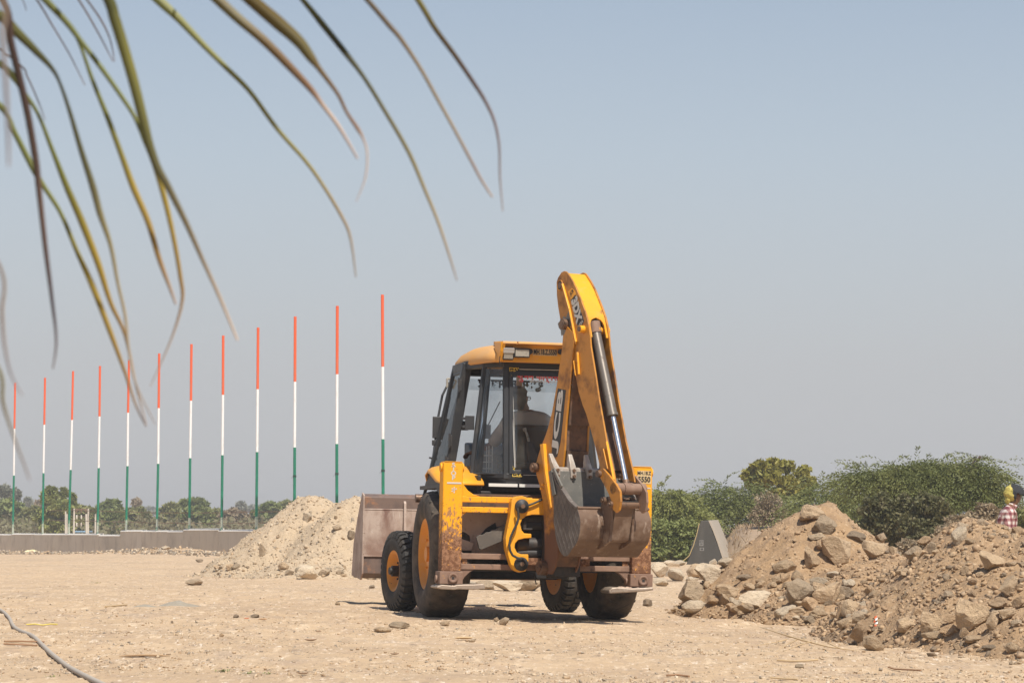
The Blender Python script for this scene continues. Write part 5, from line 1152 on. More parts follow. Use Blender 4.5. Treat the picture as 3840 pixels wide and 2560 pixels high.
# ------------------------------------------------------------------ concrete wing wall, bank behind it
M['wing'] = mat('weathered_concrete', (.062, .057, .049), .9, layers=[(3, (.088, .08, .068), .45, .7, {'stretch': (1, 1, .3)}), (10, (.06, .056, .05), .5, .75, {'stretch': (1, 1, .25)})], bump=[(15, .2, .02)])
D = 74.
wq = [(2570, 2108), (2587, 2062), (2601, 2024), (2615, 1988), (2629, 1951), (2656, 1951), (2671, 1990), (2687, 2033), (2702, 2073), (2716, 2112)]
P = [W.on(1, *q, D) for q in wq]; P[0].z = P[-1].z = -.15
ww = empty('wing_wall', Matrix.Translation((P[4].x, D, 0)), 'grey tapering concrete wing wall end with a rope down its left edge', 'concrete wall'); I = ww.matrix_world.inverted()
b = MB(); b.prism([I @ p for p in P], (.78, 6.0, .05)); w_ = b.build('concrete_body', M['wing'], ww, bevel=.02)
b = MB(); b.prism([I @ p for p in (P[5] + Vector((.0, -.004, .002)), P[6] + Vector((.02, -.004, 0)), P[7] + Vector((.02, -.004, 0)), P[9] + Vector((.02, -.004, .1)), P[9] + Vector((.10, -.004, .1)), P[7] + Vector((.07, -.004, 0)), P[5] + Vector((.05, -.004, .0)))], (.72, 5.8, .05)); b.build('sunlit_side', mat('sunlit_wall_side', (.40, .34, .27), .9), ww)  # sunlit side face of the wall, its light put into a paler colour
for q0, q1 in (((2622, 2024), (2638, 2046)), ((2624, 2052), (2640, 2064))):
    a, c = W.on(1, *q0, D - .01), W.on(1, *q1, D - .01); b = MB(); b.box(I @ Vector((a.x, D - .012, c.z)), I @ Vector((c.x, D + .01, a.z)))
    b.build('painted_patch', mat('dull_grey_paint', (.22, .21, .195), .9), ww)
for t, q, h in (('211', (2630, 2030), .075), ('2/1', (2631, 2039), .06), ('08', (2632, 2058), .07)):
    p = W.on(1, *q, D - .016); text_mesh(t, 'stencilled_number', M['grime'], ww, Matrix.Translation(I @ p) @ Matrix.Rotation(R(90), 4, 'X'), h, bold=.003)
b = MB(); b.tube([W.on(1, *q, D - .08) for q in ((2622, 1962), (2612, 2005), (2600, 2045), (2585, 2082), (2562, 2102))], .014, 8); tag(b.build('rope', mat('yellow_rope', (.42, .32, .15), .9)), 'yellow rope hanging along the left edge of the concrete wing wall', 'rope')
M['drysoil'] = mat('dry_bank_soil', (.33, .235, .155), .95, layers=[(.8, (.26, .19, .12), .45, .7, {}), (5, (.42, .32, .22), .5, .75, {})], bump=[(8, .5, .08)])
def bank_h(x, y):
    X0, X1 = 6.2, 40.
    if y < 74: return -.3
    h = 1.15 * smooth(74.5, 79.5, y) * smooth(5.9, 7.2, x + (y - 74) * .0 - .05 * (y - 74)) * (1 + .12 * smooth(14, 22, x)) + .45 * smooth(14, 17, x) * smooth(74, 80, y)
    return h * (1 - smooth(110, 130, y)) - .05 + .10 * fb(x, y, .5, 4, 31.) * smooth(.1, .6, h)
b = MB(); nx, ny = 120, 90
for j in range(ny):
    for i in range(nx):
        x, y = 5 + 30 * i / (nx - 1), 73 + 60 * j / (ny - 1); b.v.append((x, y, bank_h(x, y)))
b.f = [(j*nx+i, j*nx+i+1, (j+1)*nx+i+1, (j+1)*nx+i) for j in range(ny-1) for i in range(nx-1)]; b.m = [0]*len(b.f); b.s = [True]*len(b.f)
tag(b.build('earth_bank', M['drysoil'], recalc=False), kind='structure')
def quads(name, C, U, Vv, m, parent=None, mi=None, leaf=True):
    """many small leaf faces: centres, half length vectors, half width vectors"""
    n = len(C)
    vs = np.stack([C - U, C + Vv - U * .1, C + U, C - Vv - U * .1], 1).reshape(-1, 3)
    me = bpy.data.meshes.new(name); me.vertices.add(4 * n); me.vertices.foreach_set('co', vs.ravel()); me.loops.add(4 * n); me.loops.foreach_set('vertex_index', np.arange(4 * n))
    me.polygons.add(n); me.polygons.foreach_set('loop_start', np.arange(n) * 4)
    if mi is not None: me.polygons.foreach_set('material_index', mi.astype(np.int32))
    me.update(calc_edges=True)
    for k in (m if isinstance(m, list) else [m]): me.materials.append(k)
    o = bpy.data.objects.new(name, me); sc.collection.objects.link(o); o.parent = parent; return o
def unit(a): return a / np.maximum(np.linalg.norm(a, axis=1, keepdims=True), 1e-6)
# dry grass on the bank
M['drygrass'] = mat('dry_grass', (.36, .255, .155), .9, layers=[(1.2, (.30, .21, .13), .45, .7, {}), (3, (.52, .40, .25), .5, .75, {})], transl=.2)
n = 5500; x = rng.uniform(6, 24, n); y = rng.uniform(74.2, 84, n); z = np.array([bank_h(a, c) for a, c in zip(x, y)]); keep = z > .05; x, y, z = x[keep], y[keep], z[keep]; n = len(x)
up = np.stack([rng.normal(0, .35, n), rng.normal(0, .35, n), np.ones(n)], 1) * rng.uniform(.03, .13, (n, 1)) * (.5 + .8 * np.clip(np.sin(x * 2.1) * np.cos(y * 1.7) + .5, 0, 1))[:, None]
sd = unit(np.cross(up, rng.normal(0, 1, (n, 3)))) * rng.uniform(.012, .03, (n, 1)); C = np.stack([x, y, z], 1) + up
tag(quads('dry_grass', C, up, sd, M['drygrass']), kind='stuff')
p = W.on(1, 2788, 2008, 76.5); put_rock(Vector((p.x, p.y, bank_h(p.x, p.y))), .26, .2, .16, 'p', 'small grey white block on the dry grass bank', name='stone')
p = W.on(1, 2815, 2040, 75.7); put_rock(Vector((p.x, p.y, bank_h(p.x, p.y))), .22, .2, .10, 'p', 'tiny pale stone low on the dry grass bank', name='stone')

# ------------------------------------------------------------------ trees
def leafmat(nm, c, c2, c3, transl=.27, scale=.9):
    return mat(nm, c, .55, layers=[(scale, c2, .40, .62, {'detail': 3}), (scale * 4, c3, .5, .72, {'detail': 3})], transl=transl, spec=.3)
LM = {'acacia': leafmat('feathery_green_leaf', (0.156, 0.174, 0.055), (0.209, 0.218, 0.073), (0.114, 0.135, 0.046)), 'acacia2': leafmat('fresh_green_leaf', (0.175, 0.196, 0.060), (0.227, 0.235, 0.078), (0.123, 0.148, 0.050)),
      'broad': leafmat('yellow_green_leaf', (0.340, 0.300, 0.064), (0.238, 0.228, 0.051), (0.425, 0.360, 0.076)), 'dark': leafmat('dark_olive_leaf', (0.123, 0.120, 0.051), (0.174, 0.160, 0.072), (0.226, 0.190, 0.102)),
      'olive': leafmat('olive_leaf', (0.259, 0.256, 0.094), (0.205, 0.218, 0.077), (0.329, 0.304, 0.118), scale=.4), 'green': leafmat('mid_green_leaf', (0.213, 0.243, 0.078), (0.270, 0.286, 0.094), (0.161, 0.196, 0.064), scale=.4),
      'light': leafmat('light_green_leaf', (0.261, 0.273, 0.082), (0.213, 0.235, 0.071), (0.329, 0.320, 0.109), scale=.8), 'brown': leafmat('dry_brown_leaf', (0.346, 0.269, 0.173), (0.294, 0.224, 0.141), (0.435, 0.346, 0.218)), 'grey': leafmat('grey_green_leaf', (0.256, 0.262, 0.192), (0.294, 0.288, 0.218), (0.218, 0.224, 0.160), scale=.4)}
M['bark'] = mat('grey_brown_bark', (.13, .10, .075), .9, layers=[(6, (.2, .16, .12), .45, .7, {'stretch': (1, 1, .25)})], bump=[(14, .4, .03)])
def tree(name, label, leaf, D, clumps, n, lsz, base_px=None, cat='tree', group=None, spray=0., droop=0., depth=.8, twigs=0, fill=.55, zb_=None):
    """clumps: (px, py, rx, ry) of the crown on the photograph; each becomes an ellipsoid of real size at distance D"""
    cl = []
    for c in clumps:
        px, py, rx, ry = c[:4]; dd = D + (c[4] if len(c) > 4 else random.uniform(-.35, .35) * rx * D / F * 1.2)
        p = W.on(1, px, py, dd); k = dd / F; cl.append((np.array(p), np.array([rx * k, rx * k * depth, ry * k])))
    zmin = min(c[2] - r[2] for c, r in cl); cx_ = sum(c[0] * r[0] for c, r in cl) / sum(r[0] for c, r in cl) if base_px is None else px2(base_px, D)
    z0 = (bank_h(cx_, D) if cx_ > 6.3 and 74 < D < 130 else gbase(cx_, D)) if zb_ is None else zb_
    root = empty(name, Matrix.Translation((cx_, D, z0)), label, cat, group); I = np.array([cx_, D, z0])
    vol = np.array([r[0] * r[2] for c, r in cl]); cnt = np.maximum(1, (n * vol / vol.sum())).astype(int)
    Cs, Us, Vs = [], [], []
    for (c, r), k in zip(cl, cnt):
        dirs = unit(rng.normal(0, 1, (k, 3))); rad = fill + (1.0 - fill) * rng.random((k, 1)) ** .6
        lump = 1 + .22 * np.sin(dirs[:, :1] * 5 + c[0] * 3) * np.cos(dirs[:, 2:] * 6 + c[2] * 5) + rng.normal(0, .07, (k, 1))
        if spray:
            # feathery sprays: short drooping twigs carrying rows of leaflets
            ns = max(4, k // 34); d0 = unit(rng.normal(0, 1, (ns, 3)) + np.array([0, 0, .35])); st = c + d0 * r * rng.uniform(.45, .98, (ns, 1))
            out = unit(d0 * np.array([1, 1, .1]) + rng.normal(0, .35, (ns, 3)) * np.array([1, 1, .6])); Ln = spray * rng.uniform(.5, 1.25, (ns, 1))
            for j in range(34):
                t = (j + .5) / 34; pos = st + out * Ln * t; pos[:, 2:] += -droop * Ln * t * t
                side = unit(np.cross(out, np.array([0, 0, 1.]))) * ((j % 2) * 2 - 1) * Ln * .085 * (1 - .6 * t) + rng.normal(0, .02, (ns, 3))
                Cs.append(pos + side); u = unit(unit(side) * .55 + out * .75 + np.array([0, 0, -.5]) * t + rng.normal(0, .05, (ns, 3))) * lsz * rng.uniform(.7, 1.2, (ns, 1)); Us.append(u); Vs.append(unit(np.cross(u, rng.normal(0, 1, (ns, 3)))) * lsz * .36)
        else:
            pos = c + dirs * r * rad * lump
            u = unit(dirs * .5 + rng.normal(0, .8, (k, 3))) * lsz * rng.uniform(.6, 1.3, (k, 1)); Cs.append(pos); Us.append(u); Vs.append(unit(np.cross(u, rng.normal(0, 1, (k, 3)))) * lsz * rng.uniform(.4, .65, (k, 1)))
    quads('crown', np.concatenate(Cs) - I, np.concatenate(Us), np.concatenate(Vs), LM[leaf], root)
    b = MB(); tr = max(.03, .035 * (max(c[2] for c, r in cl) - z0)); fork = Vector((0, 0, max(.25, (zmin - z0) * .8 + .2)))
    b.tube([(0, 0, -.1), fork * .5 + Vector((random.uniform(-.1, .1), 0, 0)), fork], [tr * 1.3, tr, tr * .85], 8)
    for c, r in cl:
        e = Vector(c - I); m_ = fork * .5 + e * .5 + Vector((0, 0, -.08 * (e - fork).length)); b.tube([fork, m_, e, e + (e - fork).normalized() * float(min(r)) * .3], [tr * .6, tr * .36, tr * .14, tr * .04], 6)
        for k in range(twigs):
            d = Vector(unit(rng.normal(0, 1, (1, 3)))[0]); d.z = abs(d.z) * .8; t = e + Vector((d.x * r[0], d.y * r[1], d.z * r[2])) * random.uniform(.8, 1.1); b.tube([m_ * .4 + e * .6, e * .5 + t * .5 + Vector((0, 0, .06)), t], [tr * .2, tr * .11, .006], 5)
    b.build('trunk', M['bark'], root); return root
T = tree
T('thorn_tree', 'wide feathery green tree, largest on the right, above the heap saddle', 'acacia', 62, [(3290, 1790, 80, 30), (3390, 1768, 85, 28), (3490, 1768, 85, 30), (3580, 1758, 66, 26), (3640, 1768, 60, 30), (3700, 1790, 44, 22), (3230, 1800, 50, 24), (3400, 1805, 120, 48), (3540, 1825, 120, 50), (3655, 1855, 60, 42), (3715, 1838, 45, 24), (3700, 1875, 50, 38), (3250, 1808, 50, 36), (3670, 1720, 26, 10), (3765, 1795, 26, 9), (3450, 1870, 100, 40)], 68000, .040, 3480, spray=1.15, droop=.5, twigs=9)
T('thorn_tree', 'feathery green tree left of the yellow green one, behind the wing wall', 'acacia2', 86, [(2700, 1858, 80, 36), (2635, 1892, 62, 42), (2785, 1845, 60, 30), (2740, 1900, 90, 36), (2850, 1868, 50, 34), (2905, 1895, 70, 40), (2620, 1945, 50, 38), (2690, 1935, 70, 34), (2800, 1925, 70, 34)], 25000, .05, 2740, spray=1.3, droop=.5, twigs=6)
T('thorn_tree', 'low feathery green tree between the yellow green tree and the largest one', 'acacia2', 76, [(3100, 1852, 70, 46), (3062, 1885, 60, 42), (3165, 1905, 66, 52), (3190, 1950, 60, 40), (3130, 1935, 70, 40), (3230, 1870, 50, 40), (3030, 1925, 40, 34)], 19000, .046, 3130, spray=1.15, droop=.5, twigs=6)
T('broadleaf_tree', 'rounded yellow green tree standing above the other trees on the right', 'broad', 100, [(2808, 1782, 30, 27), (2850, 1752, 38, 26), (2905, 1745, 42, 26), (2950, 1750, 30, 22), (2880, 1790, 55, 30), (3010, 1772, 28, 26), (3032, 1810, 30, 26), (2960, 1815, 42, 32), (3000, 1845, 40, 26), (2840, 1822, 40, 24), (2930, 1850, 50, 24), (2900, 1765, 36, 20)], 7500, .12, 2925, fill=.55, twigs=5)
T('leafy_bush', 'pale green bushy tree just right of the right stabiliser leg', 'light', 84, [(2490, 1860, 40, 34), (2530, 1868, 34, 30), (2560, 1895, 34, 30), (2455, 1888, 40, 40), (2600, 1925, 34, 36), (2575, 1950, 40, 34), (2500, 1925, 48, 40), (2470, 1945, 44, 36), (2530, 1955, 40, 30)], 15000, .055, 2510, spray=.8, droop=.5, twigs=6)
T('leafy_bush', 'darker bush below the pale green one beside the right stabiliser leg', 'green', 81, [(2450, 1985, 46, 40), (2500, 1990, 44, 36), (2545, 1990, 44, 40), (2590, 1990, 34, 40), (2480, 2035, 50, 40), (2540, 2045, 50, 44), (2600, 2045, 36, 44), (2470, 2075, 50, 30), (2560, 2080, 50, 26)], 15000, .075, 2520, fill=.35, twigs=5)
T('thorn_bush', 'dark olive bush below the left part of the largest feathery tree', 'dark', 57, [(3290, 1905, 66, 52), (3345, 1960, 72, 52), (3270, 1975, 60, 45), (3390, 1900, 50, 45), (3350, 2010, 70, 40)], 10500, .055, 3320, twigs=10, fill=.3, zb_=.0)
T('thorn_bush', 'dark olive bush under the middle of the largest feathery tree', 'dark', 56, [(3480, 1900, 66, 52), (3500, 1965, 62, 52), (3430, 1975, 60, 45), (3530, 1920, 40, 45), (3470, 2015, 70, 35)], 10500, .055, 3480, twigs=10, fill=.3, zb_=0.)
T('dry_bush', 'dry brown bush left of the worker in the checked shirt', 'brown', 52, [(3700, 1910, 45, 26), (3660, 1950, 60, 34), (3740, 1950, 50, 30), (3610, 1990, 80, 34), (3560, 2000, 60, 30)], 6500, .05, 3680, twigs=16, fill=.3, zb_=0.)
T('dry_bush', 'bare grey brown bush on the bank left of the heap peak', 'brown', 79, [(2880, 1890, 55, 46), (2860, 1935, 60, 36), (2920, 1930, 50, 40)], 2600, .045, 2885, twigs=42, fill=.2)
T('leafy_bush', 'olive bush behind the worker at the right edge', 'olive', 58, [(3835, 1960, 50, 50), (3890, 1930, 60, 50), (3960, 1940, 60, 60), (3810, 2010, 60, 40)], 7000, .06, 3870, fill=.35, zb_=0.)
T('dry_bush', 'low brown undergrowth behind the left side of the right peak', 'brown', 54, [(3580, 1960, 40, 30), (3520, 2050, 60, 30), (3420, 2050, 60, 30)], 3000, .05, 3520, twigs=12, fill=.3, zb_=0.)
# the far tree line on the left
FAR = [('grey', 270, 'tall greyish tree at the left edge behind the first pole', [(12, 1848, 26, 28), (58, 1856, 18, 24), (-30, 1870, 40, 40)], 2600), ('green', 255, 'broad green tree at the left edge below the greyish one', [(5, 1908, 60, 36), (60, 1915, 40, 36), (30, 1965, 70, 40), (-40, 1930, 60, 50)], 5200),
       ('grey', 420, 'small round grey tree between the first and second poles', [(105, 1882, 15, 16), (106, 1905, 12, 20)], 900), ('olive', 240, 'olive bush between the first and second poles', [(120, 1930, 44, 28), (90, 1972, 50, 30), (140, 1960, 40, 36)], 4200),
       ('light', 200, 'tall light green tree behind the second and third poles', [(186, 1842, 15, 18), (205, 1846, 9, 16), (166, 1862, 11, 16), (240, 1846, 10, 17), (248, 1850, 6, 12), (200, 1876, 40, 24), (228, 1905, 46, 28), (272, 1872, 11, 20), (268, 1900, 20, 24), (190, 1935, 50, 30), (212, 1972, 60, 30), (250, 1950, 30, 30)], 8500),
       ('brown', 330, 'purplish bare tree left of the tall light green tree', [(146, 1892, 17, 16), (150, 1915, 14, 14)], 500), ('olive', 225, 'olive bush behind the bleached posts', [(305, 1922, 42, 26), (332, 1962, 44, 36), (290, 1965, 40, 36), (345, 1930, 26, 22)], 5000),
       ('green', 235, 'round green tree right of the fourth pole', [(420, 1893, 27, 18), (398, 1905, 22, 16), (440, 1908, 20, 14)], 1900), ('green', 250, 'dark green tree just left of the fourth pole', [(384, 1905, 20, 18), (376, 1935, 26, 26)], 1800), ('green', 228, 'dense green bush between the fourth and fifth poles', [(400, 1940, 50, 28), (415, 1975, 56, 28), (450, 1945, 26, 26)], 4600),
       ('brown', 300, 'pinkish bare tree with thin branches right of the fifth pole', [(512, 1884, 16, 13), (516, 1898, 10, 10)], 420), ('olive', 240, 'olive brown bush right of the fifth pole', [(505, 1925, 38, 20), (512, 1962, 50, 32), (545, 1945, 22, 24)], 4200), ('grey', 620, 'hazy distant tree line patch left of the sixth pole', [(560, 1912, 30, 12), (600, 1918, 30, 12), (630, 1912, 20, 12)], 900),
       ('olive', 238, 'olive tree right of the sixth pole', [(640, 1908, 33, 20), (652, 1945, 50, 34), (615, 1960, 34, 30), (665, 1975, 40, 26)], 5200), ('green', 255, 'twin crowned dark tree beside the seventh pole', [(690, 1890, 15, 15), (722, 1886, 20, 15), (745, 1886, 22, 17), (765, 1900, 18, 14)], 2300), ('green', 232, 'dense green bush behind the seventh pole', [(730, 1925, 46, 24), (745, 1962, 52, 30), (775, 1935, 26, 26)], 4600),
       ('olive', 246, 'olive bush between the seventh and eighth poles', [(800, 1932, 44, 20), (806, 1965, 50, 28), (770, 1975, 30, 20)], 3800), ('grey', 430, 'small far grey tree between the eighth and ninth poles', [(905, 1893, 17, 12), (905, 1906, 20, 10)], 700), ('brown', 242, 'brownish green bush between the eighth and ninth poles', [(868, 1932, 40, 20), (872, 1968, 52, 26), (905, 1940, 26, 22)], 3400),
       ('grey', 560, 'hazy distant trees behind the ninth pole', [(955, 1904, 26, 9), (985, 1904, 26, 9), (930, 1908, 20, 8)], 700), ('green', 248, 'dark green tree right of the ninth pole', [(1010, 1903, 36, 18), (965, 1935, 30, 24), (1005, 1945, 50, 32)], 4200), ('olive', 252, 'dark bushy tree at the left edge of the sand heap', [(1078, 1898, 30, 18), (1052, 1905, 22, 16), (1085, 1935, 46, 30), (1050, 1965, 40, 24)], 4200),
       ('olive', 262, 'tree top showing between the two peaks of the sand heap', [(1255, 1912, 26, 14), (1225, 1935, 36, 24), (1290, 1940, 36, 26), (1150, 1940, 46, 30)], 2600)]
for leaf, D, lab, cl, n in FAR:
    T('bare_tree' if 'bare' in lab else 'bush' if 'bush' in lab else 'distant_tree', lab, leaf, D, [c for c in cl], n, .011 * D / 8 if D < 300 else .0011 * D, twigs=14 if 'bare' in lab else 0, fill=.45, group='trees of the far line', cat='bush' if 'bush' in lab else 'tree')
LMs = M['shrubmass'] = leafmat('undergrowth_leaf', (.18, .17, .085), (.23, .20, .11), (.14, .145, .065), scale=.15)
n = 26000; x = rng.uniform(-56, 14, n); y = rng.uniform(215, 300, n); h = 1.9 + .8 * np.sin(x * .45) * np.sin(y * .21 + x * .13); z = rng.random(n) ** .8 * h
C = np.stack([x, y, z], 1); u = unit(rng.normal(0, 1, (n, 3))) * .26; v = unit(np.cross(u, rng.normal(0, 1, (n, 3)))) * .15
tag(quads('undergrowth', C, u, v, LMs), kind='stuff')
n = 30000; x = rng.uniform(-420, 420, n); y = rng.uniform(900, 1300, n); h = 5.2 + 2.6 * np.sin(x * .05) * np.sin(x * .021 + 1) + 1.3 * np.sin(x * .21); z = rng.random(n) ** .7 * h
C = np.stack([x, y, z], 1); u = unit(rng.normal(0, 1, (n, 3))) * 1.5; v = unit(np.cross(u, rng.normal(0, 1, (n, 3)))) * .9
tag(quads('far_woods', C, u, v, LM['grey']), kind='stuff')
# ------------------------------------------------------------------ bleached posts of a gantry, wires, a far blue roof
M['bleached'] = mat('bleached_post', (.55, .50, .42), .8, layers=[(3, (.36, .3, .24), .5, .7, {'stretch': (1, 1, .3)})]); M['rustbar'] = mat('rusty_crossbar', (.17, .105, .07), .8)
D = 150.; g0 = W.on(1, 305, 2000, D); ga = empty('gantry', Matrix.Translation((g0.x, D, 0)), 'gantry of two bleached posts with rusty crossbars and hanging insulators', 'gantry'); I = ga.matrix_world.inverted()
def post(q0, q1, parent, I, r=.07, D=D):
    a, c = W.on(1, *q0, D), W.on(1, *q1, D); a.z = 0; b = MB(); b.tube([I @ a, I @ c], [r, r * .8], 10); return b
post((277, 2000), (278, 1906), ga, I).build('post', M['bleached'], ga); post((330, 2000), (331, 1906), ga, I).build('post', M['bleached'], ga)
for yy, x0_, x1_ in ((1909, 276, 334), (1936, 276, 334), (1963, 276, 334)):
    a, c = W.on(1, x0_, yy, D), W.on(1, x1_, yy, D); b = MB(); b.bar(I @ a, I @ c, .05, .07 if yy == 1909 else .035); b.build('crossbar', M['rustbar'], ga)
for yy in (1906, 1930, 1958):
    for xx in (288, 305, 322):
        a = I @ W.on(1, xx, yy, D); b = MB(); b.lathe([(.0, 0), (.05, .02), (.03, .08), (.055, .1), (.03, .16), (.05, .18), (.02, .26), (0, .27)], a, (0, 0, -1), 10); b.build('insulator', M['bleached'] if yy > 1910 else M['rustbar'], ga)
for q0, q1, lab in (((246, 2000), (246, 1916), 'bleached leaning post just left of the third striped pole'), ((251, 2000), (251, 1926), 'thin bleached post close beside the third striped pole'), ((327, 2000), (323, 1926), 'thick bleached post leaning inside the right side of the gantry'), ((357, 2000), (358, 1926), 'single bleached post left of the fourth striped pole')):
    a = W.on(1, *q0, 146); ro = post(q0, q1, None, Matrix.Translation((0, 0, 0)), .075 if 'thick' in lab else .055, 146.).build('bleached_post', M['bleached']); tag(ro, lab, 'post')
def wire(pts, lab, r=.016, D0=150, D1=150):
    P = [W.on(1, *q, D0 + (D1 - D0) * i / (len(pts) - 1)) for i, q in enumerate(pts)]; b = MB(); b.tube(P, r, 5); tag(b.build('overhead_wire', M['rustbar']), lab, 'wire', 'wires before the far trees')
wire([(165, 1914), (280, 1913), (420, 1917), (600, 1922), (800, 1922), (1100, 1916)], 'highest overhead wire running along the far tree line', D1=125)
wire([(165, 1950), (280, 1951), (420, 1955), (600, 1960), (800, 1962), (1060, 1958)], 'lower overhead wire running along the far tree line', D1=125)
p = W.on(1, 304, 1996, 170); b = MB(); b.box((p.x - .30, 170, .0), (p.x + .30, 171, p.z - .1)); 
bt = empty('small_vehicle', Matrix.Translation((p.x, 170, 0)), 'small dark vehicle with a pale blue roof seen under the gantry', 'vehicle')
b = MB(); b.box((-.55, 0, .35), (.55, 2.2, p.z - .05)); b.build('body', M['plastic'], bt, bevel=.05); b = MB(); b.box((-.42, -.1, p.z + .02), (.42, 2.2, p.z + .12)); b.build('roof', mat('pale_blue_roof', (.22, .36, .5), .5), bt, bevel=.02)
for s in (-1, 1):
    b = MB(); b.cyl((s*.5 - .1, .4, .35), (s*.5 + .1, .4, .35), .35, 18); b.build('wheel', M['rubber'], bt)
# ------------------------------------------------------------------ people
def skin(verts, edges, name, m, parent, shape=None, sub=2, flat=None):
    """verts: (x, y, z, rx, ry) joints; one continuous skinned surface"""
    me = bpy.data.meshes.new(name); me.from_pydata([v[:3] for v in verts], edges, []); o = bpy.data.objects.new(name, me); sc.collection.objects.link(o)
    md = o.modifiers.new('skin', 'SKIN'); md.use_smooth_shade = True
    for i, v in enumerate(verts):
        sv = me.skin_vertices[0].data[i]; sv.radius = (v[3], v[4] if len(v) > 4 else v[3]); sv.use_root = (i == 0)
    s2 = o.modifiers.new('sub', 'SUBSURF'); s2.levels = s2.render_levels = sub
    dg = bpy.context.evaluated_depsgraph_get(); dg.update(); nm = bpy.data.meshes.new_from_object(o.evaluated_get(dg)); bpy.data.objects.remove(o)
    nm.name = name; nm.materials.clear(); nm.materials.append(m)
    for p in nm.polygons: p.use_smooth = True
    if shape:
        for v in nm.vertices: v.co = shape(v.co.copy())
    o = bpy.data.objects.new(name, nm); sc.collection.objects.link(o); o.parent = parent; return o
def face_shape(c, f, r):
    """nose, brow, eye sockets, mouth and chin pressed into a head of centre c, facing f, radius r"""
    c = Vector(c); f = Vector(f).normalized(); u = Vector((0, 0, 1)); u = (u - f * u.dot(f)).normalized(); s_ = f.cross(u)
    def fn(p):
        d = p - c; a, b_, h = d.dot(f) / r, d.dot(s_) / r, d.dot(u) / r
        if a > .15 and abs(h) < 1.5:
            k = math.exp(-((b_ / .20) ** 2 + ((h + .12) / .26) ** 2)) * .30 - math.exp(-(((abs(b_) - .38) / .17) ** 2 + ((h - .12) / .16) ** 2)) * .11
            k += math.exp(-((b_ / .55) ** 2 + ((h - .32) / .14) ** 2)) * .05 + math.exp(-((b_ / .32) ** 2 + ((h + .55) / .09) ** 2)) * .07 + math.exp(-((b_ / .3) ** 2 + ((h + .85) / .18) ** 2)) * .10
            p = p + f * (k * r)
        k = math.exp(-((a / .22) ** 2 + (h / .3) ** 2)) * smooth(.75, .95, abs(b_)) * .22
        return p + s_ * (k * r * (1 if b_ > 0 else -1))
    return fn
SKINM = mat('brown_skin', (.16, .075, .04), .5, layers=[(20, (.13, .06, .033), .5, .75, {})])
HAIR = mat('black_hair', (.012, .010, .009), .45, bump=(90, .4, .004))
SHIRT = mat('beige_shirt', (.33, .27, .22), .8, layers=[(8, (.42, .33, .26), .45, .75, {})], bump=(9, .3, .02))
TROUS = mat('dark_trousers', (.05, .05, .06), .8)
def hand(px_, d, thumb_side, verts, edges, wrist, curl=.5):
    """palm and five separate fingers rooted at the wrist"""
    d = Vector(d).normalized(); u = Vector((0, 0, 1)); u = (u - d * u.dot(d)).normalized(); s_ = d.cross(u) * thumb_side; w = Vector(verts[wrist][:3])
    n = len(verts); verts.append((*(w + d * .05), .026, .018)); edges.append((wrist, n)); pal = n
    for k, (off, ln) in enumerate(((-.027, .062), (-.009, .074), (.009, .078), (.027, .070))):
        b0 = w + d * .085 + s_ * off; n = len(verts); verts.append((*b0, .010, .010)); edges.append((pal, n))
        b1 = b0 + d * ln * .5 - u * ln * curl * .35; verts.append((*b1, .009, .009)); edges.append((n, n + 1)); b2 = b1 + d * ln * .35 - u * ln * curl * .6; verts.append((*b2, .008, .008)); edges.append((n + 1, n + 2))
    b0 = w + d * .045 + s_ * .034; n = len(verts); verts.append((*b0, .011, .011)); edges.append((pal, n)); verts.append((*(b0 + d * .04 + s_ * .018 - u * .01), .009, .009)); edges.append((n, n + 1))
def body_graph(J, curl=.6):
    """J: named joints -> verts, edges for a whole figure"""
    V_ = []; E_ = []; ix = {}
    def add(n, r, par=None):
        ix[n] = len(V_); V_.append((*J[n], *(r if isinstance(r, tuple) else (r, r)))); 
        if par: E_.append((ix[par], ix[n]))
    add('pelvis', (.135, .105)); add('waist', (.125, .095), 'pelvis'); add('chest', (.145, .105), 'waist'); add('upper', (.11, .085), 'chest'); add('neck', .052, 'upper'); add('skull0', (.070, .078), 'neck'); add('skull', (.082, .098), 'skull0'); add('crown', (.060, .075), 'skull')
    for s in 'LR':
        add('sh' + s, .058, 'upper'); add('el' + s, .041, 'sh' + s); add('wr' + s, .027, 'el' + s); add('hip' + s, .085, 'pelvis'); add('kn' + s, .056, 'hip' + s); add('an' + s, .038, 'kn' + s); add('to' + s, .034, 'an' + s)
    for s in 'LR':
        hand(None, Vector(J['wr' + s]) - Vector(J['el' + s]), 1 if s == 'L' else -1, V_, E_, ix['wr' + s], curl)
    return V_, E_
def cloth_graph(J, names, radii, links):
    return [(*J[n], *(r if isinstance(r, tuple) else (r, r))) for n, r in zip(names, radii)], [(names.index(a), names.index(b)) for a, b in links]
# --- the driver (vehicle coordinates, turned into world)
def vw(v): return VM @ Vector(v)
h = vy(1952, 1503, .14)
JL = {'pelvis': (.03, .20, 1.72), 'waist': (.045, .15, 1.88), 'chest': (.06, .11, 2.03), 'upper': (.06, .12, 2.15), 'neck': (.03, .135, 2.22), 'skull0': (h.x, h.y, h.z - .06), 'skull': (h.x, h.y, h.z + .02), 'crown': (h.x, h.y - .005, h.z + .085),
      'shL': (-.12, .12, 2.14), 'elL': (-.36, .22, 1.84), 'wrL': (-.50, .45, 1.78), 'shR': (.24, .13, 2.13), 'elR': (.34, .22, 1.88), 'wrR': (.22, .44, 1.92), 'hipL': (-.08, .24, 1.70), 'hipR': (.14, .24, 1.70), 'knL': (-.14, .62, 1.72), 'knR': (.20, .62, 1.72), 'anL': (-.14, .74, 1.40), 'anR': (.20, .74, 1.40), 'toL': (-.14, .86, 1.37), 'toR': (.20, .86, 1.37)}
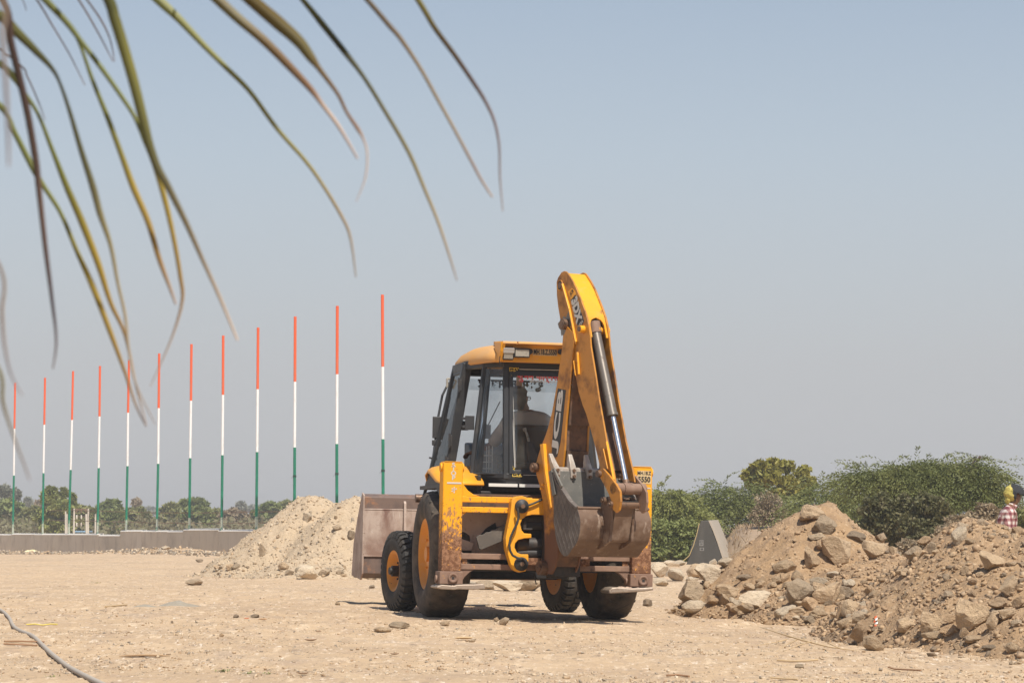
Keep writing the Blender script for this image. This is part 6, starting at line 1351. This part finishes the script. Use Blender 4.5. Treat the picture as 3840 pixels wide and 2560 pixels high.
J = {k: tuple(vw(v)) for k, v in JL.items()}
dr = Matrix.Translation(J['pelvis']); I3 = dr.inverted(); Jl = {k: tuple(I3 @ Vector(v)) for k, v in J.items()}
fv = Vector((.70, .70, -.05)); hc = Vector(Jl['skull'])
vs, es = body_graph(Jl); drv = skin(vs, es, 'person', SKINM, None, face_shape(hc, fv, .095)); drv.matrix_world = dr
tag(drv, 'driver in a beige shirt and glasses seen from behind in the cab', 'person')
Jl['collar'] = tuple(Vector(Jl['upper']) * .35 + Vector(Jl['neck']) * .65 + Vector((0, 0, -.005)))
N_ = ['pelvis', 'waist', 'chest', 'upper', 'shL', 'elL', 'shR', 'elR', 'collar']; vs, es = cloth_graph(Jl, N_, [(.16, .13), (.155, .125), (.185, .14), (.175, .145), .108, .070, .108, .070, .085], [('upper', 'collar'), ('pelvis', 'waist'), ('waist', 'chest'), ('chest', 'upper'), ('upper', 'shL'), ('shL', 'elL'), ('upper', 'shR'), ('shR', 'elR')])
skin(vs, es, 'shirt', SHIRT, drv)
N_ = ['pelvis', 'hipL', 'knL', 'anL', 'hipR', 'knR', 'anR']; vs, es = cloth_graph(Jl, N_, [(.145, .12), .10, .072, .058, .10, .072, .058], [('pelvis', 'hipL'), ('hipL', 'knL'), ('knL', 'anL'), ('pelvis', 'hipR'), ('hipR', 'knR'), ('knR', 'anR')])
skin(vs, es, 'trousers', TROUS, drv)
def ellip(c, r, f, m, name, parent, cut, sub=3, fn=None):
    bm = bmesh.new(); bmesh.ops.create_icosphere(bm, subdivisions=sub, radius=1.); f = Vector(f).normalized(); f.z = 0; f.normalize(); s_ = Vector((-f.y, f.x, 0)); c = Vector(c)
    dead = [v for v in bm.verts if cut(v.co)]; bmesh.ops.delete(bm, geom=dead, context='VERTS')
    for v in bm.verts:
        k = fn(v.co) if fn else 1.; v.co = c + (f * v.co.x * r[0] + s_ * v.co.y * r[1] + Vector((0, 0, v.co.z * r[2]))) * k
    me = bpy.data.meshes.new(name); bm.to_mesh(me); bm.free(); 
    for p in me.polygons: p.use_smooth = True
    for q in (m if isinstance(m, list) else [m]): me.materials.append(q)
    o = bpy.data.objects.new(name, me); sc.collection.objects.link(o); o.parent = parent; return o
ellip(hc + Vector((-.018, -.018, .005)), (.122, .108, .142), fv, HAIR, 'hair', drv, lambda v: (v.x > .22 and v.z < .40) or v.z < -.93, fn=lambda v: 1 + .03 * noise.noise(v * 4))
fl = Vector((fv.x, fv.y, 0)).normalized(); sl_ = Vector((-fl.y, fl.x, 0))
b = MB()
for s in (-1, 1):
    c = hc + fl * .094 + sl_ * s * .035 + Vector((0, 0, .012)); b.tube([c + sl_ * .026 * math.cos(t) + Vector((0, 0, .02 * math.sin(t))) for t in [2*math.pi*i/16 for i in range(17)]], .0035, 6)
    b.tube([c + sl_ * s * .03, hc + sl_ * s * .092 + fl * .02 + Vector((0, 0, .015))], .0035, 6)
b.build('glasses', M['plastic'], drv)
# --- the worker behind the heap
wp = Vector((px2(3783, 36.5), 36.5, 0)); wp.z = ground(wp.x, wp.y)
JW = {'pelvis': (-.05, 0, .86), 'waist': (-.05, 0, 1.0), 'chest': (-.045, 0, 1.15), 'upper': (-.02, 0, 1.29), 'neck': (.035, 0, 1.37), 'skull0': (.07, .0, 1.43), 'skull': (.075, 0, 1.50), 'crown': (.06, 0, 1.565), 'shR': (-.03, -.15, 1.27), 'elR': (-.09, -.20, 1.02), 'wrR': (.06, -.22, .84), 'shL': (-.01, .15, 1.27), 'elL': (.02, .21, 1.02), 'wrL': (.16, .19, .88),
      'hipR': (-.05, -.085, .84), 'hipL': (-.05, .085, .84), 'knR': (.02, -.09, .46), 'knL': (-.03, .09, .46), 'anR': (-.02, -.09, .08), 'anL': (-.12, .09, .08), 'toR': (.12, -.09, .035), 'toL': (.02, .09, .035)}
def swap(g): return [(v[0], v[1], v[2], v[3], v[4] if len(v) > 4 else v[3]) for v in g]
vs, es = body_graph(JW); wk_ = skin(vs, es, 'person', SKINM, None, face_shape(JW['skull'], (1, -.12, -.22), .092)); wk_.matrix_world = Matrix.Translation(wp)
tag(wk_, 'worker in a checked shirt and yellow and black headscarf behind the heap', 'person')
pm_ = bpy.data.materials.new('checked_shirt_cloth'); pm_.use_nodes = True; N = pm_.node_tree.nodes; L = pm_.node_tree.links; tcn = N.new('ShaderNodeTexCoord'); sp = N.new('ShaderNodeSeparateXYZ'); L.new(tcn.outputs['Object'], sp.inputs[0])
outs = []
for src, k, ph in ((2, 72., .4), (0, 80., 1.1)):
    a = N.new('ShaderNodeMath'); a.operation = 'MULTIPLY_ADD'; a.inputs[1].default_value = k; a.inputs[2].default_value = ph; L.new(sp.outputs[src], a.inputs[0])
    if src == 0:
        y_ = N.new('ShaderNodeMath'); y_.operation = 'MULTIPLY'; y_.inputs[1].default_value = .55; L.new(sp.outputs[1], y_.inputs[0]); z_ = N.new('ShaderNodeMath'); L.new(sp.outputs[0], z_.inputs[0]); L.new(y_.outputs[0], z_.inputs[1]); L.new(z_.outputs[0], a.inputs[0])
    s_ = N.new('ShaderNodeMath'); s_.operation = 'SINE'; L.new(a.outputs[0], s_.inputs[0]); r_ = N.new('ShaderNodeMapRange'); r_.inputs[1].default_value = -.15; r_.inputs[2].default_value = .15; L.new(s_.outputs[0], r_.inputs[0]); outs.append(r_.outputs[0])
ad = N.new('ShaderNodeMath'); L.new(outs[0], ad.inputs[0]); L.new(outs[1], ad.inputs[1]); rp = N.new('ShaderNodeMapRange'); rp.inputs[2].default_value = 2; L.new(ad.outputs[0], rp.inputs[0])
cr = N.new('ShaderNodeValToRGB'); L.new(rp.outputs[0], cr.inputs[0]); cr.color_ramp.elements[0].color = (.62, .55, .50, 1); cr.color_ramp.elements[1].color = (.16, .035, .045, 1); e_ = cr.color_ramp.elements.new(.5); e_.color = (.34, .17, .16, 1)
L.new(cr.outputs[0], N['Principled BSDF'].inputs['Base Color']); N['Principled BSDF'].inputs['Roughness'].default_value = .85
JS = dict(JW); JS['hem'] = (-.05, 0, .78); JS['cuffR'] = tuple(Vector(JW['elR']) * .25 + Vector(JW['wrR']) * .75); JS['cuffL'] = tuple(Vector(JW['elL']) * .25 + Vector(JW['wrL']) * .75); JS['collar'] = (.015, 0, 1.345)
N_ = ['hem', 'waist', 'chest', 'upper', 'collar', 'shR', 'elR', 'cuffR', 'shL', 'elL', 'cuffL']
vs, es = cloth_graph(JS, N_, [(.165, .15), (.155, .135), (.17, .135), (.135, .105), (.072, .070), .075, .060, .050, .075, .060, .050], [('hem', 'waist'), ('waist', 'chest'), ('chest', 'upper'), ('upper', 'collar'), ('upper', 'shR'), ('shR', 'elR'), ('elR', 'cuffR'), ('upper', 'shL'), ('shL', 'elL'), ('elL', 'cuffL')])
skin(vs, es, 'shirt', pm_, wk_, lambda p: p + Vector((noise.noise(p * 7), noise.noise(p * 7 + Vector((9, 0, 0))), 0)) * .010)
b = MB(); b.lathe([(.075, -.02), (.082, .02), (.074, .038), (.068, .015)], (.025, 0, 1.345), (.35, 0, 1), 24); b.build('collar', pm_, wk_)
N_ = ['pelvis', 'hipR', 'knR', 'anR', 'hipL', 'knL', 'anL']; vs, es = cloth_graph(JW, N_, [(.14, .12), .10, .075, .06, .10, .075, .06], [('pelvis', 'hipR'), ('hipR', 'knR'), ('knR', 'anR'), ('pelvis', 'hipL'), ('hipL', 'knL'), ('knL', 'anL')])
skin(vs, es, 'trousers', TROUS, wk_)
YC = mat('yellow_printed_cloth', (.52, .43, .11), .85, layers=[(26, (.25, .22, .05), .56, .62, {'z': (0, -.05, -.16, .12)})], bump=(14, .4, .02)); BC = mat('black_cloth', (.022, .023, .026), .85, bump=(14, .4, .02))
hw = Vector(JW['skull'])
def folds(v): return 1 + .035 * math.sin(9 * v.z + 5 * v.x) * (1 if v.x < 0 else .35) + .03 * noise.noise(v * 3)
hs = ellip(hw + Vector((-.01, 0, .035)), (.150, .118, .135), (1, 0, 0), [BC, YC], 'headscarf', wk_, lambda v: (v.x > .15 and v.z < -.05 - .25 * v.x) or (v.z < -.95), sub=4, fn=folds)
for p in hs.data.polygons:
    c = p.center - (hw + Vector((-.01, 0, .035))); p.material_index = 1 if c.x < -.035 - .15 * c.z else 0
ellip(hw + Vector((-.10, -.01, -.055)), (.045, .065, .07), (1, 0, 0), YC, 'headscarf_tail', wk_, lambda v: False, fn=lambda v: 1 + .12 * math.sin(11 * v.z + 4 * v.y))
b = MB()
for s in (-1, 1): b.lathe([(0, .008), (.010, .004), (.012, 0)], hw + Vector((.088, s*.036, .006)), (1, 0, 0), 10)
b.build('eyes', M['grime'], wk_)

# ------------------------------------------------------------------ palm leaflets hanging into the picture
LV = [  # points on the photograph with the leaflet's width there, colour scheme, distance
 ([(1567,0,24),(1630,105,22),(1707,210,20),(1770,302,18),(1819,379,15),(1854,456,13),(1872,547,11),(1875,667,9),(1886,793,5)], 2, 2.5),
 ([(1377,0,22),(1461,98,22),(1503,147,20),(1574,253,16),(1637,365,15),(1707,491,14),(1763,596,13),(1805,674,12),(1847,740,8)], 1, 2.45),
 ([(1135,0,22),(1209,91,28),(1293,196,26),(1363,288,18),(1433,400,18),(1531,568,18),(1595,716,15),(1644,835,13),(1686,961,10),(1714,1053,5)], 3, 2.55),
 ([(942,0,56),(1040,84,60),(1118,154,52),(1167,218,40),(1195,256,24),(1265,351,16),(1300,421,14),(1342,484,18),(1362,520,10),(1377,575,8),(1370,667,8),(1335,758,4)], 4, 2.35),
 ([(817,0,46),(893,70,44),(991,154,40),(1089,253,34),(1167,337,26),(1209,393,18),(1272,477,17),(1342,596,10)], 4, 2.4),
 ([(594,0,42),(670,71,34),(759,165,26),(848,254,22),(937,344,20),(1040,484,18),(1139,596,16),(1202,681,15),(1279,807,14),(1314,891,12),(1335,1039,6)], 5, 2.6),
 ([(408,0,50),(429,67,50),(464,179,48),(500,304,46),(536,446,42),(558,536,38),(589,625,34),(630,700,30),(697,834,24),(757,968,18),(824,1115,15),(891,1276,9)], 6, 2.3),
 ([(170,0,30),(250,85,26),(304,156,22),(379,254,22),(446,348,20),(504,437,18),(545,527,26),(580,616,26),(616,740,24),(650,887,20),(676,1035,18),(683,1129,14),(643,1269,9),(563,1450,4)], 7, 2.45),
 ([(200,20,8),(268,112,10),(304,179,14),(348,304,18),(402,437,22),(455,580,24),(499,700,28),(556,834,26),(596,968,22),(636,1075,16),(660,1142,10)], 7, 2.5),
 ([(0,62,44),(67,125,42),(134,192,32),(192,254,20),(223,308,14),(259,411,18),(304,563,24),(348,700,30),(375,800,28),(415,921,18),(442,1062,14),(469,1182,13),(482,1303,11),(509,1437,9),(583,1591,4)], 3, 2.35),
 ([(0,241,30),(54,295,26),(85,340,20),(143,429,16),(196,563,20),(250,700,28),(308,834,32),(368,988,28),(415,1135,20),(469,1256,14),(509,1440,10),(549,1591,5)], 7, 2.5),
 ([(0,397,26),(54,496,24),(125,634,26),(165,700,22),(228,800,18),(288,941,20),(348,1075,26),(415,1249,22),(469,1397,14),(509,1517,10),(549,1600,5)], 7, 2.55),
 ([(9,0,32),(40,156,34),(67,268,34),(103,424,32),(134,603,30),(147,720,26),(171,934,22),(194,1115,16),(211,1276,11),(198,1383,6)], 8, 2.2),
 ([(138,0,8),(192,89,7),(259,201,6),(319,321,4)], 8, 2.9), ([(295,0,8),(371,129,7),(424,232,4)], 8, 3.0), ([(326,0,8),(384,85,8),(415,156,6),(429,232,4)], 8, 3.0), ([(67,237,8),(103,290,7),(143,379,6),(170,451,3)], 8, 2.9), ([(85,0,4),(98,42,3)], 8, 3.0),
 ([(5,0,20),(9,134,22),(22,313,20),(30,480,18),(33,625,10)], 9, 1.3), ([(0,1000,14),(7,1170,16),(17,1290,14),(40,1397,11),(84,1484,6)], 9, 1.7), ([(-12,1370,16),(10,1504,16),(40,1604,12),(94,1750,8),(112,1800,5)], 10, 1.8)]
SCH = {1: [(.13,.085,.025),(.20,.12,.04),(.42,.30,.15),(.46,.36,.22),(.36,.27,.22),(.5,.4,.32)], 2: [(.34,.30,.05),(.15,.10,.03),(.17,.10,.07),(.30,.22,.2),(.28,.25,.26),(.35,.3,.28)], 3: [(.20,.20,.05),(.07,.07,.02),(.16,.15,.05),(.36,.30,.13),(.45,.35,.2),(.34,.29,.27)],
       4: [(.19,.13,.02),(.20,.16,.03),(.24,.13,.025),(.34,.19,.10),(.72,.56,.44),(.5,.45,.44)], 5: [(.30,.31,.06),(.34,.34,.07),(.36,.35,.08),(.46,.40,.12),(.46,.35,.2),(.34,.31,.28)], 6: [(.16,.165,.04),(.32,.30,.06),(.20,.19,.045),(.15,.125,.04),(.24,.18,.10),(.62,.48,.36)],
       7: [(.24,.26,.055),(.26,.29,.06),(.28,.29,.055),(.48,.34,.04),(.34,.20,.06),(.42,.36,.33)], 8: [(.11,.06,.04),(.10,.055,.04),(.13,.075,.05),(.17,.10,.07),(.07,.05,.055),(.22,.18,.18)], 9: [(.48,.33,.2),(.46,.34,.24),(.5,.38,.28),(.42,.34,.3),(.3,.27,.28),(.34,.3,.3)], 10: [(.30,.28,.08),(.32,.29,.09),(.34,.28,.12),(.36,.29,.18),(.34,.28,.24),(.36,.3,.28)]}
lm = bpy.data.materials.new('palm_leaf'); lm.use_nodes = True; N = lm.node_tree.nodes; L = lm.node_tree.links; at = N.new('ShaderNodeAttribute'); at.attribute_name = 'leafcol'
B0 = N['Principled BSDF']; B0.inputs['Roughness'].default_value = .5; L.new(at.outputs[0], B0.inputs['Base Color']); tr = N.new('ShaderNodeBsdfTranslucent'); L.new(at.outputs[0], tr.inputs[0]); mx = N.new('ShaderNodeMixShader'); mx.inputs[0].default_value = .3; L.new(B0.outputs[0], mx.inputs[1]); L.new(tr.outputs[0], mx.inputs[2]); L.new(mx.outputs[0], N['Material Output'].inputs[0])
crown = Vector((-1.75, 2.7, 1.62)); palm = empty('palm_tree', Matrix.Translation((-1.9, 2.75, 0)), 'palm with long thin yellowing leaflets hanging into the upper left corner', 'palm tree'); PI_ = palm.matrix_world.inverted()
roots = {0: [], 1: []}; leaves = []
for pts, sch, D in LV:
    P = [(W.on(1, x, y, D), 0.88 * w * D / F) for x, y, w in pts]
    d = (P[0][0] - P[1][0]).normalized(); side = 0 if pts[0][1] <= 25 and pts[0][0] > 60 else 1
    if side == 0: d = (d + Vector((-.25, 0, .25))).normalized(); k = (W.on(1, 0, -430, D).z - P[0][0].z) / max(.3, d.z)
    else: d = (d + Vector((-.7, 0, .1))).normalized(); k = (P[0][0].x - W.on(1, -400, 0, D).x) / max(.3, -d.x)
    root = P[0][0] + d * min(k, .5); roots[side].append(root); leaves.append(([(root, P[0][1] * .75), (P[0][0] + d * min(k, .5) * .5, P[0][1])] + P, sch, side))
fronds = []
for side in (0, 1):
    rs = sorted(roots[side], key=lambda v: -v.x if side == 0 else -v.z)
    if side == 0: line = [crown + Vector((0, 0, .0)), crown + Vector((.45, -.05, .22)), Vector((-.85, 2.5, 1.74))] + [Vector((a, 2.46, c)) for a, c in ((-.5, 1.68), (-.3, 1.62), (-.12, 1.56), (.0, 1.48))]
    else: line = [crown, crown + Vector((.5, -.15, .12)), Vector((-.80, 2.35, 1.66)), Vector((-.65, 2.2, 1.5)), Vector((-.58, 2.1, 1.3)), Vector((-.56, 2.0, 1.05))]
    b = MB(); b.tube([PI_ @ p for p in line], [.03 - .024 * i / (len(line) - 1) for i in range(len(line))], 8); fo = b.build('frond', M['polegreen'] if False else LM['olive'], palm); fronds.append((fo, line))
def nearest(line, p):
    best = None
    for a, c in zip(line[:-1], line[1:]):
        t = max(0, min(1, (p - a).dot(c - a) / (c - a).length_squared)); q = a + (c - a) * t
        if best is None or (q - p).length < (best - p).length: best = q
    return best
for P, sch, side in leaves:
    fo, line = fronds[side]; P = [(nearest(line, P[0][0]), P[0][1] * .5)] + P
    # resample with a smooth curve
    pp = [p for p, w in P]; ww_ = [w for p, w in P]; Q = []; ROWS = 6
    for i in range(len(pp) - 1):
        p0, p1, p2_, p3 = pp[max(i-1, 0)], pp[i], pp[i+1], pp[min(i+2, len(pp)-1)]
        for j in range(ROWS):
            t = j / ROWS; q = .5 * ((2*p1) + (p2_-p0)*t + (2*p0-5*p1+4*p2_-p3)*t*t + (-p0+3*p1-3*p2_+p3)*t**3); Q.append((q, ww_[i] + (ww_[i+1]-ww_[i])*t))
    Q.append((pp[-1], ww_[-1])); n = len(Q); vs, fs, col = [], [], []; cs = SCH[sch]; ph = random.uniform(0, 6)
    for k, (q, w) in enumerate(Q):
        d = (Q[min(k+1, n-1)][0] - Q[max(k-1, 0)][0]).normalized(); view = Vector((0, 1, 0)); s_ = d.cross(view).normalized(); tw = .18 * math.sin(k / n * 5 + ph)
        s2_ = (s_ * math.cos(tw) + view * math.sin(tw)); up = s2_.cross(d)
        up = up if up.y < 0 else -up
        vs += [PI_ @ (q - s2_ * w / 2), PI_ @ (q + up * w * .13), PI_ @ (q + s2_ * w / 2)]
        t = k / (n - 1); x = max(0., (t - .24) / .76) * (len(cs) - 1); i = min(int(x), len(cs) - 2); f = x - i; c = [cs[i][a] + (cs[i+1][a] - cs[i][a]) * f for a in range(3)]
        k_ = .62 + .5 * max(0, t - .6) / .4; col += [[v * .26 * k_ for v in c], [v * .72 * k_ for v in c], [min(1, v * 1.35 * k_) for v in c]]  # shading of the fold put into the colour: one half darkened, one brightened
    for k in range(n - 1): fs += [(3*k, 3*k+1, 3*k+4, 3*k+3), (3*k+1, 3*k+2, 3*k+5, 3*k+4)]
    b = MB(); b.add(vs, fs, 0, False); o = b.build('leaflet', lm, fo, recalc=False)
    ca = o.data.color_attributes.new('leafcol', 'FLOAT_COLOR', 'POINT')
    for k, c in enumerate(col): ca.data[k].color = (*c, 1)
b = MB(); tk = [PI_ @ Vector(p) for p in ((-1.9, 2.75, -.1), (-1.93, 2.75, .5), (-1.87, 2.73, 1.05), (-1.78, 2.7, 1.6), (-1.75, 2.7, 1.7))]; b.tube(tk, [.17, .13, .11, .10, .05], 16); b.build('trunk', M['bark'], palm)

# ------------------------------------------------------------------ small things on the ground
def lay(q, lift=0.): p = hit(*q); return p + Vector((0, 0, lift))
PIPE = mat('grey_plastic_pipe', (.40, .35, .29), .75, layers=[(8, (.46, .37, .27), .5, .75, {})])
P = [lay(q, .016) for q in ((-160, 2262), (-60, 2270), (0, 2291), (32, 2318), (48, 2349), (70, 2368), (121, 2390), (153, 2419), (185, 2451), (223, 2483), (268, 2515), (351, 2559), (440, 2600))]
b = MB(); 
Q = []
for i in range(len(P) - 1):
    p0, p1, p2_, p3 = P[max(i-1, 0)], P[i], P[i+1], P[min(i+2, len(P)-1)]
    for j in range(6): t = j / 6; Q.append(.5 * ((2*p1) + (p2_-p0)*t + (2*p0-5*p1+4*p2_-p3)*t*t + (-p0+3*p1-3*p2_+p3)*t**3))
b.tube(Q, .0165, 12); tag(b.build('water_pipe', PIPE), 'long grey flexible pipe winding over the sand at lower left', 'pipe')
STRAW = mat('dry_straw', (.50, .36, .20), .8); STICK = mat('brown_stick', (.30, .17, .09), .8); 
root = lay(zr(900, 1365)); br = empty('dry_branch', Matrix.Translation(root), 'dry pale branch with thin twigs lying before the brown heap', 'branch'); I = br.matrix_world.inverted()
b = MB(); b.tube([I @ lay(zr(*q), l) for q, l in (((1330, 1378), .01), ((1150, 1368), .03), ((1000, 1352), .06), ((880, 1338), .09), ((725, 1306), .12))], [.003, .005, .007, .006, .002], 7); b.build('stem', STRAW, br)
for pts in (((1000, 1352), (930, 1325), (890, 1300)), ((960, 1348), (900, 1372), (830, 1392)), ((900, 1345), (850, 1352), (710, 1352)), ((1050, 1360), (970, 1378), (880, 1388)), ((980, 1350), (1010, 1330), (985, 1315)), ((1150, 1368), (1200, 1385), (1270, 1390))):
    b = MB(); b.tube([I @ lay(zr(*q), l) for q, l in zip(pts, (.06, .05, .02))], [.005, .0035, .0015], 6); b.build('twig', STRAW, br)
def stick(qs, r, m, label, name='stick', cat='stick', lift=.012):
    b = MB(); b.tube([lay(q, lift) for q in qs], r, 7); tag(b.build(name, m), label, cat)
stick([zr(840, 1437), zr(930, 1443), zr(1030, 1440), zr(1090, 1434)], .006, STRAW, 'thin curved straw below the dry branch', 'straw', 'straw')
stick([zr(1520, 1480), zr(1560, 1492), zr(1720, 1500)], .006, STICK, 'thin brown twig in the right foreground', 'twig', 'twig')
stick([zr(165, 1532), zr(230, 1528), zr(300, 1538)], .007, STICK, 'brown stalk at the bottom of the photo below the dry branch', 'stalk', 'stalk')
stick([zr(800, 1545), zr(880, 1552), zr(965, 1555)], .005, STRAW, 'thin straw at the bottom edge of the photo', 'straw', 'straw')
stick([(16, 2409), (70, 2408), (166, 2411)], .007, STICK, 'upper of two brown sticks beside the grey pipe'); stick([(14, 2418), (75, 2421), (140, 2424)], .007, STICK, 'lower of two brown sticks beside the grey pipe')
stick([(395, 2277), (430, 2274), (474, 2270)], .010, STRAW, 'pale straw left of the small grey sand piles', 'straw', 'straw')
stick([(98, 2345), (130, 2343), (160, 2347), (190, 2343), (215, 2344)], .0055, mat('yellow_string', (.66, .53, .10), .7), 'bright yellow string lying on the sand near the pipe', 'string', 'string')
def leafbit(q, w, m, label, name='dry_leaf', cat='leaf', curl=.4, thin=1.):
    p = lay(q, .004); k = p.y / F; L_ = w * k / 2; b = MB(); vs = []
    for i in range(7):
        t = i / 6 * 2 - 1; ww2 = L_ * .28 * thin * (1 - t*t) ** .6 + .002; z = .006 + curl * L_ * t * t * .5 + .1 * L_ * thin * thin
        vs += [(t * L_, -ww2, z + ww2 * .4), (t * L_, 0, z - ww2 * .1), (t * L_, ww2, z + ww2 * .6)]
    b.add(vs, [f for i in range(6) for f in ((3*i, 3*i+3, 3*i+4, 3*i+1), (3*i+1, 3*i+4, 3*i+5, 3*i+2))]); o = b.build(name, m); o.location = p; o.rotation_euler = (0, 0, random.uniform(-.4, .4)); o.modifiers.new('th', 'SOLIDIFY').thickness = .003; tag(o, label, cat)
LB_ = mat('brown_dead_leaf', (.24, .15, .085), .8)
leafbit((542, 2464), 190, mat('bleached_dead_leaf', (.36, .235, .13), .8), 'long flat brown dead leaf in the left foreground', curl=.0, thin=.35); leafbit((1165, 2408), 48, LB_, 'curled brown leaf at the centre of the foreground'); leafbit((1136, 2532), 40, LB_, 'curled brown leaf near the bottom edge of the photo'); leafbit((1480, 2458), 34, LB_, 'small brown leaf right of the foreground centre'); leafbit((1195, 2372), 22, LB_, 'little dark leaf above the curled brown leaf'); leafbit((1740, 2400), 70, STRAW, 'dry straw coloured leaf in the central foreground', curl=.1)
leafbit((925, 2322), 20, mat('orange_scrap', (.55, .18, .08), .8), 'orange scrap on the open sand', 'scrap', 'litter'); leafbit((985, 2326), 36, mat('tan_scrap', (.45, .27, .14), .8), 'tan paper scrap on the open sand', 'scrap', 'litter', .1)
GREY = mat('grey_fine_sand', (.29, .25, .19), .95, layers=[(20, (.33, .3, .25), .5, .75, {})], bump=(40, .4, .008))
for (xa, xb, yt, yb_, lab) in ((478, 590, 2253, 2277, 'small cone of grey sand, left one of two'), (592, 742, 2236, 2274, 'small low heap of grey sand, right one of two')):
    p = hit((xa + xb) / 2, yb_ - 4); k = p.y / F; rx = (xb - xa) / 2 * k; h_ = (yb_ - yt) * k * .62; b = MB(); n = 26; vs, fs = [], []
    for j in range(n):
        for i in range(n):
            u, v = i / (n - 1) * 2 - 1, j / (n - 1) * 2 - 1; d = math.hypot(u * (1 + .15 * v), v); z = h_ * max(0, 1 - d) ** .85 * (1 + .3 * noise.noise(Vector((u * 2, v * 2, xa)))) - .012; vs.append((p.x + u * rx * 1.15, p.y + rx * .8 + v * rx * 1.0, ground(p.x + u * rx, p.y + rx * .8 + v * rx) + z))
    fs = [(j*n+i, j*n+i+1, (j+1)*n+i+1, (j+1)*n+i) for j in range(n-1) for i in range(n-1)]; b.add(vs, fs, 0, True); tag(b.build('grey_sand_pile', GREY, recalc=False), lab, 'sand pile')
def crumple(q, w, h, m, name, label, cat):
    p = hit(*q); k = p.y / F; b = bmesh.new(); bmesh.ops.create_icosphere(b, subdivisions=3, radius=1.)
    for v in b.verts:
        c = v.co.copy(); s = 1 + .35 * noise.noise(c * 2.2 + Vector((q[0], 0, 0))) + .18 * noise.noise(c * 5); v.co = Vector((c.x * w * k / 2 * s, c.y * w * k * .35 * s, max(-.2, c.z) * h * k * .8 * s))
    me = bpy.data.meshes.new(name); b.to_mesh(me); b.free(); me.materials.append(m); o = bpy.data.objects.new(name, me); sc.collection.objects.link(o); o.location = p; tag(o, label, cat)
crumple((116, 2070), 62, 12, mat('pale_yellow_sack', (.72, .62, .30), .6, layers=[(5, (.66, .6, .48), .45, .7, {})]), 'plastic_sack', 'crumpled pale yellow sack lying before the concrete wall', 'sack')
p = hit(*zr(1438, 1225)); sr = empty('wrapper', Matrix.Translation(p), 'crumpled orange and white wrapper between the rocks', 'litter')
b = MB(); 
for i in range(5): a = Vector((random.uniform(-.02, .01), random.uniform(-.03, 0), .006 + i * .016)); b.add([a, a + Vector((.022, .01, .008)), a + Vector((.026, .02, .026)), a + Vector((.004, .0, .02))], [(0, 1, 2, 3)], i % 2)
b.build('foil', [mat('orange_foil', (.72, .14, .04), .4), M['polewhite']], sr)
def tuft(q, n, s, m, label, name='weed'):
    p = hit(*q); b = MB()
    for i in range(n):
        a = random.uniform(0, 6.28); d = Vector((math.cos(a), math.sin(a) * .6, random.uniform(.15, .8))).normalized() * s * random.uniform(.5, 1); o_ = Vector((random.gauss(0, s * .8), random.gauss(0, s * .3), 0)); w = Vector((-d.y, d.x, 0)).normalized() * s * .12
        b.add([o_ - w * .3, o_ + d * .5 + w, o_ + d, o_ + d * .5 - w], [(0, 1, 2, 3)])
    o = b.build(name, m, recalc=False); o.location = p; tag(o, label, 'weed')
tuft((836, 2516), 34, .035, LM['green'], 'low green weed at the bottom of the photo, left of centre'); tuft((932, 2524), 18, .03, LM['green'], 'smaller green weed right beside the low one'); tuft((1000, 2526), 16, .03, LM['green'], 'tiny green weed furthest right of three'); tuft((200, 2537), 14, .03, LM['green'], 'tiny weed near the grey pipe at the bottom'); tuft((325, 2062), 60, .10, LM['light'], 'green weed growing before the concrete wall'); tuft((360, 2185), 24, .05, LM['olive'], 'faint olive weed on the far sand')
# ------------------------------------------------------------------ dusty air
hz = MB(); hz.box((-700, -12, -1.6), (700, 1500, 16)); ho = hz.build('haze', []); hm = bpy.data.materials.new('dusty_air'); hm.use_nodes = True; N = hm.node_tree.nodes; N.remove(N['Principled BSDF'])
pv = N.new('ShaderNodeVolumePrincipled'); pv.inputs['Color'].default_value = (.86, .85, .84, 1); pv.inputs['Density'].default_value = .0009; pv.inputs['Anisotropy'].default_value = .1
hm.node_tree.links.new(pv.outputs[0], N['Material Output'].inputs['Volume']); ho.data.materials.append(hm); tag(ho, kind='stuff')
